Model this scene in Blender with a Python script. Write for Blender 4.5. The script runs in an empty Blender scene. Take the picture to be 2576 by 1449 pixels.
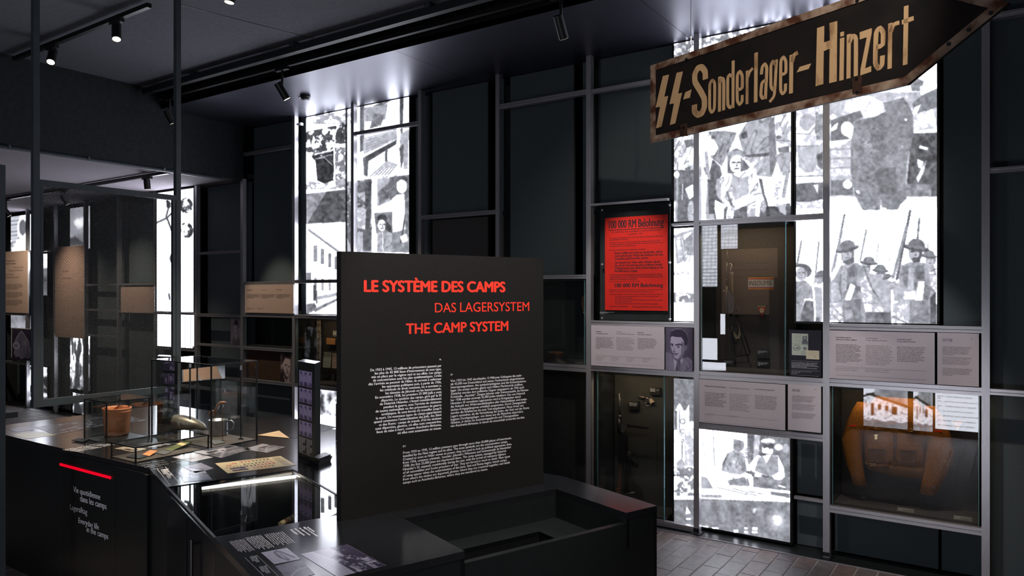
import bpy, math, random
import numpy as np
from mathutils import Vector

# ------------------------------------------------------------------ camera, world, light
# world axes: X runs along the long display wall, Y goes into that wall (wall face at Y = 0), Z is up
FPX, CXP, HYP = 1865.0, 1288.0, 740.0           # focal length, principal column and horizon row, photo pixels
CAM = (2.16, -5.876, 1.97)
SN, CS = 0.5626, 0.8267
scn = bpy.context.scene
cd = bpy.data.cameras.new('camera'); cam = bpy.data.objects.new('camera', cd)
scn.collection.objects.link(cam)
cd.sensor_width = 36.0; cd.lens = 36.0 * FPX / 2576.0; cd.shift_y = (HYP - 724.5) / 2576.0
cd.clip_start = 0.03
cam.location = CAM; cam.rotation_euler = (math.pi / 2, 0, math.asin(SN))
scn.camera = cam
wd = bpy.data.worlds.new('world'); scn.world = wd; wd.use_nodes = True
wd.node_tree.nodes['Background'].inputs[0].default_value = (0.02, 0.024, 0.028, 1)
wd.node_tree.nodes['Background'].inputs[1].default_value = 0.3
scn.view_settings.view_transform = 'Standard'; scn.view_settings.look = 'None'
scn.view_settings.gamma = 1.0; scn.view_settings.use_curve_mapping = False
scn.view_settings.exposure = 0.0
scn.cycles.max_bounces = 8; scn.cycles.transparent_max_bounces = 24
scn.cycles.caustics_reflective = False; scn.cycles.caustics_refractive = False
scn.cycles.sample_clamp_indirect = 4.0
WHITE_E = 11.0          # how bright a white area of a back-lit film is
SPOT = 3.0

# ------------------------------------------------------------------ pixel helpers (directions; depth from the surface met)
def ray(x, y):
    a = (x - CXP) / FPX
    return (a * CS - SN, a * SN + CS, -(y - HYP) / FPX)
def PW(x, y, w=0.0):                      # on a plane parallel to the wall
    r = ray(x, y); t = (w - CAM[1]) / r[1]
    return (CAM[0] + r[0] * t, CAM[2] + r[2] * t)
def PZ(x, y, z):                          # on a level plane
    r = ray(x, y); t = (z - CAM[2]) / r[2]
    return (CAM[0] + r[0] * t, CAM[1] + r[1] * t)
def PU(x, y, u):                          # on a plane square to the wall
    r = ray(x, y); t = (u - CAM[0]) / r[0]
    return (CAM[1] + r[1] * t, CAM[2] + r[2] * t)
def PV(x, y, o, d):                       # on an upright plane through o with level direction d -> (distance along d, z)
    r = ray(x, y); n = (d[1], -d[0])
    t = ((o[0] - CAM[0]) * n[0] + (o[1] - CAM[1]) * n[1]) / (r[0] * n[0] + r[1] * n[1])
    p = (CAM[0] + r[0] * t, CAM[1] + r[1] * t)
    return ((p[0] - o[0]) * d[0] + (p[1] - o[1]) * d[1], CAM[2] + r[2] * t)
def PXA(u, w, z):
    du = u - CAM[0]; dw = w - CAM[1]
    X = du * CS + dw * SN; D = -du * SN + dw * CS
    return CXP + FPX * X / D, HYP - FPX * (z - CAM[2]) / D
TH = math.radians(-20.3)
AX = (math.cos(TH), math.sin(TH)); BX = (-math.sin(TH), math.cos(TH))    # axes of the turned middle table
OT = (-0.345, -3.558)
TZ = 0.95                                                              # table height
def AB(a, b): return (OT[0] + a * AX[0] + b * BX[0], OT[1] + a * AX[1] + b * BX[1])

# ------------------------------------------------------------------ materials
def lin(v): return v / 12.92 if v <= 0.04045 else ((v + 0.055) / 1.055) ** 2.4
def rgb(r, g, b): return (lin(r / 255), lin(g / 255), lin(b / 255))
MATS = {}
def mat(name, col, rough=0.5, metal=0.0, var=0.12, scale=9.0, spec=0.5, stretch=None, bump=0.0, emit=None, es=0.0, alt=None):
    if name in MATS: return MATS[name]
    m = bpy.data.materials.new(name); m.use_nodes = True; nt = m.node_tree; b = nt.nodes['Principled BSDF']
    tc = nt.nodes.new('ShaderNodeTexCoord'); mp = nt.nodes.new('ShaderNodeMapping'); nz = nt.nodes.new('ShaderNodeTexNoise')
    nt.links.new(tc.outputs['Object'], mp.inputs[0]); nt.links.new(mp.outputs[0], nz.inputs['Vector'])
    mp.inputs['Scale'].default_value = stretch or (1, 1, 1)
    nz.inputs['Scale'].default_value = scale; nz.inputs['Detail'].default_value = 6
    rp = nt.nodes.new('ShaderNodeValToRGB'); nt.links.new(nz.outputs['Fac'], rp.inputs[0])
    c0 = tuple(c * (1 - var) for c in col); c1 = alt or tuple(min(1, c * (1 + var)) for c in col)
    rp.color_ramp.elements[0].position = 0.35; rp.color_ramp.elements[1].position = 0.65
    rp.color_ramp.elements[0].color = (*c0, 1); rp.color_ramp.elements[1].color = (*c1, 1)
    nt.links.new(rp.outputs[0], b.inputs['Base Color'])
    b.inputs['Roughness'].default_value = rough; b.inputs['Metallic'].default_value = metal
    b.inputs['Specular IOR Level'].default_value = spec
    if bump:
        bp = nt.nodes.new('ShaderNodeBump'); bp.inputs['Strength'].default_value = bump; bp.inputs['Distance'].default_value = 0.01
        nt.links.new(nz.outputs['Fac'], bp.inputs['Height']); nt.links.new(bp.outputs[0], b.inputs['Normal'])
    if emit:
        b.inputs['Emission Color'].default_value = (*emit, 1); b.inputs['Emission Strength'].default_value = es
    MATS[name] = m
    return m
def glass_mat(name, tint=(0.975, 0.99, 0.985), ior=1.5, rough=0.0):
    m = bpy.data.materials.new(name); m.use_nodes = True; nt = m.node_tree
    for n in list(nt.nodes): nt.nodes.remove(n)
    o = nt.nodes.new('ShaderNodeOutputMaterial'); mx = nt.nodes.new('ShaderNodeMixShader')
    tr = nt.nodes.new('ShaderNodeBsdfTransparent'); gl = nt.nodes.new('ShaderNodeBsdfGlossy'); fr = nt.nodes.new('ShaderNodeFresnel')
    nz = nt.nodes.new('ShaderNodeTexNoise'); nz.inputs['Scale'].default_value = 3.0
    rp = nt.nodes.new('ShaderNodeValToRGB'); nt.links.new(nz.outputs['Fac'], rp.inputs[0])
    rp.color_ramp.elements[0].color = (*[t * 0.985 for t in tint], 1); rp.color_ramp.elements[1].color = (*tint, 1)
    nt.links.new(rp.outputs[0], tr.inputs[0])
    gl.inputs['Roughness'].default_value = rough
    ge = nt.nodes.new('ShaderNodeNewGeometry'); mi = nt.nodes.new('ShaderNodeMix')       # same reflectance for both faces of a thin pane
    mi.inputs[2].default_value = ior; mi.inputs[3].default_value = 1.0 / ior
    nt.links.new(ge.outputs['Backfacing'], mi.inputs[0]); nt.links.new(mi.outputs[0], fr.inputs['IOR'])
    nt.links.new(fr.outputs[0], mx.inputs[0]); nt.links.new(tr.outputs[0], mx.inputs[1]); nt.links.new(gl.outputs[0], mx.inputs[2])
    nt.links.new(mx.outputs[0], o.inputs[0]); MATS[name] = m
    return m
def print_mat(name, emissive, rough=0.35):
    m = bpy.data.materials.new(name); m.use_nodes = True; nt = m.node_tree; b = nt.nodes['Principled BSDF']
    at = nt.nodes.new('ShaderNodeAttribute'); at.attribute_name = 'print'
    if emissive:
        b.inputs['Base Color'].default_value = (0.02, 0.02, 0.022, 1)
        nt.links.new(at.outputs['Color'], b.inputs['Emission Color']); b.inputs['Emission Strength'].default_value = 1.0
    else:
        nt.links.new(at.outputs['Color'], b.inputs['Base Color'])
    b.inputs['Roughness'].default_value = rough
    MATS[name] = m
    return m
BLACK = mat('black_laminate', (0.0105, 0.013, 0.013), 0.36, var=0.1, scale=40)
TOPM = mat('table_top_laminate', (0.011, 0.012, 0.014), 0.16, var=0.1, scale=30, spec=1.0)
PANELM = mat('black_text_panel', (0.0125, 0.0117, 0.0112), 0.55, var=0.08, scale=60, spec=0.2)
FABRIC = mat('dark_fabric', (0.105, 0.132, 0.142), 0.95, var=0.25, scale=220, spec=0.1, bump=0.15)
FABRIC2 = mat('brown_fabric', (0.095, 0.088, 0.088), 0.95, var=0.2, scale=220, spec=0.1)
STEEL = mat('brushed_steel', (0.60, 0.59, 0.62), 0.36, 0.72, var=0.12, scale=14, stretch=(60, 60, 0.6))
STEELH = mat('brushed_steel_rail', (0.60, 0.58, 0.60), 0.34, 0.75, var=0.14, scale=14, stretch=(0.6, 60, 60))
DARKST = mat('dark_painted_steel', (0.040, 0.053, 0.062), 0.45, var=0.1)
BLACKM = mat('black_metal', (0.006, 0.0065, 0.007), 0.4, var=0.1)
SOFF = mat('soffit_sheet', (0.078, 0.080, 0.108), 0.38, 0.75, var=0.06, scale=2)
CEIL = mat('ceiling_plaster', (0.105, 0.107, 0.122), 0.9, var=0.08, scale=30, spec=0.2)
CEIL2 = mat('low_ceiling_plaster', (0.20, 0.18, 0.20), 0.9, var=0.06, scale=30, spec=0.2)
BULK = mat('bulkhead_plaster', (0.018, 0.0215, 0.0235), 0.9, var=0.15, scale=20, spec=0.2)
WALLM = mat('dark_wall_paint', (0.030, 0.034, 0.036), 0.8, var=0.15, scale=8, spec=0.2)
BOARD = mat('beige_board', rgb(214, 206, 214), 0.6, var=0.03, scale=80, spec=0.25)
BOARDW = mat('warm_beige_board', rgb(196, 170, 154), 0.6, var=0.03, scale=80, spec=0.25)
BOARDE = mat('board_edge', (0.8, 0.8, 0.82), 0.5, var=0.02)
INK = mat('dark_ink', (0.03, 0.02, 0.022), 0.7, var=0.05)
INK2 = mat('grey_ink', (0.10, 0.08, 0.085), 0.7, var=0.05)
WHITE = mat('white_ink', (0.83, 0.84, 0.88), 0.6, var=0.02)
REDI = mat('red_ink', (0.90, 0.040, 0.018), 0.6, var=0.03)
NAVY = mat('dark_violet_board', (0.010, 0.009, 0.022), 0.5, var=0.1)
GLASS = glass_mat('case_glass')
GLASSV = glass_mat('vitrine_glass', (0.86, 0.88, 0.88))
MESHM = mat('black_mesh_paint', (0.012, 0.015, 0.017), 0.5)
GEDGE = mat('glass_edge', (0.10, 0.22, 0.24), 0.15, var=0.1, spec=0.8)
PRINTE = print_mat('backlit_film', True)
PRINT = print_mat('paper_print', False, 0.45)
PRINTG = print_mat('laminated_print', False, 0.22)

# ------------------------------------------------------------------ mesh building
col = scn.collection
ORG = {}
def put(o, parent=None, org=None):
    col.objects.link(o)
    if parent is not None:
        o.parent = parent; ORG[o.name] = ORG[parent.name]
    else:
        o.location = org or (0, 0, 0); ORG[o.name] = tuple(org or (0, 0, 0))
    return o
def tag(o, label=None, cat=None, group=None, kind=None):
    if label: o['label'] = label
    if cat: o['category'] = cat
    if group: o['group'] = group
    if kind: o['kind'] = kind
    return o
def thing(name, label, cat, loc, group=None):
    return tag(put(bpy.data.objects.new(name, None), None, loc), label, cat, group)
class MB:
    def __init__(s): s.v = []; s.f = []
    def add(s, vs, fs):
        k = len(s.v); s.v += [tuple(p) for p in vs]; s.f += [tuple(i + k for i in f) for f in fs]; return s
    def box(s, x0, x1, y0, y1, z0, z1):
        return s.add([(x, y, z) for z in (z0, z1) for y in (y0, y1) for x in (x0, x1)],
                     [(0, 2, 3, 1), (4, 5, 7, 6), (0, 1, 5, 4), (2, 6, 7, 3), (0, 4, 6, 2), (1, 3, 7, 5)])
    def prism(s, poly, z0, z1):                      # level outline, counter-clockwise
        n = len(poly)
        if sum(poly[i][0] * poly[(i + 1) % n][1] - poly[(i + 1) % n][0] * poly[i][1] for i in range(n)) < 0: poly = poly[::-1]
        return s.add([(p[0], p[1], z0) for p in poly] + [(p[0], p[1], z1) for p in poly],
                     [tuple(range(n))[::-1], tuple(range(n, 2 * n))] + [(i, (i + 1) % n, n + (i + 1) % n, n + i) for i in range(n)])
    def slab(s, poly, o, r, n, t):                   # outline (along r, z) on an upright plane at o; thickness t along n
        m = len(poly)
        if sum(poly[i][0] * poly[(i + 1) % m][1] - poly[(i + 1) % m][0] * poly[i][1] for i in range(m)) < 0: poly = poly[::-1]
        a = [(o[0] + r[0] * p[0], o[1] + r[1] * p[0], p[1]) for p in poly]
        b = [(q[0] + n[0] * t, q[1] + n[1] * t, q[2]) for q in a]
        return s.add(a + b, [tuple(range(m)), tuple(range(m, 2 * m))[::-1]] + [(i, m + i, m + (i + 1) % m, (i + 1) % m) for i in range(m)])
    def tube(s, pts, r, n=8, cap=True, closed=False):
        P = [Vector(p) for p in pts]; N = len(P); rs = r if isinstance(r, (list, tuple)) else [r] * N
        k = len(s.v); up = None
        for i, p in enumerate(P):
            if closed: d = P[(i + 1) % N] - P[i - 1]
            else: d = (P[min(i + 1, N - 1)] - P[max(i - 1, 0)])
            d.normalize()
            if up is None: up = Vector((0, 0, 1)) if abs(d.z) < 0.9 else Vector((1, 0, 0))
            x = up - d * up.dot(d)
            x.normalize(); y = d.cross(x); up = x
            for j in range(n):
                a = 2 * math.pi * (j + 0.5) / n; q = p + (x * math.cos(a) + y * math.sin(a)) * rs[i]
                s.v.append(tuple(q))
        for i in range(N if closed else N - 1):
            i2 = (i + 1) % N
            for j in range(n):
                s.f.append((k + i * n + j, k + i * n + (j + 1) % n, k + i2 * n + (j + 1) % n, k + i2 * n + j))
        if cap and not closed:
            s.f.append(tuple(k + j for j in range(n))[::-1]); s.f.append(tuple(k + (N - 1) * n + j for j in range(n)))
        return s
    def bar(s, p, q, w, h=None):                     # square bar between two points
        return s.tube([p, q], (w if h is None else (w + h) / 2) * 0.7071, 4)
    def lathe(s, prof, c, n=32, sx=1.0, sy=1.0, wob=None):
        k = len(s.v)
        for r, z in prof:
            for j in range(n):
                a = 2 * math.pi * j / n; rr = r * (wob(a, z) if wob else 1)
                s.v.append((c[0] + rr * math.cos(a) * sx, c[1] + rr * math.sin(a) * sy, c[2] + z))
        for i in range(len(prof) - 1):
            for j in range(n):
                s.f.append((k + i * n + j, k + i * n + (j + 1) % n, k + (i + 1) * n + (j + 1) % n, k + (i + 1) * n + j))
        return s
    def rows(s, rows, dep, n=14, back=0.35):         # loft of level cross-sections (x left, x right, y, z)
        k = len(s.v); R = len(rows)
        for i, (xl, xr, y, z) in enumerate(rows):
            m, h = (xl + xr) / 2, (xr - xl) / 2
            dd = dep[i] if isinstance(dep, (list, tuple)) else dep
            for j in range(n):
                a = 2 * math.pi * j / n; sn = math.sin(a)
                s.v.append((m - h * math.cos(a), y - dd * sn * (1 if sn > 0 else back), z))
        for i in range(R - 1):
            for j in range(n):
                s.f.append((k + i * n + j, k + i * n + (j + 1) % n, k + (i + 1) * n + (j + 1) % n, k + (i + 1) * n + j))
        s.f.append(tuple(k + j for j in range(n))[::-1]); s.f.append(tuple(k + (R - 1) * n + j for j in range(n)))
        return s
    def build(s, name, m, parent=None, label=None, smooth=False, org=None, kind=None):
        me = bpy.data.meshes.new(name); o = bpy.data.objects.new(name, me); put(o, parent, org)
        q = ORG[o.name]
        me.from_pydata([(a - q[0], b - q[1], c - q[2]) for a, b, c in s.v], [], s.f); me.materials.append(m)
        if smooth: me.shade_smooth()
        tag(o, label, kind=kind)
        return o
def recalc(o):
    import bmesh
    bm = bmesh.new(); bm.from_mesh(o.data); bmesh.ops.recalc_face_normals(bm, faces=bm.faces); bm.to_mesh(o.data); bm.free(); return o

# ------------------------------------------------------------------ flat prints: a fine grid coloured per point
def vnoise(X, Y, sc, seed=0):
    x = X / sc; y = Y / sc; xi = np.floor(x).astype(np.int64); yi = np.floor(y).astype(np.int64); fx = x - xi; fy = y - yi
    def h(a, b):
        n = (a * 374761393 + b * 668265263 + seed * 1274126177) & 0xffffffff
        n = ((n ^ (n >> 13)) * 1274126177) & 0xffffffff
        return ((n ^ (n >> 16)) & 0xffff) / 65535.0
    fx = fx * fx * (3 - 2 * fx); fy = fy * fy * (3 - 2 * fy)
    return (h(xi, yi) * (1 - fx) + h(xi + 1, yi) * fx) * (1 - fy) + (h(xi, yi + 1) * (1 - fx) + h(xi + 1, yi + 1) * fx) * fy
def fnoise(X, Y, sc, seed=0, oc=4):
    t = 0; a = 0.5
    for i in range(oc): t = t + a * vnoise(X, Y, sc / 2 ** i, seed + i * 17); a *= 0.55
    return t
class Pic:
    def __init__(s, X, Y, v=1.0): s.X0, s.Y0 = X, Y; s.at(0, 0, 1); s.v = np.full(X.shape, float(v)); s.c = None
    def at(s, ox, oy, k): s.X = (s.X0 - ox) / k; s.Y = (s.Y0 - oy) / k; s.k = k; return s
    def pm(s, pts):
        m = np.zeros(s.X.shape, bool); n = len(pts)
        for i in range(n):
            x0, y0 = pts[i]; x1, y1 = pts[(i + 1) % n]
            if y0 == y1: continue
            c = ((y0 > s.Y) != (y1 > s.Y)) & (s.X < (x1 - x0) * (s.Y - y0) / (y1 - y0) + x0)
            m ^= c
        return m
    def em(s, cx, cy, rx, ry, rot=0):
        c, n = math.cos(rot), math.sin(rot); dx = s.X - cx; dy = s.Y - cy
        return ((dx * c + dy * n) / rx) ** 2 + ((-dx * n + dy * c) / ry) ** 2 < 1
    def lm(s, pts, w):
        m = np.zeros(s.X.shape, bool)
        for (x0, y0), (x1, y1) in zip(pts[:-1], pts[1:]):
            L = (x1 - x0) ** 2 + (y1 - y0) ** 2 + 1e-9
            t = np.clip(((s.X - x0) * (x1 - x0) + (s.Y - y0) * (y1 - y0)) / L, 0, 1)
            m |= (s.X - x0 - t * (x1 - x0)) ** 2 + (s.Y - y0 - t * (y1 - y0)) ** 2 < (w / 2) ** 2
        return m
    def fill(s, m, val, tex=0.0, sc=30, seed=1, thr=None):
        if tex or thr is not None:
            n = fnoise(s.X, s.Y, sc, seed)
            if thr is not None: m = m & (n > thr); n = n * 0 + 0.5
            s.v = np.where(m, val + tex * (n - 0.47) * 1.3, s.v)
        else: s.v = np.where(m, val, s.v)
        return s
    def poly(s, pts, val, **k): return s.fill(s.pm(pts), val, **k)
    def ell(s, cx, cy, rx, ry, val, rot=0, **k): return s.fill(s.em(cx, cy, rx, ry, rot), val, **k)
    def line(s, pts, w, val, **k): return s.fill(s.lm(pts, w), val, **k)
    def rect(s, x0, y0, x1, y1, val, **k): return s.fill((s.X >= x0) & (s.X < x1) & (s.Y >= y0) & (s.Y < y1), val, **k)
    def folds(s, m, n, amp, seed=3, sc=40):           # creases of cloth inside a mask
        t = np.abs(fnoise(s.X * 1.5 + s.Y * 0.7, s.Y * 0.42 - s.X * 0.2, sc * 1.5, seed, 2) - 0.38)
        s.v = np.where(m, s.v - amp * np.clip(1 - t / (n * .9), 0, 1), s.v); return s
    def detail(s, amp=.15, sc=7, seed=5):            # fine photographic texture in everything that is not blank white
        n = fnoise(s.X0, s.Y0, sc, seed, 4) - .47; w = np.clip((.985 - s.v) / .16, 0, 1)
        s.v = s.v + amp * 2 * n * w - .03 * w; return s
    def grain(s, a, sc=4, seed=9): s.v = s.v + a * (vnoise(s.X0, s.Y0, sc, seed) - 0.5) * 2; return s
def soften(v):
    w = np.pad(v, 1, mode='edge'); w = (w[:-2] + 2 * w[1:-1] + w[2:]) / 4; return (w[:, :-2] + 2 * w[:, 1:-1] + w[:, 2:]) / 4
def emis(v, tint=(0.95, 0.975, 1.10)):
    v = np.clip(v, 0, 1); l = np.where(v <= 0.04045, v / 12.92, ((v + 0.055) / 1.055) ** 2.4)
    t = np.clip((v - 0.86) / 0.13, 0, 1); k = 1 + (WHITE_E - 1) * t ** 3
    return np.stack([l * k * tint[0], l * k * tint[1], l * k * tint[2], np.ones_like(l)], -1)
def emis_lin(v):
    v = np.clip(v, 0, 1); l = np.where(v <= 0.04045, v / 12.92, ((v + 0.055) / 1.055) ** 2.4) * WHITE_E
    return np.stack([l * .95, l * .975, l * 1.1, np.ones_like(l)], -1)
def refl(v, c0=(0, 0, 0), c1=(1, 1, 1)):
    v = np.clip(v, 0, 1)[..., None]; s = np.array(c0) * (1 - v) + np.array(c1) * v
    l = np.where(s <= 0.04045, s / 12.92, ((s + 0.055) / 1.055) ** 2.4)
    return np.concatenate([l, np.ones(l.shape[:-1] + (1,))], -1)
def gprint(name, p00, p10, p01, n, m, draw, mt, parent=None, px=True, colf=emis, thick=0.0, org=None, label=None):
    """a flat print: p00 top left, p10 top right, p01 bottom left; n x m points; draw(pic) in photo pixels or 0..100"""
    a = np.linspace(0, 1, n); b = np.linspace(0, 1, m); A, Bb = np.meshgrid(a, b)
    P0, P1, P2 = (np.array(p, float) for p in (p00, p10, p01))
    V = P0 + A[..., None] * (P1 - P0) + Bb[..., None] * (P2 - P0)
    if px: X, Y = PXA(V[..., 0], V[..., 1], V[..., 2])
    else: X, Y = A * 100, Bb * 100
    pic = Pic(X, Y); draw(pic)
    C = pic.c if pic.c is not None else colf(soften(pic.v))
    me = bpy.data.meshes.new(name); o = bpy.data.objects.new(name, me); put(o, parent, org)
    V = V.reshape(-1, 3) - np.array(ORG[o.name])
    idx = np.arange(n * m).reshape(m, n)
    q = np.stack([idx[:-1, :-1], idx[1:, :-1], idx[1:, 1:], idx[:-1, 1:]], -1).reshape(-1, 4)
    me.vertices.add(n * m); me.vertices.foreach_set('co', V.astype(np.float32).ravel())
    me.loops.add(q.size); me.loops.foreach_set('vertex_index', q.ravel().astype(np.int32))
    me.polygons.add(len(q)); me.polygons.foreach_set('loop_start', np.arange(0, q.size, 4, dtype=np.int32))
    me.update(calc_edges=True)
    at = me.color_attributes.new('print', 'FLOAT_COLOR', 'POINT'); at.data.foreach_set('color', C.reshape(-1).astype(np.float32))
    me.materials.append(mt)
    tag(o, label)
    return o

# ------------------------------------------------------------------ lettering (queued, made into meshes at the end)
TQ = []
def text(body, o, r, up, s0, s1, base, pitch, mt, parent, name='lettering', align='LEFT', bold=0.0, ys=1.0, res=2, label=None):
    """o: a 3-D point of the plane, r / up: unit vectors; s0..s1 width range of the widest line; base: height of first baseline"""
    TQ.append(dict(body=body, o=o, r=r, up=up, s0=s0, s1=s1, base=base, pitch=pitch, mt=mt, parent=parent, name=name, align=align, bold=bold, ys=ys, res=res, label=label))
def flush_text():
    tmp = []
    for t in TQ:
        c = bpy.data.curves.new('t', 'FONT'); c.body = t['body']; c.align_x = t['align']; c.space_line = 3.0
        c.resolution_u = t['res']; c.fill_mode = 'FRONT'; c.dimensions = '2D'
        o = bpy.data.objects.new('t', c); col.objects.link(o); tmp.append(o)
    dg = bpy.context.evaluated_depsgraph_get(); dg.update()
    for t, o in zip(TQ, tmp):
        me = bpy.data.meshes.new_from_object(o.evaluated_get(dg)); me.name = t['name']
        n = len(me.vertices)
        if n == 0: continue
        co = np.empty(n * 3); me.vertices.foreach_get('co', co); co = co.reshape(-1, 3)
        x, y = co[:, 0], co[:, 1]; k = np.round((0.3 - y) / 3.0); y = y + 3 * k
        x0, x1 = x.min(), x.max(); sx = (t['s1'] - t['s0']) / (x1 - x0); sy = abs(sx) * t['ys']
        S = t['s0'] + (x - x0) * sx; H = t['base'] + y * sy - k * t['pitch']
        tgt = bpy.data.objects.new(t['name'], me); put(tgt, t['parent'])
        q = ORG[tgt.name]
        P = np.array(t['o']) + S[:, None] * np.array(t['r']) + H[:, None] * np.array(t['up']) - np.array(q)
        if t['bold']:                                   # heavier weight: strokes widened by shifted copies
            nn = np.cross(np.array(t['r'], float), np.array(t['up'], float)); bw = t['bold'] * abs(sx); R_ = np.array(t['r']); U_ = np.array(t['up'])
            sh = [(0, 0), (bw, 0), (-bw, 0)] + ([(0, bw * .6), (0, -bw * .6)] if t['bold'] > .03 else [])
            fs = [tuple(p.vertices) for p in me.polygons]
            V = np.concatenate([P + R_ * a + U_ * b + nn * 1.5e-5 * i for i, (a, b) in enumerate(sh)])
            me.clear_geometry(); me.from_pydata(V.tolist(), [], [tuple(v + i * n for v in f) for i in range(len(sh)) for f in fs])
        else: me.vertices.foreach_set('co', P.ravel())
        me.update()
        me.materials.clear(); me.materials.append(t['mt'])
        tag(tgt, t['label'])
    for o in tmp:
        c = o.data; bpy.data.objects.remove(o); bpy.data.curves.remove(c)
UPZ = (0, 0, 1)
def wtext(body, x0, y0, x1, n_lines_y, mt, parent, w=-0.0144, **k):
    """lettering on a plane parallel to the wall; (x0,y0) pixel of the first baseline's left end, x1 right end, n_lines_y pixel row of the last baseline"""
    u0, z0 = PW(x0, y0, w); u1 = PW(x1, y0, w)[0]; nl = body.count('\n')
    pit = (z0 - PW(x0, n_lines_y, w)[1]) / nl if nl else 0.05
    text(body, (0, w, 0), (1, 0, 0), UPZ, u0, u1, z0, pit, mt, parent, **k)

# ------------------------------------------------------------------ the room
def struct(o): return tag(o, kind='structure')
GROUT = mat('grout', rgb(150, 143, 142), 0.9, var=0.1, scale=60)
TILE = mat('clay_floor_tile', rgb(100, 95, 97), 0.5, var=0.22, scale=16, spec=0.4, bump=0.1, alt=rgb(114, 105, 102))
TILE2 = mat('darker_floor_tile', rgb(88, 83, 86), 0.5, var=0.22, scale=16, spec=0.4, bump=0.1, alt=rgb(104, 92, 88))
TILE3 = mat('redder_floor_tile', rgb(106, 92, 88), 0.5, var=0.22, scale=16, spec=0.4, bump=0.1, alt=rgb(116, 100, 94))
fl = struct(MB().box(-13.2, 4.6, -8.2, 0.45, -0.1, -0.003).build('floor', GROUT))
random.seed(4)
TW, TL, GAP = 0.135, 0.285, 0.011
rest = MB(); near = []
for i in range(-97, 34):
    x = i * TW; off = (i % 2) * TL / 2 + (0.045 if i % 3 == 0 else 0)
    for j in range(-1, 22):
        y1 = -0.065 - j * TL + off; y0 = y1 - TL
        y1 = min(y1, -0.065)
        if y1 - y0 < 0.03 or y0 < -5.95: continue
        h = random.uniform(-0.0012, 0.0012)
        if -0.75 < x < 2.3 and y1 > -1.95: near.append((x, y0, y1, h))
        else: rest.box(x + GAP / 2, x + TW - GAP / 2, y0 + GAP / 4, y1 - GAP / 4, -0.012, h)
near.sort(key=lambda t: abs(t[0] - 0.9) + abs(t[2]) * 0.9)
tm = {}
for k, (x, y0, y1, h) in enumerate(near):
    if k >= 300: rest.box(x + GAP / 2, x + TW - GAP / 2, y0 + GAP / 4, y1 - GAP / 4, -0.012, h); continue
    L = round(y1 - y0, 3); mi = random.choice((0, 0, 1, 2))
    if (L, mi) not in tm:
        o = MB().box(GAP / 2, TW - GAP / 2, GAP / 4, L - GAP / 4, -0.012, 0).build('tile', (TILE, TILE2, TILE3)[mi], fl); tm[(L, mi)] = o.data
    else:
        o = bpy.data.objects.new('tile', tm[(L, mi)]); put(o, fl)
    o.location = (x, y0, h)
rest.build('tile_field', TILE, fl, kind='stuff')
struct(MB().box(-13.2, 4.6, 0.42, 0.5, 0, 4.4).build('wall_right', WALLM))
struct(MB().box(-13.3, -13.2, -6.1, 0.5, 0, 3.5).build('wall_left', WALLM))
struct(MB().box(-13.2, 1.86, -6.1, -5.95, 0, 4.4).build('wall_front', WALLM))
struct(MB().box(3.5, 4.6, -6.1, -5.95, 0, 4.4).box(1.86, 3.5, -6.1, -5.95, 2.6, 4.4).build('wall_doorway', WALLM))
struct(MB().box(1.7, 4.6, -8.3, -8.2, 0, 4.4).box(1.6, 1.7, -8.2, -6.1, 0, 4.4).build('wall_lobby', WALLM))
struct(MB().box(4.6, 4.7, -8.2, 0.5, 0, 4.4).build('wall_end', WALLM))
ce = struct(MB().box(-6.2, 4.6, -8.2, 0.45, 4.315, 4.42).build('ceiling', CEIL))
sm = MB()
for a, b in (((455, 12), (860, 115)),):            # panel joint in the ceiling
    p, q = PZ(*a, 4.315), PZ(*b, 4.315); sm.prism([(p[0], p[1]), (q[0], q[1]), (q[0] + 0.006, q[1] + 0.004), (p[0] + 0.006, p[1] + 0.004)], 4.312, 4.316)
sm.build('panel_joint', BLACKM, ce)
struct(MB().box(-13.2, -6.2, -6.0, 0.45, 3.44, 3.55).build('ceiling_low', CEIL2))
bk = struct(MB().box(-6.2, -6.0, -5.95, 0.02, 3.42, 4.315).build('wall_bulkhead', BULK))
tb = MB().tube([(-5.985, -5.9, 3.40), (-5.985, -0.3, 3.40)], 0.018, 6)
tb.build('conduit', DARKST, bk)
for y in (-2.65, -1.9, -1.06):
    MB().box(-6.0, -5.964, y - 0.01, y + 0.01, 3.388, 3.425).build('conduit_clip', DARKST, bk)
# suspended soffit of sheet panels along the wall
so = struct(MB().box(-6.0, 4.6, -1.08, 0.42, 4.12, 4.16).box(-6.0, 4.6, -1.08, -1.05, 4.11, 4.315).build('ceiling_soffit', BLACKM))
for k, (u0, u1) in enumerate(((-6, -4.62), (-4.62, -2.35), (-2.35, -0.1), (-0.1, 2.2), (2.2, 4.6))):
    MB().box(u0 + 0.002, u1 - 0.002, -1.08, 0.40, 4.108, 4.121).build('sheet_panel', SOFF, so)
struct(MB().box(-13.2, 4.6, -0.058, 0.42, -0.004, 0.004).build('trim_1', BLACK))
struct(MB().box(-13.2, 4.6, -0.066, -0.058, -0.004, 0.007).build('trim_2', STEELH))

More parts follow.
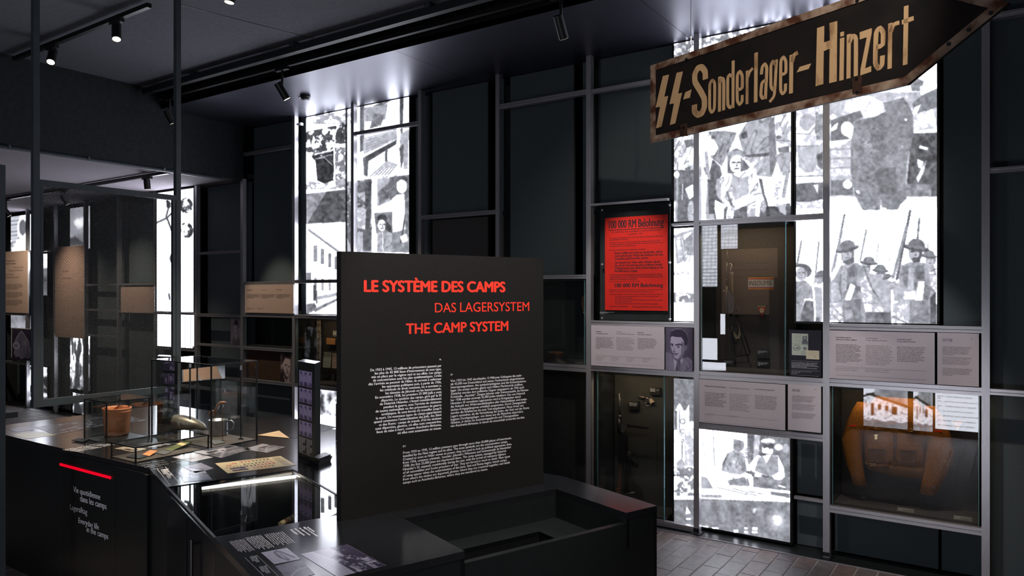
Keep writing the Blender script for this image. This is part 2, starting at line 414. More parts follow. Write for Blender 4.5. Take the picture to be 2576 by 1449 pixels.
# ------------------------------------------------------------------ the steel display wall
fr = thing('steel_display_frame', 'brushed steel post-and-rail frame running along the whole exhibition wall', 'display frame', (-5, 0, 0))
pm = None
for i in range(-13, 4):
    top = 4.108 if i > -6 else 3.44
    o = MB().box(i - 0.034, i + 0.013, 0.0, 0.055, 0.0, top).build('post', STEEL, fr)
    MB().box(i - 0.05, i + 0.03, -0.05, 0.06, 0.0, 0.012).box(i - 0.034, i + 0.013, -0.006, 0.0, 0.02, 0.05).build('foot_plate', BLACKM, o)
def rail(u0, u1, z0, z1, w=0.004, m=None):
    h = z1 - z0
    if h > 0.034:
        g = 0.004; zm = z0 + h * 0.52
        b = MB().box(u0, u1, w, w + 0.05, z0, zm - g).box(u0, u1, w, w + 0.05, zm + g, z1).box(u0, u1, w + 0.012, w + 0.05, zm - g, zm + g)
    else: b = MB().box(u0, u1, w, w + 0.04, z0, z1)
    return b.build('rail', m or STEELH, fr)
def bay(i, *zs, u0=None, u1=None, **k):
    for z0, z1 in zs: rail(i + 0.013 if u0 is None else u0, i + 1 - 0.034 if u1 is None else u1, z0, z1, **k)
bay(1, (0.35, 0.40), (1.288, 1.342), (1.708, 1.752))
bay(0, (0.868, 0.918), (1.280, 1.340), (2.530, 2.575))
bay(-1, (0.012, 0.055), (1.285, 1.330), (1.695, 1.735))
rail(-0.987, -0.262, 2.758, 2.778); rail(-0.25, -0.034, 2.545, 2.566, w=0.06)
rail(-0.987, -0.262, 3.765, 3.800)
bay(-2, (2.110, 2.146), (1.268, 1.330), (3.765, 3.812)); bay(-2, (0.012, 0.05))
bay(-3, (2.752, 2.792), (1.268, 1.330), (0.012, 0.05))
bay(-4, (3.75, 3.79), (1.268, 1.330), (0.012, 0.05))
bay(-5, (2.100, 2.140), (1.685, 1.725), (0.86, 0.90), (0.012, 0.05))
bay(-6, (2.088, 2.126), (1.685, 1.725), (1.27, 1.305), (0.86, 0.90), (3.735, 3.77))
bay(-7, (2.50, 2.535), (1.670, 1.71), (1.28, 1.31), (0.86, 0.89))
bay(-8, (1.69, 1.72), w=-.03); bay(-8, (1.19, 1.22)); bay(-9, (2.10, 2.13), (1.69, 1.72)); bay(-10, (2.10, 2.13), (1.71, 1.74), (1.31, 1.34))
bay(-11, (2.66, 2.69), (1.31, 1.34)); bay(-12, (2.69, 2.72)); bay(-13, (2.69, 2.72), (1.60, 1.63), (0.74, 0.78))
bay(2, (3.80, 3.84), (2.775, 2.812), (1.300, 1.338))
rail(0.735, 0.966, 0.385, 0.405, w=0.10)
rail(-4.985, -4.94, 4.00, 4.03, w=0.05)
# dark cloth panels behind the frame
def cloth(u0, u1, z0, z1, w=0.15, m=None):
    return MB().box(u0, u1, w, w + 0.03, z0, z1).build('cloth_panel', m or FABRIC, fr)
cloth(1.735, 1.966, 1.752, 4.105); cloth(1.013, 1.70, 0.01, 0.35, 0.2); cloth(1.72, 1.966, 0.01, 0.35, 0.2)
cloth(0.735, 0.966, 0.41, 0.868, 0.2); cloth(0.735, 0.966, 0.01, 0.38, 0.2)
for a, b in ((2.013, 2.85), (2.88, 3.4)): cloth(a, b, 0.02, 4.105)
cloth(-0.987, -0.27, 2.778, 4.105); cloth(-1.96, -1.245, 2.146, 4.105); cloth(-1.15, -1.034, 2.146, 4.105)
cloth(-2.96, -2.235, 2.792, 4.105); cloth(-2.13, -2.034, 2.792, 4.105)
cloth(-2.96, -2.235, 1.330, 2.752, m=FABRIC2); cloth(-2.13, -2.034, 1.33, 2.752, m=FABRIC2)
cloth(-3.24, -3.034, 1.33, 4.105, 0.2)
cloth(-2.96, -2.034, 0.05, 1.268); cloth(-3.96, -3.034, 0.05, 1.268)
cloth(-5.96, -5.034, 2.126, 4.105); cloth(-5.0, -4.93, 1.73, 4.105, 0.11)
cloth(-6.96, -6.034, 1.71, 3.43); cloth(-6.96, -6.034, 0.05, 1.67, 0.2); cloth(-5.96, -5.034, 0.05, 0.86)
cloth(-9.96, -9.034, 0.05, 3.43); cloth(-8.96, -8.034, 2.13, 3.43); cloth(-8.96, -8.034, 0.05, 1.69)
cloth(-10.2, -10.034, 0.05, 3.43); cloth(-11.96, -11.034, 0.05, 1.2); cloth(-10.96, -10.75, 0.05, 3.43); cloth(-13.1, -12.034, 0.05, 0.74, 0.3)

# ------------------------------------------------------------------ back-lit photographs
def lightbox(u0, u1, z0, z1, label, draw, ppm, w=0.12, name='lightbox', edge=0.016, px=True, group='backlit photographs on the display wall', parent=None):
    t = thing(name, label, 'lightbox', ((u0 + u1) / 2, w, z0), group)
    c = MB()
    c.box(u0 - edge, u1 + edge, w + 0.004, w + 0.10, z0 - edge, z1 + edge)
    c.build('casing', BLACKM, t)
    b = MB(); f = w - 0.006
    b.box(u0 - edge, u0, f, w + 0.004, z0 - edge, z1 + edge).box(u1, u1 + edge, f, w + 0.004, z0 - edge, z1 + edge)
    b.box(u0, u1, f, w + 0.004, z0 - edge, z0).box(u0, u1, f, w + 0.004, z1, z1 + edge)
    b.build('bezel', BLACKM, t)
    gprint('film', (u0, w, z1), (u1, w, z1), (u0, w, z0), max(8, int((u1 - u0) * ppm)), max(8, int((z1 - z0) * ppm)), draw, PRINTE, t, px)
    return t
def soldier_face(p, x, y, r, tone=0.97, dk=0.62):
    tone = min(tone, .95); dk -= .12
    p.ell(x, y, r, r * 1.3, tone)
    p.line([(x - r * .55, y - r * .2), (x - r * .15, y - r * .22)], r * .22, dk).line([(x + r * .2, y - r * .25), (x + r * .6, y - r * .2)], r * .22, dk)
    p.poly([(x + r * .05, y - r * .1), (x + r * .22, y + r * .35), (x - r * .08, y + r * .35)], dk + .15)
    p.line([(x - r * .25, y + r * .7), (x + r * .3, y + r * .68)], r * .14, dk + .05)
    p.fill(p.em(x, y, r, r * 1.3) & (p.X > x + r * .62), dk + .18)
def helmet(p, x, y, rx, tilt=0.1, v=0.60):
    p.ell(x, y, rx * .66, rx * .52, v + .04, tilt, tex=0.16, sc=60, seed=5)
    p.ell(x, y + rx * .22, rx, rx * .23, v - .06, tilt, tex=0.1, sc=50, seed=6); p.ell(x - rx * .05, y + rx * .12, rx * .9, rx * .13, v + .10, tilt)
def draw_soldiers(p):
    p.v[:] = 1.0
    p.at(1990, 520, 0.214)
    for q, w, v in (([(628, 95), (505, 720)], 20, .62), ([(885, 275), (812, 640)], 16, .70), ([(1030, 430), (1000, 640)], 10, .82), ([(1160, 530), (1148, 720)], 9, .86),
                    ([(1400, 50), (1245, 850)], 26, .55), ([(1508, 140), (1488, 370)], 20, .60), ([(1612, 410), (1612, 500)], 8, .8), ([(122, 405), (72, 680)], 18, .68), ([(328, 410), (278, 900)], 14, .70)):
        p.line(q, w, v, tex=.14, sc=30)
    p.line([(600, 290), (480, 760)], 26, .80, tex=.1); p.line([(1360, 230), (1200, 830)], 34, .78, tex=.12)
    for x, y, r in ((880, 720, 55), (1050, 800, 58), (1640, 620, 62), (330, 850, 50)): soldier_face(p, x, y, r, .99, .66)
    p.poly([(840, 760), (1000, 800), (1180, 880), (1180, 1420), (820, 1420)], .86, tex=.22, sc=70, seed=4)
    for (x, y, rx, t) in ((915, 640, 100, .08), (1050, 730, 95, .08), (1620, 560, 95, .12), (350, 790, 75, -.2), (1130, 820, 60, -.4)): helmet(p, x, y, rx, t, .62)
    body1 = [(585, 690), (700, 660), (780, 660), (860, 720), (950, 900), (960, 1080), (830, 1100), (820, 1400), (600, 1400), (440, 1400), (450, 900), (520, 820)]
    m = p.pm(body1); p.fill(m, .86, tex=.20, sc=90, seed=7)
    p.poly([(590, 690), (660, 730), (740, 670), (790, 740), (770, 900), (800, 1060), (640, 1110), (560, 900)], .70, tex=.20, sc=60, seed=8)
    p.poly([(620, 700), (660, 740), (650, 990), (600, 1000), (590, 760)], .90, tex=.1)
    for yy in (780, 850, 915): p.ell(622, yy, 10, 12, .72)
    p.poly([(500, 890), (560, 900), (600, 1090), (470, 1130), (450, 950)], .94, tex=.1); p.line([(560, 900), (600, 1100)], 8, .62)
    p.poly([(680, 770), (740, 760), (750, 820), (690, 830)], .62); p.poly([(740, 920), (830, 940), (830, 1000), (730, 970)], .6, tex=.2)
    p.poly([(700, 900), (760, 930), (690, 1130), (630, 1090)], 1.0); p.poly([(810, 860), (890, 800), (960, 1000), (950, 1240), (880, 1260), (830, 1050)], .96, tex=.08)
    p.line([(860, 720), (950, 960)], 14, .66); p.ell(910, 1210, 40, 70, .97); p.line([(880, 1130), (950, 1140)], 8, .68)
    p.poly([(610, 1110), (820, 1080), (830, 1400), (620, 1400)], .68, tex=.24, sc=60, seed=9); p.poly([(620, 1220), (720, 1200), (730, 1300), (640, 1330)], .86, tex=.1)
    p.poly([(450, 1140), (600, 1120), (610, 1400), (450, 1400)], .95, tex=.12)
    for q in ([(470, 1150), (610, 1300)], [(460, 1230), (600, 1380)], [(720, 1200), (740, 1290), (820, 1270)]): p.line(q, 8, .68)
    soldier_face(p, 665, 545, 78, 1.0, .60); p.poly([(620, 640), (740, 590), (745, 650), (670, 690), (600, 650)], .58, tex=.1); p.line([(595, 560), (600, 620), (680, 680)], 7, .6)
    helmet(p, 660, 468, 140, -.22, .62)
    body2 = [(1290, 690), (1400, 650), (1560, 660), (1680, 690), (1710, 800), (1700, 1400), (1180, 1400), (1200, 1150), (1330, 1080), (1260, 820)]
    p.poly(body2, .84, tex=.2, sc=90, seed=12); p.poly([(1300, 700), (1440, 700), (1560, 680), (1580, 900), (1460, 980), (1330, 940)], .68, tex=.2, sc=60, seed=13)
    p.poly([(1380, 700), (1450, 720), (1440, 990), (1370, 990)], .90, tex=.1); p.poly([(1330, 1000), (1470, 990), (1470, 1090), (1330, 1090)], .97)
    p.poly([(1500, 880), (1570, 880), (1540, 1120), (1460, 1110)], 1.0); p.poly([(1570, 900), (1650, 960), (1620, 1100), (1560, 1100)], .66, tex=.2)
    p.poly([(1620, 720), (1710, 780), (1710, 1010), (1640, 960)], .94, tex=.1)
    for q in ([(1640, 760), (1705, 730)], [(1640, 800), (1700, 790)], [(1700, 1030), (1640, 940)], [(1290, 800), (1370, 770)], [(1480, 780), (1560, 770)]): p.line(q, 9, .58)
    p.poly([(1400, 1110), (1610, 1100), (1640, 1400), (1390, 1400)], .74, tex=.22, sc=60, seed=15); p.poly([(1200, 1130), (1400, 1110), (1380, 1400), (1180, 1400)], .95, tex=.1)
    for q in ([(1200, 1290), (1380, 1380)], [(1470, 1280), (1620, 1250)], [(1480, 1290), (1560, 1340), (1625, 1300)]): p.line(q, 9, .66)
    p.poly([(1640, 1060), (1705, 1000), (1710, 1400), (1640, 1400)], .48, tex=.3, sc=40)
    p.ell(1190, 930, 70, 45, .90, tex=.15); p.line([(1140, 900), (1230, 880)], 8, .66); p.line([(1160, 970), (1240, 930)], 8, .68)
    p.poly([(1200, 960), (1290, 860), (1330, 1000), (1310, 1110), (1210, 1110)], .88, tex=.12)
    p.poly([(1020, 930), (1110, 900), (1180, 1080), (1160, 1250), (1040, 1230)], .9, tex=.12); p.ell(1035, 1220, 50, 42, .97); p.line([(1000, 1190), (1080, 1260)], 7, .72)
    p.poly([(880, 1240), (1170, 1240), (1180, 1400), (870, 1400)], .60, tex=.25, sc=60); p.line([(960, 980), (1020, 1060)], 14, .6)
    soldier_face(p, 1460, 545, 82, 1.0, .52); p.line([(1545, 500), (1500, 600), (1430, 615)], 14, .48); p.poly([(1420, 620), (1520, 590), (1520, 650), (1440, 660)], .52)
    helmet(p, 1475, 455, 150, .16, .58)
    soldier_face(p, 120, 790, 62, 1.0, .66); p.fill(p.em(120, 760, 120, 90) & ~p.em(95, 800, 95, 95), .58, tex=.12)
    p.poly([(60, 880), (170, 870), (250, 950), (260, 1080), (160, 1080), (150, 1400), (55, 1400)], .82, tex=.25, sc=50, seed=21)
    p.folds(p.pm([(60, 880), (250, 940), (260, 1100), (60, 1140)]), .05, .22); p.poly([(150, 1100), (265, 1100), (270, 1400), (100, 1400)], .60, tex=.22, sc=40); p.poly([(160, 1080), (270, 1090), (270, 1110), (170, 1105), (120, 1230)], 1.0)
    p.poly([(270, 940), (370, 950), (370, 1400), (300, 1400)], .90, tex=.18, sc=50, seed=23); p.poly([(290, 1300), (340, 1300), (350, 1440), (280, 1440)], .62, tex=.2)
    p.v = np.where(p.v < .965, p.v - .11, p.v)
def draw_tarpaulin(p):
    p.at(2070, 200, 0.2346)
    p.fill(p.X > -1e9, .86, tex=.22, sc=90, seed=31)
    p.rect(60, -600, 1230, 140, .95, tex=.12, sc=120)
    p.poly([(900, -60), (1080, 20), (1060, 120), (960, 120)], .60, tex=.2); p.poly([(1040, 70), (1220, 80), (1220, 150), (1060, 220)], 1.0)
    p.poly([(1080, 160), (1225, 95), (1225, 300), (980, 370), (960, 250)], .58, tex=.1); p.poly([(980, 300), (1055, 265), (1010, 360), (970, 385)], 1.0)
    p.poly([(250, 230), (500, 170), (640, 240), (670, 350), (520, 420), (300, 380)], .94, tex=.12); p.poly([(80, 440), (400, 330), (430, 400), (330, 450), (300, 640), (80, 660)], .52, tex=.12)
    p.poly([(100, 360), (150, 400), (80, 440)], 1.0); p.poly([(75, 540), (165, 450), (150, 530), (85, 560)], 1.0); p.ell(260, 530, 68, 80, 1.0); p.poly([(220, 580), (320, 580), (300, 645)], 1.0)
    p.poly([(75, 660), (300, 640), (230, 690), (90, 740)], .98)
    for y in (760, 860, 960): p.rect(70, y, 310, y + 70, .90, tex=.12, sc=60, seed=int(y)); p.line([(70, y - 8), (310, y - 20)], 9, .68)
    p.rect(70, 1080, 320, 1240, .55, tex=.15); p.ell(265, 1125, 50, 48, 1.0)
    p.poly([(970, 380), (1180, 310), (1220, 460), (1100, 520), (990, 540)], .93, tex=.15); p.poly([(1000, 545), (1220, 530), (1220, 565), (1020, 575)], 1.0)
    p.poly([(950, 580), (1225, 570), (1225, 1180), (900, 1150)], .42, tex=.40, sc=70, seed=41)
    p.poly([(1010, 850), (1080, 880), (1060, 960), (1020, 940)], 1.0); p.poly([(1040, 705), (1130, 730), (1120, 760), (1030, 735)], 1.0); p.poly([(1000, 1060), (1110, 860), (1080, 1000), (1020, 1110)], .95)
    p.rect(880, 1120, 1150, 1260, .60, tex=.25); p.poly([(1150, 1000), (1225, 900), (1225, 1370), (1160, 1260)], .46, tex=.1)
    p.rect(60, 1255, 1230, 1400, .96, tex=.10, sc=100)
    tarp = [(345, 440), (560, 400), (680, 340), (650, 250), (860, 195), (930, 280), (970, 400), (965, 620), (900, 900), (885, 1150), (900, 1270), (830, 1340), (805, 1395), (690, 1400), (680, 1375), (632, 1370), (628, 1265), (610, 1395), (440, 1412), (390, 1330), (350, 1250), (300, 1000), (300, 700)]
    m = p.pm(tarp); p.fill(m, .60, tex=.20, sc=120, seed=44)
    n = fnoise(p.X, p.Y, 24, 45); p.v = np.where(m & (p.X < 620) & (p.Y > 500), p.v + (n - .45) * .28, p.v)
    p.fill(m & p.pm([(600, 960), (780, 940), (800, 1240), (620, 1230), (560, 1010)]), .52, tex=.05); p.fill(m & p.pm([(560, 560), (700, 560), (640, 660)]), .50)
    p.fill(m & (vnoise(p.X, p.Y, 11, 77) > .985), 1.0); p.ell(890, 430, 14, 14, 1.0); p.ell(855, 715, 8, 8, 1.0); p.poly([(355, 1190), (385, 1190), (400, 1230), (360, 1215)], 1.0); p.line([(445, 690), (495, 640)], 5, .9)
    p.line([(860, 200), (960, 380)], 12, .48)
    p.rect(60, 1400, 1230, 1500, 1.0)
def draw_convoy_strip(p):
    p.at(1680, 240, 0.2346)
    p.fill(p.X > 1350, .92, tex=.12, sc=100, seed=51)
    m = p.X > 1350
    p.ell(1500, 290, 90, 90, .80, tex=.16, sc=40); p.line([(1380, 390), (1500, 395), (1580, 310)], 14, 1.0); p.line([(1380, 410), (1520, 415), (1590, 330)], 6, .6)
    p.line([(1600, 190), (1590, 400)], 22, .55, tex=.3, sc=20); p.rect(1590, 200, 1670, 480, .68, tex=.35, sc=30, seed=53)
    p.poly([(1400, 545), (1620, 540), (1660, 500), (1660, 720), (1600, 740), (1560, 820), (1470, 830), (1400, 760)], .82, tex=.16, sc=50, seed=55); p.poly([(1590, 640), (1665, 600), (1665, 800), (1610, 760)], .50, tex=.2)
    p.line([(1390, 545), (1610, 540)], 8, .64); p.poly([(1375, 780), (1430, 850), (1490, 890), (1375, 900)], 1.0)
    p.poly([(1375, 950), (1665, 930), (1665, 1110), (1375, 1170)], .50, tex=.2, sc=60, seed=56); p.line([(1375, 920), (1665, 910)], 26, .95); p.line([(1380, 870), (1660, 860)], 8, .6)
    p.poly([(1560, 960), (1610, 950), (1615, 1070)], .95); p.rect(1350, 1140, 1680, 1215, .88, tex=.16, sc=40); p.rect(1350, 1215, 1680, 1330, 1.0)
def draw_right_box(p):
    """one film: a convoy photograph above, marching soldiers below"""
    draw_soldiers(p); v = p.v.copy()
    draw_tarpaulin(p); t = p.v.copy(); draw_convoy_strip_v = None
    p.v = t; q = Pic(p.X0, p.Y0); draw_convoy_strip(q)
    left = p.X0 < 2072
    up = np.where(left, q.v, t)
    line = 532 + (p.X0 - 2003) * (-0.02)
    p.v = np.where(p.Y0 < np.where(left, 528, line), up, v)
    p.v = np.where((p.Y0 < 120) & (p.X0 < 2200), np.where(fnoise(p.X0, p.Y0, 12, 5) > .5, .98, .80), p.v)
    p.detail()
    p.grain(.03, 3)
def draw_partisans(p):
    p.at(1680, 240, 0.2346)
    p.fill(p.X > -1e9, .97, tex=.06, sc=100, seed=61)
    man = p.poly
    # standing men behind
    p.poly([(760, 430), (870, 250), (1120, 230), (1150, 400), (1100, 640), (950, 670), (820, 660)], .84, tex=.18, sc=70, seed=62); p.folds(p.pm([(760, 430), (870, 250), (1120, 230), (1100, 640), (820, 660)]), .035, .26, 63, 80)
    p.poly([(780, 420), (840, 380), (860, 450), (800, 470)], .52); p.poly([(810, 640), (1090, 610), (1085, 645), (870, 668)], .50, tex=.1)
    p.poly([(820, 670), (1110, 645), (1120, 880), (960, 860), (900, 730)], .90, tex=.14, sc=70); p.folds(p.pm([(820, 670), (1110, 645), (1120, 880), (960, 860)]), .04, .2, 65, 70)
    p.poly([(1080, 300), (1140, 220), (1170, 700), (1120, 860), (1095, 850)], .66, tex=.2, sc=40); p.poly([(1150, 220), (1320, 180), (1320, 560), (1160, 500)], .93, tex=.12, sc=60)
    for q in ([(1200, 320), (1260, 210)], [(1230, 420), (1290, 280)], [(1150, 480), (1310, 490)]): p.line(q, 10, .68)
    p.poly([(1180, 560), (1300, 545), (1300, 610), (1190, 610)], .60, tex=.2); p.ell(1190, 450, 28, 20, .55); p.poly([(1150, 640), (1320, 600), (1310, 830), (1240, 860), (1180, 740)], .84, tex=.16, sc=50); p.folds(p.pm([(1150, 620), (1320, 600), (1310, 830), (1200, 860)]), .05, .22, 66, 50)
    p.line([(1290, 780), (1230, 1090)], 22, .80); p.line([(1305, 800), (1250, 1100)], 6, .55); p.rect(1270, 1160, 1310, 1290, .5, tex=.2)
    # man at left with rifle
    p.poly([(430, 390), (600, 380), (740, 400), (690, 520), (580, 760), (460, 660), (540, 560)], .76, tex=.2, sc=50, seed=67); p.folds(p.pm([(430, 390), (740, 400), (690, 520), (580, 760), (460, 660)]), .06, .25, 68, 40)
    p.poly([(340, 470), (500, 470), (545, 560), (500, 640), (340, 640)], .97, tex=.06); p.poly([(480, 690), (560, 760), (580, 850), (500, 980), (560, 1080), (590, 1160), (510, 1120), (480, 1000), (430, 900)], .54, tex=.12, sc=40)
    p.line([(410, 620), (440, 900), (420, 1260)], 34, .84, tex=.2, sc=24, seed=3); p.line([(395, 780), (430, 870)], 26, .66); p.line([(440, 920), (470, 1060)], 20, .92); p.ell(385, 880, 45, 42, 1.0)
    for y in (850, 875, 900): p.line([(360, y), (420, y - 6)], 5, .72)
    p.poly([(430, 900), (520, 920), (500, 1220), (520, 1330), (440, 1300)], .50, tex=.2, sc=40); p.rect(410, 1270, 500, 1330, .9, tex=.1); p.poly([(520, 900), (580, 880), (570, 1140), (520, 1060)], .90, tex=.1)
    # leg and ground
    p.poly([(975, 890), (1010, 900), (1040, 1070), (1100, 1200), (1060, 1190), (1010, 1040)], .52); p.poly([(1010, 880), (1120, 880), (1140, 1250), (1100, 1280), (1050, 1080)], 1.0); p.poly([(1130, 870), (1240, 880), (1200, 1180), (1140, 1200)], .94, tex=.1)
    p.rect(600, 1190, 1330, 1340, .52, tex=.35, sc=60, seed=69); p.poly([(1180, 1180), (1260, 1160), (1270, 1290), (1200, 1250)], .9)
    # kneeling man
    p.poly([(640, 640), (820, 700), (870, 760), (830, 720), (810, 860), (640, 830)], .56, tex=.1); p.poly([(700, 840), (830, 720), (880, 770), (850, 800), (780, 880)], .55, tex=.1)
    p.poly([(570, 880), (690, 840), (840, 800), (940, 790), (980, 960), (1020, 1100), (920, 1140), (880, 1050), (700, 1120), (600, 1220), (580, 1180), (620, 1050)], .95, tex=.08, sc=60); p.folds(p.pm([(570, 880), (690, 840), (700, 1120), (600, 1220)]), .045, .2, 71, 50); p.folds(p.pm([(850, 800), (940, 790), (1020, 1100), (920, 1140), (880, 1050)]), .045, .2, 72, 50)
    p.poly([(690, 830), (740, 900), (860, 860), (870, 1050), (720, 1130), (690, 1050)], .90, tex=.08); p.line([(760, 880), (765, 960)], 6, .72)
    p.line([(690, 840), (760, 900), (830, 820)], 8, .68)
    p.line([(635, 1040), (735, 1310)], 26, .62, tex=.2); p.line([(720, 1215), (930, 1110)], 34, .97); p.line([(730, 1240), (940, 1135)], 8, .56); p.ell(960, 1070, 60, 40, .93); p.line([(930, 1060), (1000, 1050)], 6, .7)
    p.poly([(640, 1180), (720, 1200), (700, 1330), (620, 1330)], .93, tex=.1); p.poly([(850, 1180), (990, 1160), (980, 1300), (850, 1300)], .9, tex=.2, sc=40); p.ell(1025, 1190, 32, 70, .88, tex=.2, sc=16); p.poly([(940, 1150), (990, 1150), (985, 1300), (945, 1300)], 1.0)
    soldier_face(p, 735, 735, 74, 1.0, .64); p.fill(p.em(730, 640, 92, 62, -.1) & ~p.em(745, 730, 82, 90), .82, tex=.24, sc=30, seed=73); p.poly([(640, 690), (650, 640), (700, 600), (650, 760)], .70, tex=.1); p.poly([(700, 580), (740, 568), (770, 590), (680, 600)], .6)
    # left strip: belts and rifles
    s = p.X < 285
    p.fill(s, .94, tex=.1, sc=60, seed=75); p.fill(s & (p.Y > 800) & (p.Y < 1130), .60, tex=.22, sc=50, seed=76); p.folds(s & (p.Y < 800), .05, .24, 77, 50)
    p.poly([(170, 480), (270, 470), (280, 540), (200, 560)], .60, tex=.1); p.poly([(185, 780), (240, 760), (250, 870), (200, 880)], .56, tex=.15)
    p.line([(105, 720), (95, 1340)], 20, .86); p.line([(125, 820), (120, 1320)], 10, .58); p.line([(160, 950), (150, 1200), (175, 1350)], 10, .95); p.ell(95, 850, 30, 36, 1.0)
    p.poly([(185, 1000), (270, 950), (280, 1080), (230, 1120)], .98); p.fill(s & (p.Y > 1120) & (p.X > 90), .58, tex=.12); p.ell(250, 1250, 42, 120, .88, tex=.2, sc=14); p.line([(95, 1130), (90, 1360)], 22, .9)
    p.v = np.where(p.v < .93, p.v - .08, p.v)
    # trees at the top
    p.at(0, 0, 1)
    n = fnoise(p.X0, p.Y0, 9, 81, 3)
    tree = np.where(n > .50, 1.0, np.where(n > .40, .84, .60))
    edge = 250 - (p.X0 - 1690) * .10
    p.v = np.where(p.Y0 < edge, tree, p.v); p.fill((p.Y0 < 40) & (p.X0 > 1965), 1.0)
    p.detail()
    p.grain(.03, 3, 5)
def draw_ruin(p):
    p.at(1690, 550, 0.283)
    p.v[:] = 1.0
    p.poly([(20, 150), (100, 110), (130, 380), (40, 400)], .86, tex=.2, sc=40); p.poly([(100, 200), (195, 110), (195, 330), (140, 320)], .70, tex=.35, sc=30)
    for q in ([(25, 170), (195, 105)], [(20, 155), (190, 95)], [(80, 180), (110, 380)], [(35, 190), (50, 400)], [(60, 400), (140, 300)], [(100, 170), (120, 300)], [(150, 310), (120, 380)], [(170, 300), (150, 390)]): p.line(q, 6, .62)
    p.fill((p.Y > 660) & (p.Y < 745), .62, thr=.50, sc=26); p.fill((p.Y > 470) & (p.Y < 500), .86, thr=.55, sc=16); p.fill((p.Y > 745) & (p.Y < 770), .9, thr=.5, sc=20); p.detail()
def draw_workshop(p):
    p.at(1690, 950, 0.2968)
    p.v[:] = 1.0
    p.poly([(230, 420), (350, 430), (350, 820), (230, 840)], .97, tex=.05); p.line([(268, 460), (280, 800)], 6, .86); p.line([(350, 450), (365, 800)], 14, .88, tex=.08)
    p.poly([(640, 460), (1005, 490), (1005, 900), (700, 900), (640, 700)], .58, tex=.26, sc=80, seed=91); p.poly([(700, 480), (750, 490), (730, 740), (690, 700)], .84, tex=.15); p.fill(p.em(905, 590, 36, 26), .97); p.fill(p.em(965, 600, 26, 40), .78, tex=.2)
    for y in range(600, 690, 16): p.line([(620, y), (680, y + 4)], 5, .5)
    p.line([(650, 470), (690, 620), (680, 690)], 12, .5, tex=.2)
    # man in the jacket, turned away
    p.poly([(525, 520), (610, 540), (615, 600), (560, 640), (520, 600)], .68, tex=.2, sc=24); p.poly([(430, 720), (470, 640), (530, 610), (610, 640), (640, 800), (560, 830), (420, 790)], .80, tex=.2, sc=60, seed=93); p.folds(p.pm([(430, 720), (470, 640), (610, 640), (640, 800), (420, 790)]), .045, .25, 94, 60)
    for q in ([(520, 620), (600, 760)], [(540, 640), (620, 740)], [(430, 760), (500, 740)], [(590, 660), (610, 800)]): p.line(q, 6, .58)
    p.poly([(470, 870), (620, 840), (660, 930), (500, 930)], .66, tex=.3, sc=30)
    # capped man with waistcoat
    p.poly([(640, 760), (720, 660), (900, 660), (950, 760), (960, 850), (860, 860), (740, 840)], 1.0); p.poly([(735, 680), (800, 650), (900, 670), (905, 800), (840, 840), (700, 790)], .72, tex=.2, sc=24, seed=97); p.poly([(770, 660), (840, 660), (800, 730)], .97)
    p.ell(812, 610, 48, 60, 1.0); p.poly([(755, 560), (860, 560), (862, 600), (830, 606), (812, 590), (780, 600)], .42, tex=.1); p.ell(815, 540, 60, 26, .93, tex=.1); p.line([(758, 556), (868, 562)], 9, .5); p.line([(790, 645), (840, 650)], 8, .6); p.poly([(750, 640), (790, 640), (800, 660), (750, 665)], .4)
    p.line([(640, 800), (1000, 890)], 20, .50, tex=.2); p.line([(420, 810), (700, 850)], 16, .97); p.fill((p.Y > 845) & (p.Y < 960) & (p.X > 690), .62, tex=.25, sc=40); p.ell(730, 825, 32, 20, .98); p.ell(900, 845, 44, 22, 1.0); p.line([(905, 915), (960, 930)], 12, 1.0)
    # bench
    p.poly([(230, 960), (520, 910), (1005, 960), (960, 1060), (610, 1050), (230, 1030)], 1.0); p.poly([(230, 830), (300, 850), (350, 940), (240, 940)], .70, tex=.2); p.poly([(240, 990), (420, 995), (430, 1020), (240, 1015)], .74, tex=.2)
    for q in ([(380, 930), (640, 990)], [(520, 940), (720, 1000)], [(640, 960), (780, 990)]): p.line(q, 8, .74)
    p.poly([(835, 965), (1005, 985), (1000, 1020), (840, 990)], .62, tex=.2); p.line([(520, 850), (545, 890)], 8, .5); p.line([(640, 860), (655, 910)], 9, .5)
    g = (p.Y > 1040 + (p.X - 600) * .04) & (p.X > 225)
    p.fill(g, .60, tex=.16, sc=70, seed=101)
    st = np.sin(p.X / 23.0 + 2 * fnoise(p.X, p.Y, 90, 5)); p.v = np.where(g & (p.Y < 1260), p.v + .05 * st, p.v)
    p.fill(g & (vnoise(p.X, p.Y, 9, 103) > .97) & (p.Y < 1200), .95); p.poly([(690, 1110), (720, 1105), (705, 1150), (685, 1145)], .9)
    for x, y, w, h in ((250, 1258, 58, 14), (340, 1268, 56, 14), (525, 1288, 40, 26), (615, 1268, 30, 16), (613, 1300, 34, 18), (680, 1268, 48, 26), (678, 1302, 48, 18), (862, 1175, 20, 14)): p.rect(x, y, x + w, y + h, 1.0)
    d = np.exp(-(((p.X - 910) / 70) ** 2 + ((p.Y - 1220) / 80) ** 2)); p.v = np.where(g, p.v + .35 * d, p.v)
    # left strip: tools hanging above the bench
    s = p.X < 190
    p.fill(s, .97, tex=.05); p.fill(s & (p.Y < 250 + 30 * np.sin(p.X / 14)), .56, tex=.12, sc=40, seed=105); p.fill(s & (p.Y < 370) & (p.X > 148), .58, tex=.12)
    p.fill(s & (p.Y < 300) & (vnoise(p.X, p.Y, 8, 31) > .975), .95); p.rect(20, 280, 46, 440, .55, tex=.3, sc=20)
    for y, r in ((370, 24), (455, 22), (535, 14)):
        p.fill(s & p.em(92, y, r, r) & ~p.em(92, y, r - 7, r - 7), .62)
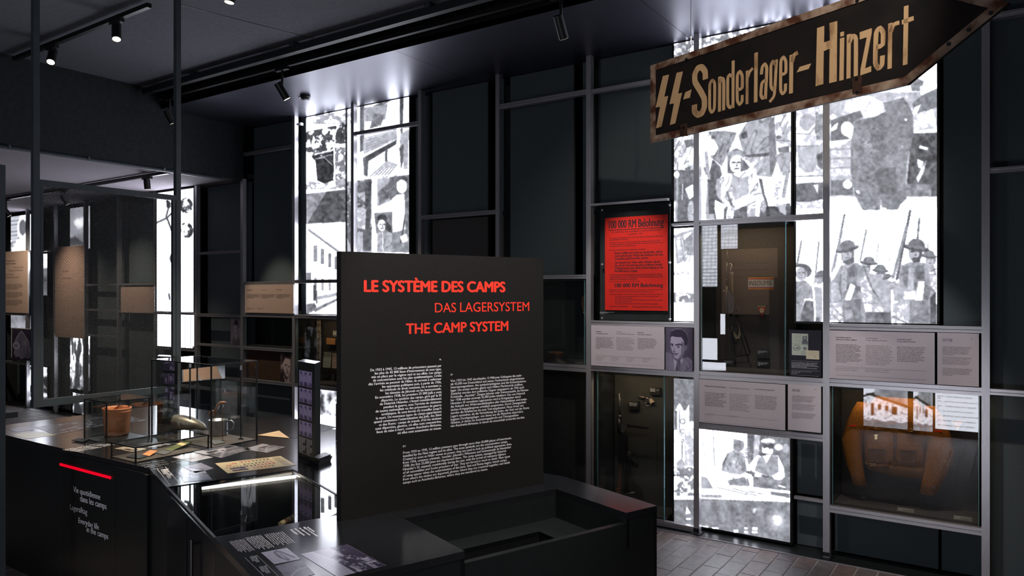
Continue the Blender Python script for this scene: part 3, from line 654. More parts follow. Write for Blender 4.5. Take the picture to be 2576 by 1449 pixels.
    p.line([(65, 280), (65, 480), (90, 495)], 6, .7); p.line([(86, 545), (86, 680)], 8, .62); p.fill(s & (p.X > 110) & (p.Y > 430) & (p.Y < 750), .88, tex=.14, sc=30)
    p.poly([(40, 720), (85, 680), (110, 740), (90, 800), (50, 790)], .76, tex=.2); p.fill(s & (p.Y > 760) & (p.Y < 1000), .62, tex=.2, sc=30, seed=5, thr=.52); p.fill(s & (p.Y > 820) & (p.Y < 835), .5, thr=.42, sc=20)
    p.fill(s & (p.Y > 1035), .58, tex=.14, sc=40, seed=107); p.poly([(125, 1085), (162, 1150), (115, 1160)], .98); p.fill(s & (p.Y > 1060) & (vnoise(p.X, p.Y, 8, 33) > .965), 1.0); p.rect(122, 1190, 160, 1206, 1.0)
    p.detail()
    p.grain(.03, 3, 7)
lightbox(-0.25, 0.708, 2.585, 4.10, 'backlit photo of armed partisans, kneeling fair-haired man in front, under leafy trees', draw_partisans, 235)
lightbox(0.747, 1.697, 1.76, 4.10, 'backlit photo of helmeted soldiers marching below a dark tarpaulin', draw_right_box, 235)
lightbox(-0.25, -0.055, 1.742, 2.528, 'narrow backlit photo of a wrecked wooden hut beside the red poster', draw_ruin, 200)
lb3 = lightbox(-0.25, 0.702, 0.035, 0.85, 'backlit photo of two gunsmiths at a workbench, one in a flat cap', draw_workshop, 235)
gprint('film_strip', (-0.25, 0.1125, 1.255), (-0.055, 0.1125, 1.255), (-0.25, 0.1125, 0.825), 46, 100, draw_workshop, PRINTE, lb3)
def draw_mid(p):
    p.at(760, 230, 0.283)
    p.v[:] = 1.0
    # left column: rock tunnel mouth, then a house
    L = p.X < 395
    n = fnoise(p.X, p.Y, 60, 111)
    p.fill(L & (p.Y > 190) & (p.Y < 290), .84, thr=.50, sc=34, seed=112); p.fill(L & (p.Y > 290 + (380 - p.X) * .2) & (p.Y < 540), .45, thr=.53, sc=40, seed=113); p.fill(L & (p.Y > 280) & (p.Y < 460) & (p.X > 300), .40, thr=.47, sc=36, seed=114)
    p.fill(L & (p.Y > 500) & (p.Y < 860) & (p.X > 290), .66, thr=.44, sc=24, seed=115); p.fill(L & (p.Y > 780) & (p.Y < 870), .86, thr=.50, sc=24, seed=119)
    p.poly([(85, 580), (105, 545), (285, 515), (290, 590), (275, 790), (200, 820), (135, 790), (120, 620)], .33, tex=.05)
    p.line([(110, 560), (280, 520)], 16, .93); p.line([(285, 520), (292, 840)], 14, .95); p.line([(150, 590), (270, 560)], 5, .98); p.line([(190, 580), (270, 655)], 6, .98); p.line([(120, 600), (200, 590)], 5, .95); p.ell(170, 570, 10, 7, .98)
    g = L & (p.Y > 880 + (300 - p.X) * .12) & (p.Y < 1178 - p.X * .05)
    p.fill(g, .72, tex=.34, sc=50, seed=116); p.fill(g & (p.X + (p.Y - 850) * .6 > 240), .48, tex=.2, sc=40, seed=117); p.fill(g & (p.X > 330) & (p.Y < 1080), .55, thr=.45, sc=20, seed=118)
    h = L & (p.Y >= 1178 - p.X * .05)
    p.fill(h, 1.0)
    p.poly([(40, 1200), (330, 1420), (400, 1470), (400, 2400), (40, 2400)], .985)
    p.line([(60, 1235), (320, 1425), (460, 1530)], 10, .62); p.line([(50, 1215), (460, 1512)], 8, .90)
    for x, y0, y1, w in ((118, 1370, 1510, 16), (182, 1400, 1535, 13), (247, 1440, 1560, 12), (300, 1470, 1580, 9)):
        p.rect(x - w, y0, x + w, y1, .60); p.rect(x - w * .7, y0 + 6, x - 2, y1 - 6, .78); p.rect(x + 3, y0 + 6, x + w * .7, y1 - 6, .80)
    for x, y0, y1, w in ((118, 1655, 1760, 13), (182, 1665, 1770, 10), (247, 1672, 1770, 9)): p.rect(x - w, y0, x + w, y1, .80)
    p.rect(38, 1610, 80, 1700, .60, tex=.15); p.rect(100, 1720, 122, 1860, .42, tex=.1); p.line([(128, 1790), (130, 1880)], 12, .55); p.ell(128, 1780, 7, 9, .5)
    p.poly([(40, 1890), (110, 1880), (130, 1910), (90, 1960), (40, 1980)], .62, tex=.3, sc=20); p.poly([(90, 1940), (330, 1830), (330, 1850), (120, 1960)], .66, tex=.15); p.fill(L & (p.Y > 1850 - p.X * .2) & (p.Y < 1880 - p.X * .2) & (p.X > 130), .86, tex=.1)
    # right: bunk timbers over two workers
    R = p.X >= 395
    p.fill(R, .97, tex=.05, sc=60, seed=121)
    def rp(pts, v, **k): p.fill(R & p.pm(pts), v, **k)
    rp([(400, 260), (400, 90), (440, 80), (440, 300)], .9, tex=.2)
    rp([(515, 80), (552, 80), (552, 520), (515, 540)], .50, tex=.12); rp([(560, 170), (800, 40), (820, 60), (640, 170)], .58, tex=.2, sc=20); rp([(550, 150), (760, 110), (740, 250), (550, 270)], .80, tex=.15); rp([(640, 200), (740, 200), (700, 300), (600, 330)], .62, tex=.2, sc=20)
    rp([(870, 20), (905, 20), (890, 420), (870, 330)], .45, tex=.15); rp([(840, 20), (870, 20), (860, 720), (825, 720)], .95, tex=.05)
    rp([(545, 430), (840, 350), (845, 420), (545, 560)], .88, tex=.1, sc=14)
    for k in range(5): p.fill(R & p.lm([(545, 420 + k * 26), (835, 345 + k * 16)], 5), .70)
    rp([(540, 590), (840, 430), (835, 470), (590, 620), (550, 700)], .42, tex=.08); rp([(550, 620), (590, 620), (580, 760), (550, 740)], .45, tex=.1); rp([(740, 520), (760, 510), (755, 620), (735, 625)], .55)
    for k in range(6): p.fill(R & p.lm([(600 + k * 30, 760), (760 + k * 16, 620 + k * 6)], 9), .74)
    rp([(870, 380), (950, 340), (950, 430), (870, 500)], .88, tex=.1); rp([(865, 500), (930, 430), (940, 460), (880, 690)], .52, tex=.12); rp([(900, 440), (945, 440), (940, 690), (900, 690)], .84, tex=.2, sc=12)
    low = R & (p.Y > 800 - (p.X - 400) * .1)
    p.fill(low, .88, tex=.1); p.fill(low & (p.X < 620) & (p.Y < 1250), .55, thr=.46, sc=34, seed=123)
    p.line([(640, 780), (645, 1420)], 50, 1.0); rp([(560, 800), (620, 790), (600, 1250), (560, 1200)], .46, tex=.15, sc=30); rp([(480, 1040), (570, 1050), (560, 1230), (490, 1210)], .9, tex=.15); rp([(540, 1250), (620, 1200), (610, 1420), (540, 1420)], .50, tex=.15)
    rp([(400, 1200), (440, 1150), (440, 1420), (400, 1300)], .6, tex=.2)
    rp([(775, 770), (840, 745), (840, 900), (780, 930)], .55, tex=.08); rp([(670, 900), (780, 800), (790, 940), (690, 1010)], .6, tex=.3, sc=20); rp([(780, 760), (950, 740), (950, 1000), (780, 960)], .60, tex=.1)
    rp([(790, 960), (840, 920), (930, 910), (955, 1000), (930, 1230), (810, 1250), (790, 1080), (650, 1095), (650, 1030)], 1.0); p.ell(885, 840, 46, 66, 1.0); p.fill(p.em(885, 800, 56, 52) & (p.Y < 800) & ~p.em(885, 850, 46, 66), .5)
    p.line([(868, 835), (880, 833)], 5, .75); p.line([(893, 833), (905, 835)], 5, .75); p.line([(875, 880), (898, 880)], 4, .8); p.line([(690, 1010), (800, 960)], 6, .7)
    rp([(640, 1080), (800, 1070), (800, 1250), (770, 1240), (660, 1260)], .66, tex=.15); soldier_face(p, 712, 1190, 40, 1.0, .58); p.fill(p.em(712, 1130, 46, 40) & ~p.em(706, 1190, 40, 52), .40); rp([(750, 1150), (790, 1200), (800, 1260), (740, 1240)], .42)
    rp([(665, 1290), (740, 1230), (810, 1280), (810, 1425), (665, 1425)], .84, tex=.2, sc=30, seed=125); p.folds(R & p.pm([(665, 1290), (740, 1230), (810, 1280), (810, 1425), (665, 1425)]), .05, .24, 126, 30); p.line([(715, 1250), (720, 1420)], 8, .95)
    rp([(800, 1260), (940, 1220), (950, 1430), (800, 1430)], .70, tex=.2, sc=30); p.fill(R & p.lm([(940, 960), (880, 1340)], 14), .45); rp([(870, 1290), (930, 1260), (940, 1330), (890, 1350)], .97)
    rp([(910, 900), (955, 880), (955, 1300), (920, 1260)], .62, tex=.2)
    p.fill(R & (p.Y > 1430), 1.0)
    p.v = np.where(p.v < .93, p.v - .08, p.v)
    p.fill((p.X > 385) & (p.X < 402), .12); p.line([(470, 775), (955, 725)], 8, 1.0)
    p.detail()
    p.grain(.03, 3, 9)
lightbox(-4.92, -3.262, 1.735, 4.10, 'tall backlit photos of a rock tunnel, white house and timber bunks', draw_mid, 150)
def draw_branch(p):
    p.v[:] = 1.0
    for (x, y, r) in ((468, 517, 17), (468, 580, 18), (430, 510, 12)):
        n = fnoise(p.X0, p.Y0, 9, int(x + y)); d = np.hypot(p.X0 - x, (p.Y0 - y) * .9)
        p.fill((d < r) & (d > r * .55) & (n > .50), .25, tex=.2, sc=8); p.fill((d < r * .6) & (n > .60), .4)
    for q in ([(395, 560), (420, 548), (450, 520)], [(420, 548), (432, 580), (450, 600)], [(432, 640), (440, 700)], [(425, 520), (418, 545)], [(440, 560), (452, 540)]): p.line(q, 3, .45, tex=.2, sc=6)
    p.ell(424, 515, 5, 9, .35); p.ell(432, 650, 5, 10, .6); p.line([(425, 740), (427, 752)], 4, .6)
lightbox(-7.955, -7.058, 1.73, 3.405, 'tall white backlit panel with a dark bare branch and round shapes', draw_branch, 110, w=0.004)
def draw_gallery(p):
    p.v[:] = 1.0
    for x in (466, 480): p.line([(x, 795), (x, 880)], 1.6, .55)
    p.rect(432, 805, 452, 862, .22); p.rect(484, 872, 492, 892, .3)
    p.rect(400, 895, 460, 960, .72, tex=.3, sc=14)
lightbox(-7.955, -7.058, 1.235, 1.685, 'short white backlit panel below the branch panel', draw_gallery, 110, w=0.012)
def draw_smoke(p):
    p.fill(p.X > -1, .82, tex=.4, sc=40, seed=131); p.fill((p.X + p.Y < 690) & (p.X < 165), .45, tex=.3, sc=20); p.poly([(155, 600), (190, 595), (215, 615), (160, 622)], .4, tex=.2)
lightbox(-10.72, -10.06, 2.70, 3.38, 'small backlit photo of rising smoke seen through the mesh screen', draw_smoke, 60)
def draw_reeds(p):
    st = vnoise(p.X0, p.Y0 * .12, 3.5, 141); p.v = np.where(st > .5, .95, .35) * np.clip(1.25 - (p.Y0 - 850) / 330, .3, 1.1); p.grain(.15, 3)
lightbox(-10.72, -10.06, 0.42, 1.30, 'backlit photo of tall reeds low behind the mesh screen', draw_reeds, 60)
def draw_dance(p):
    p.fill(p.X > -1, .30, tex=.1); p.fill(p.X > -1, .97, thr=.50, sc=18, seed=151); p.poly([(188, 1015), (200, 1015), (208, 1048), (182, 1048)], .2); p.ell(194, 1010, 5, 6, .2)
lightbox(-10.62, -10.12, 0.03, 0.36, 'low backlit photo of people near the floor behind the mesh screen', draw_dance, 60)
def draw_profile(p):
    p.v[:] = .97
    for y in range(545, 640, 9): p.line([(5, y + 6), (48, y)], 4, .55, tex=.2)
    p.ell(57, 575, 13, 30, 1.0); p.ell(57, 572, 9, 20, .45, tex=.15, sc=12); p.poly([(30, 630), (45, 600), (85, 600), (85, 640), (30, 640)], 1.0); p.line([(10, 630), (32, 610)], 5, .5)
lightbox(-12.9, -11.99, 2.74, 3.37, 'backlit photo of a person seen from behind at the far left', draw_profile, 60)
lightbox(-11.94, -11.5, 1.95, 2.66, 'slim white backlit panel beside the brown text panel', lambda p: p.fill(p.Y0 > 675, .5, tex=.5, sc=16, seed=6), 60)
lightbox(-12.9, -11.99, 1.36, 1.59, 'backlit photo of foliage below the brown text panel', lambda p: p.fill(p.X > -1, .55, tex=.5, sc=16, seed=8), 60)
lightbox(-12.3, -11.5, 0.12, 0.72, 'backlit photo of standing people low at the far left', lambda p: (p.fill(p.X > -1, .2), p.fill(p.X > -1, .96, thr=.52, sc=14, seed=9)), 60)
def draw_orchard(p):
    n = fnoise(p.X0, p.Y0, 10, 161); p.v = np.where(n > .52, .9, np.where(n > .4, .55, .25)); p.fill(p.Y0 > 1045, 1.0); p.ell(838, 1025, 9, 20, 1.0); p.poly([(835, 1040), (850, 1000), (856, 1050)], .95)
lightbox(-4.90, -4.05, 0.30, 0.855, 'backlit photo of trees and a seated figure behind the photo column', draw_orchard, 100)

# ------------------------------------------------------------------ text boards on the wall
def board(name, label, px4, m, cat='text panel', group=None, w=-0.014, th=0.0135, edge=True):
    (x0, y0), (x1, y1) = px4
    u0, z1 = PW(x0, y0, w); u1, _ = PW(x1, y0, w); z0 = PW(x1, y1, w)[1]
    t = thing(name, label, cat, ((u0 + u1) / 2, w, z0), group)
    MB().box(u0, u1, w, w + th, z0, z1).build('board', m, t)
    if edge: MB().box(u1, u1 + 0.003, w + 0.001, w + th, z0, z1).build('board_edge', BOARDE, t)
    return t
def rule(t, x0, x1, y, w=-0.0143, m=None, h=0.0012, name='rule'):
    u0, z = PW(x0, y, w); u1 = PW(x1, y, w)[0]
    MB().box(u0, u1, w, w + 0.0003, z - h / 2, z + h / 2).build(name, m or INK2, t)
G = 'beige text panels on the display wall'
b1 = board('text_board', 'beige panel headed Sabotage et résistance armée beneath the red poster', ((1487, 818), (1670, 930)), BOARD, group=G)
wtext('Sabotage\net résistance armée', 1499, 835, 1529, 840, INK, b1, bold=.02)
wtext('Sabotage\nund bewaffneter Widerstand', 1550.5, 836, 1595, 841, INK2, b1)
wtext('Sabotage\nand armed resistance', 1604, 837.5, 1639, 842.5, INK, b1, bold=.012)
wtext('Les actes de résistance armée sont rares\nau Luxembourg. Il y a des actes de\nsabotage isolés, contre les chemins\nde fer ou les installations sidérurgiques\net quelques attentats contre des nazis\nou des collaborateurs, comme l’assassi-\nnat de l’Ortsgruppenleiter de Junglinster.\nOccasionnellement, des fusillades\néclatent entre des résistants et la police\nallemande.', 1499, 849, 1544, 877, INK, b1, bold=.015)
wtext('Bewaffneter Widerstand gibt es in\nLuxemburg kaum. Er besteht im Wesent-\nlichen aus vereinzelten Sabotageakten\ngegen die Eisenbahn oder die Stahlwerke\nund aus ein paar Anschlägen gegen Nazis\noder Kollaborateure, wie die\nErmordung des Ortsgruppenleiters\nvon Junglinster. Gelegentlich kommt es\nzu Schießereien zwischen Widerstands-\nkämpfern und der deutschen Polizei.', 1550.5, 850.5, 1597, 880, INK2, b1)
wtext('Acts of armed resistance are rare in\nLuxembourg. There are isolated acts of\nsabotage, against railways or steelworks,\nas well as a few attacks on Nazis or local\ncollaborators, such as the assassination\nof the Ortsgruppenleiter of Junglinster.\nOccasionally, shooting breaks out\nbetween resistance fighters and the\nGerman police.', 1604, 852, 1652, 878, INK, b1, bold=.01)
rule(b1, 1499, 1653, 894); rule(b1, 1499, 1653, 912)
for x in (1499, 1537, 1575.5, 1616): wtext('1\nAttentat, Sabotage 1942\nArchives nationales\nde Luxembourg', x, 895 + (x - 1499) * .035, x + 22, 906 + (x - 1499) * .035, INK2, b1)
b2 = board('text_board', 'beige panel headed Maquisards luxembourgeois above the workbench photo', ((1759, 954), (1974, 1083)), BOARD, group=G)
wtext('Maquisards luxembourgeois', 1773, 972, 1826, 974, INK, b2, bold=.02)
wtext('Luxemburger Maquisarden', 1835, 976.5, 1885, 978, INK2, b2)
wtext('Luxembourg maquisards', 1899, 980, 1948, 982, INK, b2, bold=.012)
wtext('Plus de 400 Luxembourgeois rejoignent\nles maquis français ou belges. Il s’agit\nentre autres de résistants, de réfractaires,\nde déserteurs et de Juifs. Avec leurs\ncompagnons ils vivent dans\nles bois et les montagnes de régions peu\npeuplées. À partir de ces bases, ils lancent\ndes embuscades contre les troupes\nallemandes. Près de 70 maquisards\nluxembourgeois sont tués au combat.', 1773, 988, 1828, 1020, INK, b2, bold=.015)
wtext('Mehr als 400 Luxemburger schließen sich\ndem französischen oder belgischen\nMaquis an. Es handelt sich dabei unter\nanderem um Widerstandskämpfer,\nWehrdienstverweigerer, Deserteure\nund Juden. Sie verstecken\nsich in den Wäldern und Bergen\ndünn besiedelter Gegenden. Von dort\naus starten sie Überfälle auf deutsche\nTruppen. Fast 70 Luxemburger\nMaquisarden werden im Kampf getötet.', 1835, 992, 1890, 1031, INK2, b2)
wtext('More than 400 Luxembourgers join the\nFrench or Belgian Maquis. They include\nresistance fighters, draft evaders, de-\nserters and Jews. The maquisards base\nthemselves in the woods and mountains\nof sparsely populated areas. From here,\nthey launch ambushes against German\ntroops. More than 70 Luxembourgers\nmaquisards are killed in the fighting.', 1899, 996, 1955, 1027, INK, b2, bold=.01)
rule(b2, 1773, 1958, 1041); rule(b2, 1773, 1958, 1060)
for x in (1773, 1834): wtext('1\nMaquisards luxembourgeois\nau Vercors, 1944', x, 1037 + (x - 1773) * .08, x + 22, 1045 + (x - 1773) * .08, INK2, b2)
b3 = board('text_board', 'beige panel headed Luxembourgeois dans les armées alliées below the marching soldiers', ((2086, 831), (2350, 967)), BOARD, group=G)
wtext('Luxembourgeois\ndans les armées alliées', 2103, 850, 2155, 855.5, INK, b3, bold=.02)
wtext('Luxemburger\nin den alliierten Armeen', 2178, 852, 2232, 857.5, INK2, b3)
wtext('Luxembourgers\nin the Allied armies', 2256.5, 855, 2303, 860.5, INK, b3, bold=.012)
wtext('Des Luxembourgeois tentent de re-\njoindre la Grande-Bretagne pour s’enga-\nger dans les armées alliées. Beaucoup\nsont arrêtés en France ou en Espagne.\nCeux qui arrivent à Londres, s’engagent\ndans la Luxembourg Battery de\nla Brigade Piron, les Forces françaises\nlibres ou l’armée britannique. Quelques\nLuxembourgeois s’engagent dans l’U.S.\nArmy. Sur le front de l’est, certains\nenrôlés de force désertent pour rejoindre\nl’Armée rouge, mais la plupart d’entre\neux sont internés.', 2103, 867.5, 2169, 911, INK, b3, bold=.015)
wtext('Einige Luxemburger versuchen, nach\nGroßbritannien zu gelangen, um sich den\nalliierten Armeen anzuschließen. Viele\nwerden in Frankreich oder Spanien festge-\nnommen. Diejenigen, die es nach London\nschaffen, schließen sich der Luxembourg\nBattery der Brigade Piron, den Forces\nfrançaises libres oder der britischen Armee\nan. Einige Luxemburger gehen zur U.S.\nArmy. An der Ostfront desertieren einige\nZwangsrekrutierte, um sich der Roten\nArmee anzuschließen, die meisten von\nihnen werden jedoch interniert.', 2178, 870, 2247, 917, INK2, b3)
wtext('Some Luxembourgers try to get to Great\nBritain to join the Allied armies. Many are\narrested in France or Spain. Those that\nmake it to London join the Luxembourg\nBattery of the Piron Brigade, the Free\nFrench Forces or the British Army.\nSome Luxembourgers join the U.S. Army.\nAt the eastern front, some forced con-\nscripts also desert to join the Red Army,\nbut most of them are interned.', 2256.5, 873.5, 2327, 909, INK, b3, bold=.01)
rule(b3, 2103, 2329, 922); rule(b3, 2103, 2329, 943)
for x, e in ((2102, 2160), (2176, 2240)): wtext('1\nSoldats luxembourgeois dans la brigade Piron,\nMarche à Londres devant le roi George VI', x, 922 + (x - 2102) * .05, e, 931 + (x - 2102) * .05, INK2, b3)
def bio(x0, y0, x1, y1, nm, label, yrs):
    b = board('biography_board', label, ((x0, y0), (x1, y1)), BOARD, group=G)
    s = (x1 - x0) / 103
    wtext(nm + '\n' + yrs, x0 + 13 * s, y0 + 17 * s, x0 + 38 * s, y0 + 21.5 * s, INK, b, bold=.02)
    wtext('~f', x0 + 83 * s, y0 + 18 * s, x0 + 89 * s, y0 + 18 * s, INK2, b)
    P = ['Ancien soldat de la Compagnie des volontaires,\nil tente en 1940 de passer en France puis en\nEspagne. Arrêté à plusieurs reprises, il est\nremis aux autorités et interné au camp de\nMiranda. Libéré, il rejoint la brigade Piron\net participe à la libération de la Belgique\net de la Hollande.',
         'Der frühere Angehörige der Freiwilligenkompanie\nversucht 1940, nach Frankreich und Spanien zu\ngelangen. Mehrmals verhaftet, kommt er ins\nLager Miranda. Nach seiner Freilassung schließt\ner sich der Brigade Piron an und nimmt an der\nBefreiung Belgiens und der Niederlande teil.',
         'A former member of the Volunteer Company, he\ntries in 1940 to reach France and Spain. Arrested\nseveral times, he is interned at Miranda camp.\nOnce released he joins the Piron brigade and\ntakes part in the liberation of Belgium and of\nthe Netherlands.']
    for k, (yy, c) in enumerate(((36, INK), (62, INK2), (90, INK))):
        n = P[k].count('\n'); wtext(P[k], x0 + 13 * s, y0 + yy * s, x0 + 87 * s, y0 + (yy + 3.3 * n) * s, c, b)
    return b
bio(1982, 967, 2064, 1089, 'Armand Lulb', 'small beige biography panel right of the Maquisards panel', '(1907–2005)')
bio(2358, 837, 2461, 973, 'Louis Smithy', 'small beige biography panel at the right end of the allied armies panel', '(1919–1990)')
# dark board with identity papers
db = board('document_board', 'dark violet board showing a folded identity paper and a small card', ((1985, 830), (2066, 948)), NAVY, edge=False)
def paper_id(p):
    p.c = None; p.v[:] = .86; p.grain(.04, 6)
    for y in range(8, 52, 7): p.line([(8, y), (60, y)], 1.6, .62, tex=.2, sc=5)
    p.rect(66, 12, 92, 34, .35); p.ell(79, 20, 7, 6, .75); p.rect(62, 34, 98, 48, .42); p.line([(0, 50), (100, 50)], 1.2, .6)
    p.fill(p.em(30, 66, 22, 13) & ~p.em(30, 66, 19, 11), .45); p.line([(15, 72), (45, 60), (30, 70), (55, 66)], 2, .35); p.ell(80, 68, 12, 7, .5); p.fill(p.em(68, 88, 11, 8) & ~p.em(68, 88, 9, 6.5), .5)
def wprint(name, x0, y0, x1, y1, draw, parent, ppm=400, w=-0.0145, colf=None, mt=None, px=False):
    u0, z1 = PW(x0, y0, w); u1, _ = PW(x1, y0, w); z0 = PW(x0, y1, w)[1]
    return gprint(name, (u0, w, z1), (u1, w, z1), (u0, w, z0), max(6, int((u1 - u0) * ppm)), max(6, int((z1 - z0) * ppm)), draw, mt or PRINT, parent, px, colf or refl)
wprint('identity_paper', 1992, 838.5, 2033, 893, paper_id, db, colf=lambda v: refl(v, (.05, .1, .2), (.88, .92, .84)))
def card(p):
    p.v[:] = .9; p.grain(.04, 6)
    for y in (25, 40, 52): p.line([(12, y), (80, y - 2)], 3, .75, tex=.1, sc=5)
    p.line([(55, 75), (75, 68)], 4, .5)
wprint('small_card', 2028, 881, 2061, 903, card, db, w=-0.015, colf=lambda v: refl(v, (.3, .2, .1), (.95, .92, .82)))
for y in (907, 930, 943): rule(db, 1991, 2060, y, m=WHITE, h=.0008)
wtext('Carte d’identité falsifiée d’un résistant luxembourgeois\nau maquis, au nom d’emprunt, utilisée en France\navec une attestation de démobilisation délivrée 1944\nGefälschter Ausweis eines Luxemburger Widerständlers,\nausgestellt auf einen Decknamen\nFalse identity card of a Luxembourg resistance fighter', 1991, 912, 2060, 925, WHITE, db)
wtext('Musée national de la Résistance et des Droits humains\nCollection privée, 1944\nprêt de la famille', 1991, 934, 2042, 940, WHITE, db)
# portrait photograph
pp = board('portrait_photo', 'violet-toned portrait photo of a dark-haired man in suit and tie by steel post', ((1674, 823), (1744, 932)), NAVY, cat='photo', edge=False)
def portrait(p):
    p.v[:] = .30; p.grain(.05, 20); X, Y = p.X, p.Y
    d = np.hypot((X - 40) / 60, (Y - 30) / 60); p.v = p.v + .18 * np.clip(1 - d, 0, 1)
    p.poly([(0, 57), (20, 60), (30, 68), (60, 72), (85, 66), (100, 75), (100, 100), (0, 100)], .56, tex=.12, sc=14, seed=2)
    p.poly([(14, 68), (24, 62), (36, 100), (10, 100)], .62, tex=.06); p.poly([(64, 72), (82, 76), (92, 88), (70, 100), (60, 100)], .62, tex=.06); p.line([(78, 88), (82, 92)], 1.8, .2); p.line([(88, 82), (93, 88), (72, 100)], 1.5, .28)
    p.poly([(30, 72), (46, 80), (66, 66), (64, 78), (56, 84), (50, 100), (34, 100)], .90)
    p.poly([(44, 76), (56, 76), (56, 84), (50, 100), (36, 100), (40, 86)], .42, tex=.25, sc=8)
    p.poly([(28, 62), (62, 58), (66, 68), (52, 76), (36, 74)], .42)
    p.poly([(18, 36), (20, 22), (40, 16), (66, 24), (74, 38), (70, 56), (60, 68), (46, 73), (34, 70), (26, 58), (20, 46)], .88)
    p.poly([(60, 30), (72, 36), (70, 56), (58, 70), (46, 73), (58, 60)], .60)
    p.ell(75, 44, 5, 8, .55)
    p.poly([(16, 24), (20, 10), (34, 3), (60, 2), (78, 10), (86, 22), (80, 38), (72, 42), (68, 30), (60, 22), (44, 22), (24, 20)], .16, tex=.06, sc=8)
    p.line([(22, 8), (40, 3), (62, 3), (80, 14), (85, 26)], 1.2, .75, tex=.3, sc=4)
    p.line([(19, 38), (28, 39)], 2.8, .15); p.line([(38, 40), (54, 38), (62, 40)], 3.0, .15); p.ell(25, 42, 3.2, 1.8, .25); p.ell(48, 44, 4, 2.2, .25); p.ell(47, 43.5, 1.5, 1, .7)
    p.poly([(30, 42), (36, 52), (34, 56), (28, 55)], .72); p.line([(28, 55.5), (36, 56)], 1.8, .3); p.line([(28, 60), (40, 61), (46, 60)], 2.2, .22); p.line([(32, 63.5), (42, 63.5)], 1.6, .5); p.line([(24, 58), (26, 60)], 1.4, .2)
wprint('photo_print', 1674.5, 823.5, 1742, 931.5, portrait, pp, ppm=420, colf=lambda v: refl(v, (.10, .07, .16), (.86, .83, .95)))
# ------------------------------------------------------------------ red reward poster behind a clear plate
REDP = mat('red_poster_paper', (0.88, 0.030, 0.018), 0.55, var=0.03, scale=60, spec=0.3)
ps = thing('reward_poster', 'bright red printed poster headed 100 000 RM Belohnung under clear plate', 'poster', (-0.6, 0.06, 1.8))
u0, z1 = PW(1513, 510, 0.06); u1 = PW(1690, 510, 0.06)[0]; z0 = PW(1513, 806, .06)[1]
MB().box(-0.93, -0.268, 0.07, 0.09, 1.74, 2.755).build('backing_board', WALLM, ps)
W = 0.05
pu0, pz1 = PW(1522, 549, W); pu1 = PW(1679, 541, W)[0]; pz0 = PW(1522, 780, W)[1]
MB().box(pu0, pu1, W, W + 0.004, pz0, pz1).build('poster_sheet', REDP, ps)
MB().add([(-.93, .033, 1.745), (-.268, .033, 1.745), (-.268, .033, 2.75), (-.93, .033, 2.75)], [(0, 1, 2, 3)]).build('clear_plate', GLASS, ps)
for px, py in ((1515.5, 529), (1685, 516), (1515.5, 665), (1685, 660), (1515.5, 800), (1685, 803)):
    a, c = PW(px, py, .03); MB().tube([(a, .022, c), (a, .036, c)], .009, 10).build('screw', STEEL, ps)
PK = mat('poster_ink', (0.035, 0.012, 0.02), 0.7)
def pt(b, x0, y0, x1, y1, **k): wtext(b, x0, y0, x1, y1, PK, ps, w=W - 0.0004, **k)
pt('100 000 RM Belohnung', 1532, 575, 1669.5, 575, bold=.035, ys=1.75, res=3)
rule(ps, 1531.5, 1670, 575.5 + 4, w=W - .0004, m=PK, h=.006)
pt('für Aufklärung eines Anschlages auf die Eisenbahnstrecke', 1539, 586, 1662, 586, bold=.02); pt('Luxemburg – Trier', 1579, 590.5, 1618, 590.5, bold=.02)
pt('Am 22. Juni 1942, entgleiste um 0.17 Uhr in der Nähe des Haltepunktes Mamerwerk\nein planmäßiger Personenzug.', 1533.5, 601, 1667.5, 605, bold=.03)
pt('Am gleichen Tag, kurz vor Mitternacht, entgleiste auf der gleichen Strecke in der Nähe\nvon Postgarn des Bahnhofs Dommeldorf (Luxemburg) ein Güterzug, wobei die Lokomotive\nund einige Wagen schwer beschädigt wurden.', 1533.5, 612, 1667.5, 621, bold=.03)
pt('Es ist eine Anzahl Schwer- und Leichtverletzte zu beklagen.', 1533.5, 631, 1624, 631, bold=.03)
pt('Beide Unfälle sind dadurch entstanden, daß in\nverbrecherischer Weise die Schienen von den\nSchwellen gelöst worden waren.', 1546.5, 639.5, 1668, 653.5, bold=.035, ys=1.15)
pt('Die Absicht der Täter zielte offenbar darauf\nhin, durch Vernichtung einer größeren Anzahl\nVolksgenossen eine starke Beunruhigung in die\nBevölkerung zu tragen.', 1546.5, 663.5, 1668, 684.5, bold=.035, ys=1.15)
pt('Die Verkehrssicherheit liegt im allgemeinen Interesse. Alle Volksgenossen werden\ndeshalb aufgefordert, an der Fahndung nach den Tätern mitzuarbeiten, und die Maß-\nnahmen zu deren Ergreifung zu unterstützen.', 1533.5, 692.5, 1668, 703, bold=.02)
for y in (693.5, 699): rule(ps, 1533.5, 1668, y, w=W - .0004, m=PK, h=.002)
rule(ps, 1533.5, 1602, 704, w=W - .0004, m=PK, h=.002)
pt('Der Reichsverkehrsminister hat für diese Mitarbeit', 1533.5, 709.5, 1610, 709.5, bold=.02)
pt('100 000 RM Belohnung', 1547, 722.5, 1667.5, 722.5, bold=.035, ys=1.0, res=3)
pt('ausgesetzt. Dieser Betrag wird ganz oder in Teilbeträgen von der Deutschen Reichs-\nbahn nach freiem Ermessen unter Ausschluß des Rechtsweges verteilt.', 1533.5, 730.5, 1667.5, 735, bold=.018)
pt('Sachdienliche Angaben, die auf Wunsch vertraulich behandelt werden, sind zu richten an', 1533.5, 741.5, 1667.5, 741.5, bold=.025)
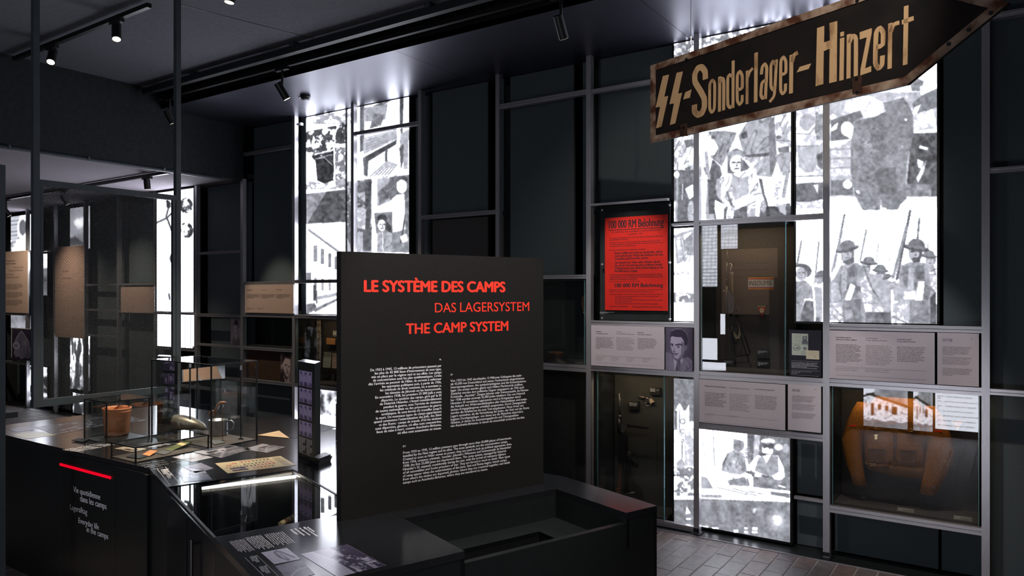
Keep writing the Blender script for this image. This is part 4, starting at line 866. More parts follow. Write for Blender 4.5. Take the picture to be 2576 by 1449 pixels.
pt('den Vorstand des Reichsbahn-Betriebsamts 1, Luxemburg, Bismar-Platz 3\nFernruf 2657 Nebenanschluß 1\noder an das Einsatzkommando der Sicherheitspolizei und des SD in Luxemburg,\nPetrussring 57, Fernruf 4769\noder an jede andere Dienststelle der Polizei oder der Bahnschutzpolizei.', 1547, 746.5, 1667.5, 765, bold=.03)
pt('Deutsche Reichsbahn', 1534, 772.5, 1580, 772.5, bold=.02); pt('Reichsbahndirektion Saarbrücken.', 1591, 773.5, 1667, 773.5, bold=.02)
wtext('Affiche allemande promettant une récompense, 1942\nMusée national de la Résistance\nEsch-sur-Alzette', 1509, 785.5, 1545, 789, WHITE, ps, w=.028)

# ------------------------------------------------------------------ glazed wall cases
CASEB = mat('case_lining', (0.060, 0.053, 0.050), 0.85, var=0.1, scale=80, spec=0.2)
def case(name, label, u0, u1, z0, z1, lining=None, dep=0.36, gp=True, group='glazed cases set into the display wall'):
    t = thing(name, label, 'display case', ((u0 + u1) / 2, 0.2, z0), group); m = lining or CASEB
    MB().box(u0, u1, dep, dep + 0.02, z0, z1).build('back_panel', m, t)
    MB().box(u0, u1, 0.05, dep, z0 - .004, z0 + 0.012).build('case_floor', m, t)
    MB().box(u0, u1, 0.06, dep, z1 - 0.012, z1).build('case_top', BLACKM, t)
    for x in (u0, u1): MB().box(x - .004, x + .004, 0.03, dep, z0 + .012, z1 - .012).build('side_glass', GLASS, t)
    MB().box(u0, u1, 0.018, 0.026, z0, z1).build('front_glass', GLASS, t)
    for x in (u0, u1): MB().box(x - .003, x + .003, .016, .030, z0, z1).build('glass_edge', GEDGE, t)
    return t
case('display_case', 'tall glazed case holding the wire-stocked submachine gun and armband', 0.028, 0.690, 1.345, 2.528)
case('display_case', 'tall glazed case with the black submachine gun and revolver', -0.93, -0.30, 0.06, 1.280, mat('case_lining_dark', (0.03, 0.031, 0.03), .85))
case('display_case', 'wide glazed case holding the brown wool uniform jacket', 1.03, 1.95, 0.405, 1.286)
case('display_case', 'narrow empty-looking glazed case right of the tall black text panel', -1.96, -1.06, 1.335, 2.105, mat('case_lining_green', (0.02, 0.024, 0.024), .85))
case('display_case', 'glazed case with small portraits and papers left of black text panel', -4.96, -4.04, 0.905, 1.68)
case('display_case', 'dark shallow case under the small beige panel at the far wall', -5.95, -5.04, 1.31, 1.68, mat('case_lining_green', (0.02, 0.024, 0.024), .85))
# leather holster partly behind the steel post
LEATH = mat('tan_leather', rgb(150, 96, 66), .6, var=.2, scale=30)
hl = thing('leather_belt', 'tan leather belt loop partly hidden behind the steel post', 'belt', (-1.09, .2, 1.345))
pts = [(*PW(x, y, .2),) for x, y in ((1477, 742), (1469, 750), (1468, 768), (1473, 785), (1477, 800), (1478, 850), (1479, 910))]
MB().tube([(a, .2, c) for a, c in pts], [.02, .022, .02, .016, .014, .012, .012], 8).build('strap', LEATH, hl, smooth=True)
MB().tube([(pts[3][0], .17, pts[3][1]), (pts[3][0], .2, pts[3][1] - .03)], .01, 8).build('buckle', STEEL, hl)

GUNM = mat('blued_gunmetal', (0.03, 0.031, 0.035), .35, .8, var=.2, scale=30)
GUNG = mat('worn_grey_gunmetal', (0.085, 0.082, 0.085), .42, .6, var=.2, scale=30)
WEB = mat('khaki_webbing', rgb(120, 108, 88), .9, var=.15, scale=60)
def q3(x, y, w): a, c = PW(x, y, w); return (a, w, c)
# submachine gun with wire stock  (crop scale of the case)
def S(x, y): return (1690 + x * .283, 550 + y * .283)
WG = .26
g = thing('submachine_gun', 'slim grey submachine gun with a bent wire stock hung in the case', 'gun', q3(*S(620, 1225), WG))
def gp(pts, r, nm, m, n=10, **k): return MB().tube([q3(*S(x, y), WG) for x, y in pts], r, n, **k).build(nm, m, g, smooth=True)
gp([(493, 275), (491, 385)], .0045, 'barrel', GUNG); gp([(491, 383), (489, 530)], .0095, 'barrel_shroud', GUNG); gp([(489, 530), (489, 600)], .0115, 'barrel_nut', GUNM)
gp([(488, 600), (484, 840)], .0125, 'receiver', GUNG)
MB().slab([PW(*S(x, y), WG) for x, y in ((503, 610), (560, 700), (566, 745), (550, 840), (503, 845), (497, 720))], (0, WG - .012), (1, 0), (0, 1), .024).build('magazine_housing', GUNM, g)
gp([(545, 845), (590, 850), (594, 835), (594, 795), (585, 786), (552, 788)], .0045, 'trigger_guard', GUNG, 6); gp([(566, 800), (575, 830)], .004, 'trigger', GUNM, 6)
gp([(520, 850), (585, 870)], .014, 'grip_frame', GUNM); gp([(515, 870), (552, 950), (540, 1010), (560, 1190), (575, 1222), (690, 1210), (697, 1190), (590, 890), (565, 860)], .0055, 'wire_stock', GUNM, 8)
gp([(512, 398), (530, 402), (536, 420), (524, 440), (526, 465)], .004, 'sling_hook', STEEL, 6); gp([(518, 478), (545, 476), (546, 488), (520, 490)], .003, 'sling_ring', STEEL, 6)
sl = MB()
sl.slab([PW(*S(x, y), WG + .01) for x, y in ((524, 485), (548, 485), (545, 600), (548, 700), (538, 700), (530, 600))], (0, WG + .01), (1, 0), (0, 1), .004)
sl.slab([PW(*S(x, y), WG + .012) for x, y in ((530, 950), (548, 1000), (585, 1050), (600, 1000), (590, 900), (612, 1030), (604, 1065), (570, 1068), (535, 1020))], (0, WG + .012), (1, 0), (0, 1), .004)
sl.build('sling', WEB, g)
gp([(458, 640), (484, 642)], .004, 'cocking_handle', STEEL, 6)
# armband
ARMW = mat('white_cloth', (0.62, 0.58, 0.55), .9); ORANGE = mat('orange_braid', rgb(214, 138, 44), .9); REDC = mat('red_braid', rgb(178, 38, 34), .9)
ab = thing('armband', 'white armband lettered INSOUMIS with orange and red stripes', 'armband', q3(*S(790, 632), .25))
def band(y0, y1, m, nm, d):
    b = MB(); n = 14; V = []
    for k in range(n + 1):
        x = 678 + (906 - 678) * k / n; yy = (k / n - .5) ** 2
        bw = .25 - .035 * (1 - 4 * yy) - d
        for y in (y0, y1): V.append(q3(*S(x, y + 3 * (k / n) * (1 if y0 < 570 else -1)), .25)[:1] + (bw,) + q3(*S(x, y), .25)[2:])
    b.add(V, [(2 * k, 2 * k + 1, 2 * k + 3, 2 * k + 2) for k in range(n)]); o = b.build(nm, m, ab); return o
band(522, 630, ARMW, 'cloth_band', 0); band(522, 532, ORANGE, 'orange_stripe', .001); band(532, 540, REDC, 'red_stripe', .001); band(610, 619, REDC, 'red_stripe', .001); band(619, 630, ORANGE, 'orange_stripe', .001)
wtext('INSOUMIS', *S(688, 594), S(888, 0)[0], S(0, 594)[1], mat('grey_stencil', (.09, .09, .1), .8), ab, w=.210, bold=.02, ys=1.35)
# cloth badge
bd = thing('cloth_badge', 'small red pointed cloth badge lettered MAQUIS with a pale face', 'badge', q3(*S(800, 870), .345))
def fl2(pts, m, nm, par, w, f=S, th=.006): return MB().slab([PW(*f(x, y), w) for x, y in pts], (0, w), (1, 0), (0, 1), th).build(nm, m, par)
fl2([(758, 765), (838, 765), (832, 795), (800, 800), (766, 795)], mat('black_felt', (.015, .02, .016), .9), 'title_strip', bd, .344)
fl2([(765, 790), (832, 790), (828, 815), (812, 830), (808, 868), (797, 870), (788, 832), (772, 812)], REDC, 'red_shield', bd, .342)
CREAM = mat('cream_cloth', rgb(214, 190, 140), .9)
fpv = MB(); c0 = q3(*S(800, 818), .336); fpv.add([(c0[0] + .017 * math.cos(2 * math.pi * k / 16), .336, c0[2] + .02 * math.sin(2 * math.pi * k / 16)) for k in range(16)], [tuple(range(16))])
fpv.build('face_patch', CREAM, bd)
for dx in (-7, 7): fl2([(800 + dx - 4, 810), (800 + dx + 4, 810), (800 + dx + 3, 818), (800 + dx - 3, 818)], INK, 'eye', bd, .334, th=.001)
wtext('MAQUIS', *S(764, 785), S(832, 0)[0], S(0, 785)[1], CREAM, bd, w=.343, bold=.01)
def caplabel(x0, y0, x1, y1, label, w=.33, f=S, txt=None):
    t = thing('caption_plate', label, 'caption plate', q3(*f((x0 + x1) / 2, y1), w), 'small black caption plates in the wall cases')
    fl2([(x0, y0), (x1, y0), (x1, y1), (x0, y1)], BLACKM, 'plate', t, w, f, .012)
    a = f(x0 + (x1 - x0) * .06, y0 + (y1 - y0) * .18); b = f(x0 + (x1 - x0) * .85, y0 + (y1 - y0) * .5)
    wtext(txt or 'Pistolet mitrailleur anglais, 1943\nMaschinenpistole, parachutée\nSubmachine gun, parachuted\nMNR', a[0], a[1], b[0], b[1], WHITE, t, w=w - .0015)
caplabel(758, 1160, 868, 1240, 'upper black caption plate under the badge', txt='Brassard Insoumis, 1944\nArmbinde eines Maquisarden\nMaquis armband\nMNR')
caplabel(758, 1268, 868, 1345, 'lower black caption plate under the badge', txt='Insigne de maquis, 1944\nAbzeichen des Maquis\nMaquis badge\nMNR')
caplabel(452, 1252, 555, 1335, 'black caption plate left of the wire stock')
# black submachine gun hanging muzzle up
def T(x, y): return (1480 + x * .2623, 940 + y * .2623)
WM = .25
g = thing('submachine_gun', 'black submachine gun with folding stock hung muzzle up beside revolver', 'gun', q3(*T(380, 1160), WM))
def gm(pts, r, nm, m, n=10): return MB().tube([q3(*T(x, y), WM) for x, y in pts], r, n).build(nm, m, g, smooth=True)
gm([(298, 190), (303, 400)], .0095, 'barrel', GUNG); gm([(262, 210), (275, 205), (298, 215)], .006, 'front_sight', GUNM, 6); gm([(300, 225), (312, 250), (328, 262)], .004, 'sight_hood', GUNG, 6)
gm([(303, 395), (303, 430)], .016, 'barrel_nut', GUNG); gm([(293, 430), (303, 570)], .021, 'receiver', GUNM)
MB().slab([PW(*T(x, y), WM) for x, y in ((295, 570), (350, 570), (372, 600), (372, 760), (360, 855), (290, 855))], (0, WM - .018), (1, 0), (0, 1), .036).build('lower_receiver', GUNM, g)
MB().slab([PW(*T(x, y), WM) for x, y in ((318, 480), (375, 482), (378, 515), (345, 560), (318, 560))], (0, WM - .012), (1, 0), (0, 1), .024).build('magazine_well', GUNG, g)
MB().slab([PW(*T(x, y), WM) for x, y in ((375, 488), (575, 515), (572, 530), (376, 512))], (0, WM - .01), (1, 0), (0, 1), .02).build('magazine', GUNM, g)
gm([(370, 752), (392, 752), (404, 770), (404, 800), (378, 815)], .0045, 'trigger_guard', GUNG, 6); gm([(376, 770), (386, 795)], .004, 'trigger', GUNG, 6)
MB().slab([PW(*T(x, y), WM) for x, y in ((362, 812), (400, 822), (482, 875), (470, 905), (440, 900), (365, 850))], (0, WM - .014), (1, 0), (0, 1), .028).build('grip', GUNM, g)
gm([(300, 855), (345, 870), (365, 1150)], .007, 'stock_arm', GUNM, 8); gm([(350, 860), (375, 880), (385, 1140)], .007, 'stock_arm', GUNM, 8)
gm([(335, 1160), (448, 1142)], .010, 'butt_plate', GUNG, 8)
ms = MB().slab([PW(*T(x, y), WM) for x, y in ((290, 870), (312, 880), (306, 1100), (300, 1145), (272, 1145), (275, 1100), (284, 1000))], (0, WM + .012), (1, 0), (0, 1), .004).build('sling', mat('brown_leather', rgb(92, 58, 36), .6), g)
MB().tube([q3(*T(x, y), WM) for x, y in ((270, 1102), (308, 1105), (304, 1140), (274, 1140))], .004, 6, closed=True).build('sling_buckle', mat('brass', rgb(190, 130, 80), .35, .9), g)
# revolver
NICK = mat('nickel', (0.5, 0.42, 0.38), .25, 1.0, var=.2, scale=20)
rv = thing('revolver', 'small nickel revolver with wooden grip, upper right in the case', 'gun', q3(*T(560, 310), .33))
def gr(pts, r, nm, m, n=10): return MB().tube([q3(*T(x, y), .33) for x, y in pts], r, n).build(nm, m, rv, smooth=True)
gr([(482, 215), (545, 230)], .0065, 'barrel', NICK); gr([(488, 209), (494, 211)], .004, 'front_sight', NICK, 6); gr([(545, 231), (582, 242)], .013, 'cylinder', NICK, 12)
MB().slab([PW(*T(x, y), .33) for x, y in ((540, 222), (590, 228), (612, 255), (600, 285), (575, 272), (545, 262))], (0, .322), (1, 0), (0, 1), .016).build('frame', NICK, rv)
MB().slab([PW(*T(x, y), .33) for x, y in ((592, 238), (608, 240), (634, 270), (615, 278), (600, 288), (590, 262))], (0, .32), (1, 0), (0, 1), .02).build('grip', mat('pale_wood', rgb(172, 150, 130), .5), rv)
gr([(550, 270), (548, 290), (562, 308), (585, 308), (598, 290)], .0032, 'trigger_guard', NICK, 6); gr([(572, 272), (568, 290)], .003, 'trigger', NICK, 6); gr([(596, 232), (606, 226)], .004, 'hammer', NICK, 6)
caplabel(388, 268, 490, 345, 'black caption plate beside the black submachine gun', f=T, txt='Pistolet mitrailleur\nMaschinenpistole\nSubmachine gun')
caplabel(590, 135, 690, 205, 'black caption plate above the revolver', f=T, txt='Revolver\nRevolver, 1940\nRevolver')
# ------------------------------------------------------------------ wool jacket
def J(x, y): return (2080 + x * .2623, 960 + y * .2623)
WOOL = mat('brown_wool', rgb(150, 92, 36), .95, var=.18, scale=120, spec=.1, bump=.25, alt=rgb(160, 104, 48))
WOOLD = mat('dark_brown_wool', rgb(112, 74, 38), .95, var=.15, scale=120, spec=.1, bump=.2)
BUTT = mat('brown_button', rgb(70, 40, 22), .4)
WJ = .22
jk = thing('wool_jacket', 'brown wool battledress jacket with open collar, sleeves hanging, in wide case', 'jacket', q3(*J(650, 900), WJ))
def jrows(L, w, dep, nm, m, par=jk, n=16): return MB().rows([(PW(*J(a, y), w)[0], PW(*J(b, y), w)[0], w, PW(*J((a + b) / 2, y), w)[1]) for a, b, y in L], dep, n).build(nm, m, par, smooth=True)
jrows([(470, 860, 150), (400, 930, 230), (350, 990, 330), (345, 985, 460), (350, 960, 600), (355, 950, 720), (365, 940, 800)], WJ, [.04, .06, .075, .085, .085, .08, .07], 'torso', WOOL)
jrows([(362, 942, 790), (365, 940, 830), (395, 938, 870), (560, 935, 905)], WJ - .01, [.075, .075, .07, .06], 'waistband', WOOLD)
jrows([(290, 400, 195), (240, 400, 280), (190, 375, 400), (142, 350, 560), (160, 345, 680), (190, 350, 800), (225, 365, 900), (250, 385, 985)], WJ - .02, [.03, .05, .055, .06, .055, .05, .045, .04], 'sleeve', WOOL)
jrows([(930, 1040, 230), (950, 1120, 340), (950, 1180, 470), (950, 1225, 640), (940, 1215, 760), (925, 1160, 880), (905, 1100, 980), (885, 1040, 1075)], WJ - .02, [.03, .05, .055, .06, .055, .05, .045, .04], 'sleeve', WOOL)
def jflat(pts, w, nm, m, th=.008): return fl2(pts, m, nm, jk, w, J, th)
jflat([(360, 400), (500, 380), (640, 400), (600, 440), (500, 465), (440, 450)], WJ - .085, 'collar', WOOL, .02); jflat([(660, 400), (800, 380), (930, 440), (870, 470), (780, 485), (700, 440)], WJ - .085, 'collar', WOOL, .02)
jflat([(590, 410), (700, 415), (620, 495)], WJ - .09, 'collar_point', WOOLD, .012)
jflat([(640, 420), (680, 420), (665, 800), (635, 800)], WJ - .092, 'front_placket', WOOLD)
jflat([(390, 620), (560, 640), (555, 770), (395, 765)], WJ - .086, 'chest_pocket', WOOLD); jflat([(700, 640), (860, 650), (855, 780), (705, 775)], WJ - .086, 'chest_pocket', WOOLD)
jflat([(385, 600), (565, 620), (555, 650), (390, 640)], WJ - .093, 'pocket_flap', WOOL); jflat([(695, 620), (870, 630), (860, 660), (700, 655)], WJ - .093, 'pocket_flap', WOOL)
for x, y in ((645, 530), (645, 625), (645, 718)):
    c = q3(*J(x, y), WJ - .1); MB().tube([(c[0], c[1] - .004, c[2]), (c[0], c[1] + .006, c[2])], .0085, 12).build('button', BUTT, jk)
for x, y in ((255, 930), (1025, 1017)):
    c = q3(*J(x, y), WJ - .07); MB().tube([(c[0], c[1] - .004, c[2]), (c[0], c[1] + .012, c[2])], .0085, 12).build('cuff_button', BUTT, jk)
RT = mat('red_felt', rgb(230, 52, 20), .9)
jflat([(218, 418), (280, 412), (282, 428), (225, 432)], WJ - .078, 'shoulder_title', RT, .004); jflat([(1028, 462), (1095, 470), (1112, 486), (1035, 480)], WJ - .075, 'shoulder_title', RT, .004)
TR = mat('pale_triangle_cloth', rgb(190, 150, 120), .9); jflat([(1200, 380), (1310, 375), (1252, 470)], WJ + .06, 'triangle_patch', TR, .004)
PIN = mat('gilt_metal', rgb(220, 190, 140), .3, .9)
for i, (x, y, r) in enumerate(((470, 440, .006), (812, 465, .010))):
    c = q3(*J(x, y), WJ - .1); MB().tube([(c[0] + r * math.cos(a), c[1], c[2] + r * math.sin(a)) for a in [k * math.pi / 5 for k in range(10)]], .0018, 6, closed=True).build('collar_stud', PIN, jk)
fl2([(455, 510), (485, 505), (488, 520), (478, 528), (486, 545), (470, 560), (455, 545), (463, 528), (452, 520)], PIN, 'crest_pin', jk, WJ - .098, J, .005)
MB().tube([q3(*J(x, y), WJ - .09) for x, y in ((365, 785), (430, 795), (470, 800), (600, 805))], .006, 6).build('belt_strap', WOOLD, jk)
for x in (425, 455): MB().tube([q3(*J(x - 10, 788), WJ - .097), q3(*J(x + 10, 788), WJ - .097), q3(*J(x + 10, 806), WJ - .097), q3(*J(x - 10, 806), WJ - .097)], .0022, 6, closed=True).build('buckle', PIN, jk)
# caption bars on the floor of the jacket case
for (x0, x1, lb) in ((1.45, 1.56, 'black caption plate standing below the jacket'), (1.80, 1.91, 'black caption plate at the right corner of the jacket case')):
    t = thing('caption_plate', lb, 'caption plate', ((x0 + x1) / 2, .09, .418), 'small black caption plates in the wall cases')
    MB().add([(x0, .07, .4175), (x1, .07, .4175), (x1, .11, .4175), (x0, .11, .4175), (x0, .10, .44), (x1, .10, .44), (x1, .11, .44), (x0, .11, .44)], [(0, 1, 5, 4), (1, 2, 6, 5), (2, 3, 7, 6), (3, 0, 4, 7), (4, 5, 6, 7), (3, 2, 1, 0)]).build('plate', BLACKM, t)
    v = Vector((0, .03, .0225)).normalized()
    text('Veste d’uniforme, brigade Piron, 1944\nUniformjacke\nUniform jacket', (0, .069, .418), (1, 0, 0), tuple(v), x0 + .008, x1 - .02, .024, .008, WHITE, t)
# ------------------------------------------------------------------ small things in the left cases
def head(seed, bg=.75):
    r = random.Random(seed); dx = r.uniform(-4, 4)
    def f(p):
        p.v[:] = bg; p.grain(.06, 18, seed)
        p.poly([(8, 100), (16, 76), (38, 66), (62, 66), (84, 76), (92, 100)], .22 + r.random() * .2, tex=.1, sc=16); p.rect(41, 52, 59, 72, .66)
        p.poly([(42, 66), (50, 82), (58, 66)], .85); p.ell(50 + dx, 38, 19, 26, .80); p.fill(p.em(50 + dx, 27, 21, 22) & (p.Y < 27 + 5 * np.sin(p.X / 9)), .18)
        p.fill(p.em(50 + dx, 38, 19, 26) & (p.X > 58 + dx), .58); p.line([(38 + dx, 36), (46 + dx, 36)], 3, .28); p.line([(54 + dx, 36), (62 + dx, 36)], 3, .28); p.line([(49 + dx, 38), (48 + dx, 47), (53 + dx, 47)], 2, .5); p.line([(44 + dx, 54), (56 + dx, 54)], 3, .35)
    return f
for k in range(7):
    y = 811 + k * 17.6
    t = thing('portrait_photo', ('topmost', 'second', 'third', 'fourth', 'fifth', 'sixth', 'lowest')[k] + ' passport photo in the vertical strip of seven portraits', 'photo', q3(801, y + 7, .3), 'strip of small portraits')
    u0, z1 = PW(797.5, y - 7, .3); u1 = PW(805.5, y - 7, .3)[0]; z0 = PW(797.5, y + 7, .3)[1]
    MB().box(u0 - .004, u1 + .004, .301, .306, z0 - .004, z1 + .004).build('mount', mat('cream_paper', rgb(200, 188, 165), .8), t)
    gprint('print', (u0, .300, z1), (u1, .300, z1), (u0, .300, z0), 14, 22, head(k + 3), PRINT, t, False, lambda v: refl(v, (.1, .08, .06), (.85, .8, .7)))
def flatpaper(name, label, x0, y0, x1, y1, w, m, draw=None, skew=0, colf=None, cat='document'):
    t = thing(name, label, cat, q3((x0 + x1) / 2, y1, w)); u0, z1 = PW(x0, y0, w); u1 = PW(x1, y0, w)[0]; z0 = PW(x0, y1, w)[1]
    MB().slab([(u0 + skew, z1), (u1 + skew, z1), (u1, z0), (u0, z0)], (0, w), (1, 0), (0, 1), .003).build('sheet', m, t)
    if draw: gprint('print', (u0 + skew, w - .001, z1), (u1 + skew, w - .001, z1), (u0, w - .001, z0), 24, 30, draw, PRINT, t, False, colf or refl)
    return t
flatpaper('portrait_photo', 'small single passport photo above the tan envelope', 838, 832, 846, 846, .3, BOARDE, head(20), cat='photo')
flatpaper('envelope', 'tan paper envelope pinned in the portrait case', 821, 850, 843, 866, .3, mat('tan_paper', rgb(196, 138, 86), .8))
def letter(p):
    p.v[:] = .72; p.grain(.05, 20)
    for y in range(14, 90, 9): p.line([(12, y), (70 + (y * 7) % 20, y)], 2, .5, tex=.15, sc=4)
flatpaper('letter', 'grey-green typed letter leaning in the portrait case', 812, 885, 831, 924, .25, BOARDE, letter, .02, lambda v: refl(v, (.2, .2, .18), (.8, .82, .76)))
flatpaper('letter', 'cream stamped letter beside the black text panel edge', 835, 888, 854, 926, .25, BOARDE, letter, .01, lambda v: refl(v, (.3, .12, .1), (.9, .84, .76)))
b4 = board('text_board', 'small beige text panel high on the far wall left of tunnel photo', ((616, 717), (738, 789)), BOARDW, group=G)
wtext('Réfractaires', 622, 731, 635, 731, INK, b4, bold=.02); wtext('Wehrdienstverweigerer', 657, 730, 671, 730, INK, b4); wtext('Draft evaders', 695, 730, 709, 730, INK, b4, bold=.01)
for x in (621, 657.5, 695.5): wtext('Des milliers de jeunes refusent\nde servir dans la Wehrmacht. Ils\nse cachent dans des mines ou\ndes galeries, nourris en secret\npar la population.', x, 742, x + 35, 750.5, INK2, b4)
for x in (621, 648): wtext('1\nRéfractaires cachés\nen 1944', x, 774, x + 17, 779, INK2, b4)
pf = board('portrait_photo', 'sepia portrait photo of a man in dark jacket in lower left wall case', ((705, 888), (738.5, 965)), NAVY, cat='photo', edge=False, w=.03)
def portrait2(p):
    p.v[:] = .32; p.fill(p.X > 62, .45, tex=.1); p.poly([(0, 100), (0, 68), (20, 60), (60, 72), (66, 100)], .10); p.poly([(18, 66), (50, 92), (66, 70), (66, 100), (42, 100)], .82); p.poly([(44, 84), (52, 80), (56, 100), (44, 100)], .5)
    p.poly([(14, 40), (18, 20), (40, 10), (74, 16), (80, 40), (66, 70), (54, 78), (36, 66)], .85); p.ell(10, 44, 6, 9, .8); p.poly([(16, 36), (10, 24), (18, 6), (50, 0), (80, 4), (82, 18), (40, 14), (24, 26)], .08)
    p.line([(34, 38), (50, 38)], 4, .15); p.line([(62, 42), (74, 42)], 4, .2); p.poly([(52, 44), (60, 58), (48, 57)], .55); p.line([(48, 57), (60, 58)], 3, .2); p.line([(46, 64), (60, 65)], 3.5, .2); p.poly([(20, 52), (36, 66), (54, 78), (34, 76)], .25)
wprint('photo_print', 705.3, 888.5, 738, 964.5, portrait2, pf, ppm=150, w=.028, colf=lambda v: refl(v, (.12, .07, .09), (.92, .84, .82)))
MB().box(-5.95, -5.26, .06, .08, .905, 1.265).build('niche_back', mat('warm_lit_cloth', rgb(70, 48, 30), .9), fr)  # warm light on the niche back, put into the cloth colour
pb = board('portrait_photo', 'small dark photo of a standing man beside a steel post, far wall', ((580, 800), (608, 871)), NAVY, cat='photo', edge=False, w=.03)
wprint('photo_print', 580.3, 800.5, 607.5, 870.5, head(40, .6), pb, ppm=110, w=.028, colf=lambda v: refl(v, (.05, .04, .05), (.9, .85, .9)))
# far left boards
b5 = board('text_board', 'tall brown panel headed Zones grises at the far left of wall', ((6, 634), (70, 788)), BOARDW, group=G)
wtext('Zones grises entre', 15, 659, 38, 659, INK, b5, bold=.02); wtext('collaboration et résistance', 8, 666, 40, 666, INK, b5, bold=.02); wtext('Grauzonen zwischen', 34, 675, 59, 675, INK2, b5); wtext('Kollaboration und Widerstand', 22, 683, 58, 683, INK2, b5)
wtext('Grey areas between', 11, 693, 34, 693, INK, b5); wtext('collaboration and resistance', 15, 700, 49, 700, INK, b5)
for y in (718, 738, 757): wtext('Sous l’occupation, la frontière entre\ncollaboration et résistance reste floue,\nfaite de compromis quotidiens et de\nchoix parfois contradictoires.', 8.5, y, 58, y + 11, INK2, b5)
b6 = board('text_board', 'tall warm beige panel seen through the mesh screen', ((138, 622), (212, 852)), BOARDW, group=G)
wtext('Répression\nUnterdrückung', 158, 684, 178, 702, INK, b6)
b7 = board('text_board', 'square warm beige panel seen through mesh beside white panel', ((304, 722), (388, 788)), BOARDW, group=G)
mp = board('map_print', 'violet map print with white border at the far left', ((28, 824), (83, 905)), BOARDE, cat='map', edge=False)
def mapd(p):
    p.v[:] = .22; p.grain(.05, 20); m = p.pm([(30, 20), (48, 6), (62, 18), (84, 40), (88, 62), (96, 70), (84, 92), (60, 88), (48, 96), (34, 86), (20, 92), (10, 80), (18, 60), (16, 40)])
    p.fill(m, .55, tex=.25, sc=22); p.fill(p.em(22, 55, 17, 12) & ~p.em(22, 55, 10, 7), .9); p.fill(p.lm([(30, 20), (48, 6), (62, 18), (84, 40), (88, 62), (96, 70), (84, 92), (60, 88), (48, 96), (34, 86), (20, 92), (10, 80), (18, 60), (16, 40), (30, 20)], 2), .9)
wprint('map_sheet', 30, 826, 81.5, 903, mapd, mp, ppm=110, colf=lambda v: refl(v, (.08, .06, .14), (.86, .84, .95)))
tv = board('portrait_photo', 'brown framed picture on the white panel behind the mesh', ((433, 806), (453, 863)), mat('brown_picture', rgb(110, 62, 40), .7), cat='photo', edge=False)

# ------------------------------------------------------------------ the long table with its turned middle part
tb = thing('exhibition_table', 'large black angular exhibition table with printed top and sunken glass vitrine', 'table', (-1.5, -2.9, 0))
def toppart(poly, name='top_panel', z0=TZ - .03, z1=TZ, m=None): return MB().prism(poly, z0, z1).build(name, m or TOPM, tb)
UL = -4.36
P1 = AB(-1.612, -.518)
g_ = .0015
# left part, cut in three sheets like the printed sheets of the photo
s1 = PZ(100, 1118, TZ)[0]
toppart([(UL, -3.5), (-3.42, -3.5), (-3.42, -2.0), (UL, -2.0)])
toppart([(-3.42 + g_, -3.5), P1, AB(-1.1, -.518), AB(-1.1, .165), AB(-1.1, 1.0), (-1.03, -2.0), (-3.42 + g_, -2.0)])
toppart([AB(-1.1 + g_, .165), AB(-.05, .165), AB(-.05, 1.34), AB(-1.1 + g_, 1.0)])
toppart([AB(-.1, -.518), AB(.647, -.518), AB(.647, .25), AB(.0, .25), AB(.0, .163), AB(-.1, .163)], 'desk_top')
toppart([AB(-.05 + g_, .165), AB(0, .165), AB(0, .25 + g_), AB(.122, .25 + g_), AB(.122, 1.135), AB(.647, 1.135), AB(.647, 1.34), AB(-.05 + g_, 1.34)], 'tray_surround')
# sides
def side(a, b, z0, z1, t=.02, nm='side_panel', m=None):
    d = Vector((b[0] - a[0], b[1] - a[1])); n = Vector((-d.y, d.x)).normalized() * t
    return MB().prism([a, b, (b[0] + n.x, b[1] + n.y), (a[0] + n.x, a[1] + n.y)], z0, z1).build(nm, m or BLACK, tb)
H0, H1 = .01, TZ - .03
jx = [UL, PW(160, 1250, -3.5)[0], PW(290, 1250, -3.5)[0], PW(377, 1250, -3.5)[0], P1[0]]
for a, b in zip(jx[:-1], jx[1:]): side((a + g_, -3.498), (b - g_, -3.498), H0, H1)
for a, b in zip((-1.612, -1.1, -.62, -.1), (-1.1, -.62, -.1, .647)): side(AB(a + g_, -.516), AB(b - g_, -.516), H0, H1, m=BLACK if a < -1.2 or a > -.2 else TOPM)
side(AB(.645, -.518), AB(.645, .25), H0, H1); side(AB(.645, .252), AB(.645, 1.135), H0, .90, t=.03, nm='tray_front'); side(AB(.645, 1.137), AB(.645, 1.34), H0, H1)
side(AB(.645, 1.338), AB(-.05, 1.338), H0, H1); side(AB(-.05, 1.338), (-1.03, -2.02), H0, H1); side((-1.03, -2.0), (UL, -2.0), H0, H1); side((UL, -2.0), (UL, -3.5), H0, H1)
# tray sunk into the table
tr = MB()
tr.prism([AB(.10, .25), AB(.122, .25), AB(.122, 1.135), AB(.10, 1.135)], .78, .92).prism([AB(.1, .228), AB(.645, .228), AB(.645, .25), AB(.1, .25)], .78, .92).prism([AB(.1, 1.135), AB(.645, 1.135), AB(.645, 1.157), AB(.1, 1.157)], .78, .92)
tr.build('tray_wall', BLACK, tb)
tf = MB()
for a0, a1, b0, b1 in ((.122, .26, .25, 1.135), (.26, .56, .92, 1.135), (.26, .56, .25, .30), (.56, .62, .25, 1.135)): tf.prism([AB(a0, b0), AB(a1, b0), AB(a1, b1), AB(a0, b1)], .78, .80)
tf.build('tray_floor', BLACK, tb)
pt_ = MB().prism([AB(.26, .30), AB(.56, .30), AB(.56, .92), AB(.26, .92)], .60, .62)
for a0, a1, b0, b1 in ((.255, .26, .30, .92), (.56, .565, .30, .92), (.255, .565, .295, .30), (.255, .565, .92, .925)): pt_.prism([AB(a0, b0), AB(a1, b0), AB(a1, b1), AB(a0, b1)], .60, .80)
pt_.build('tray_well', BLACKM, tb)
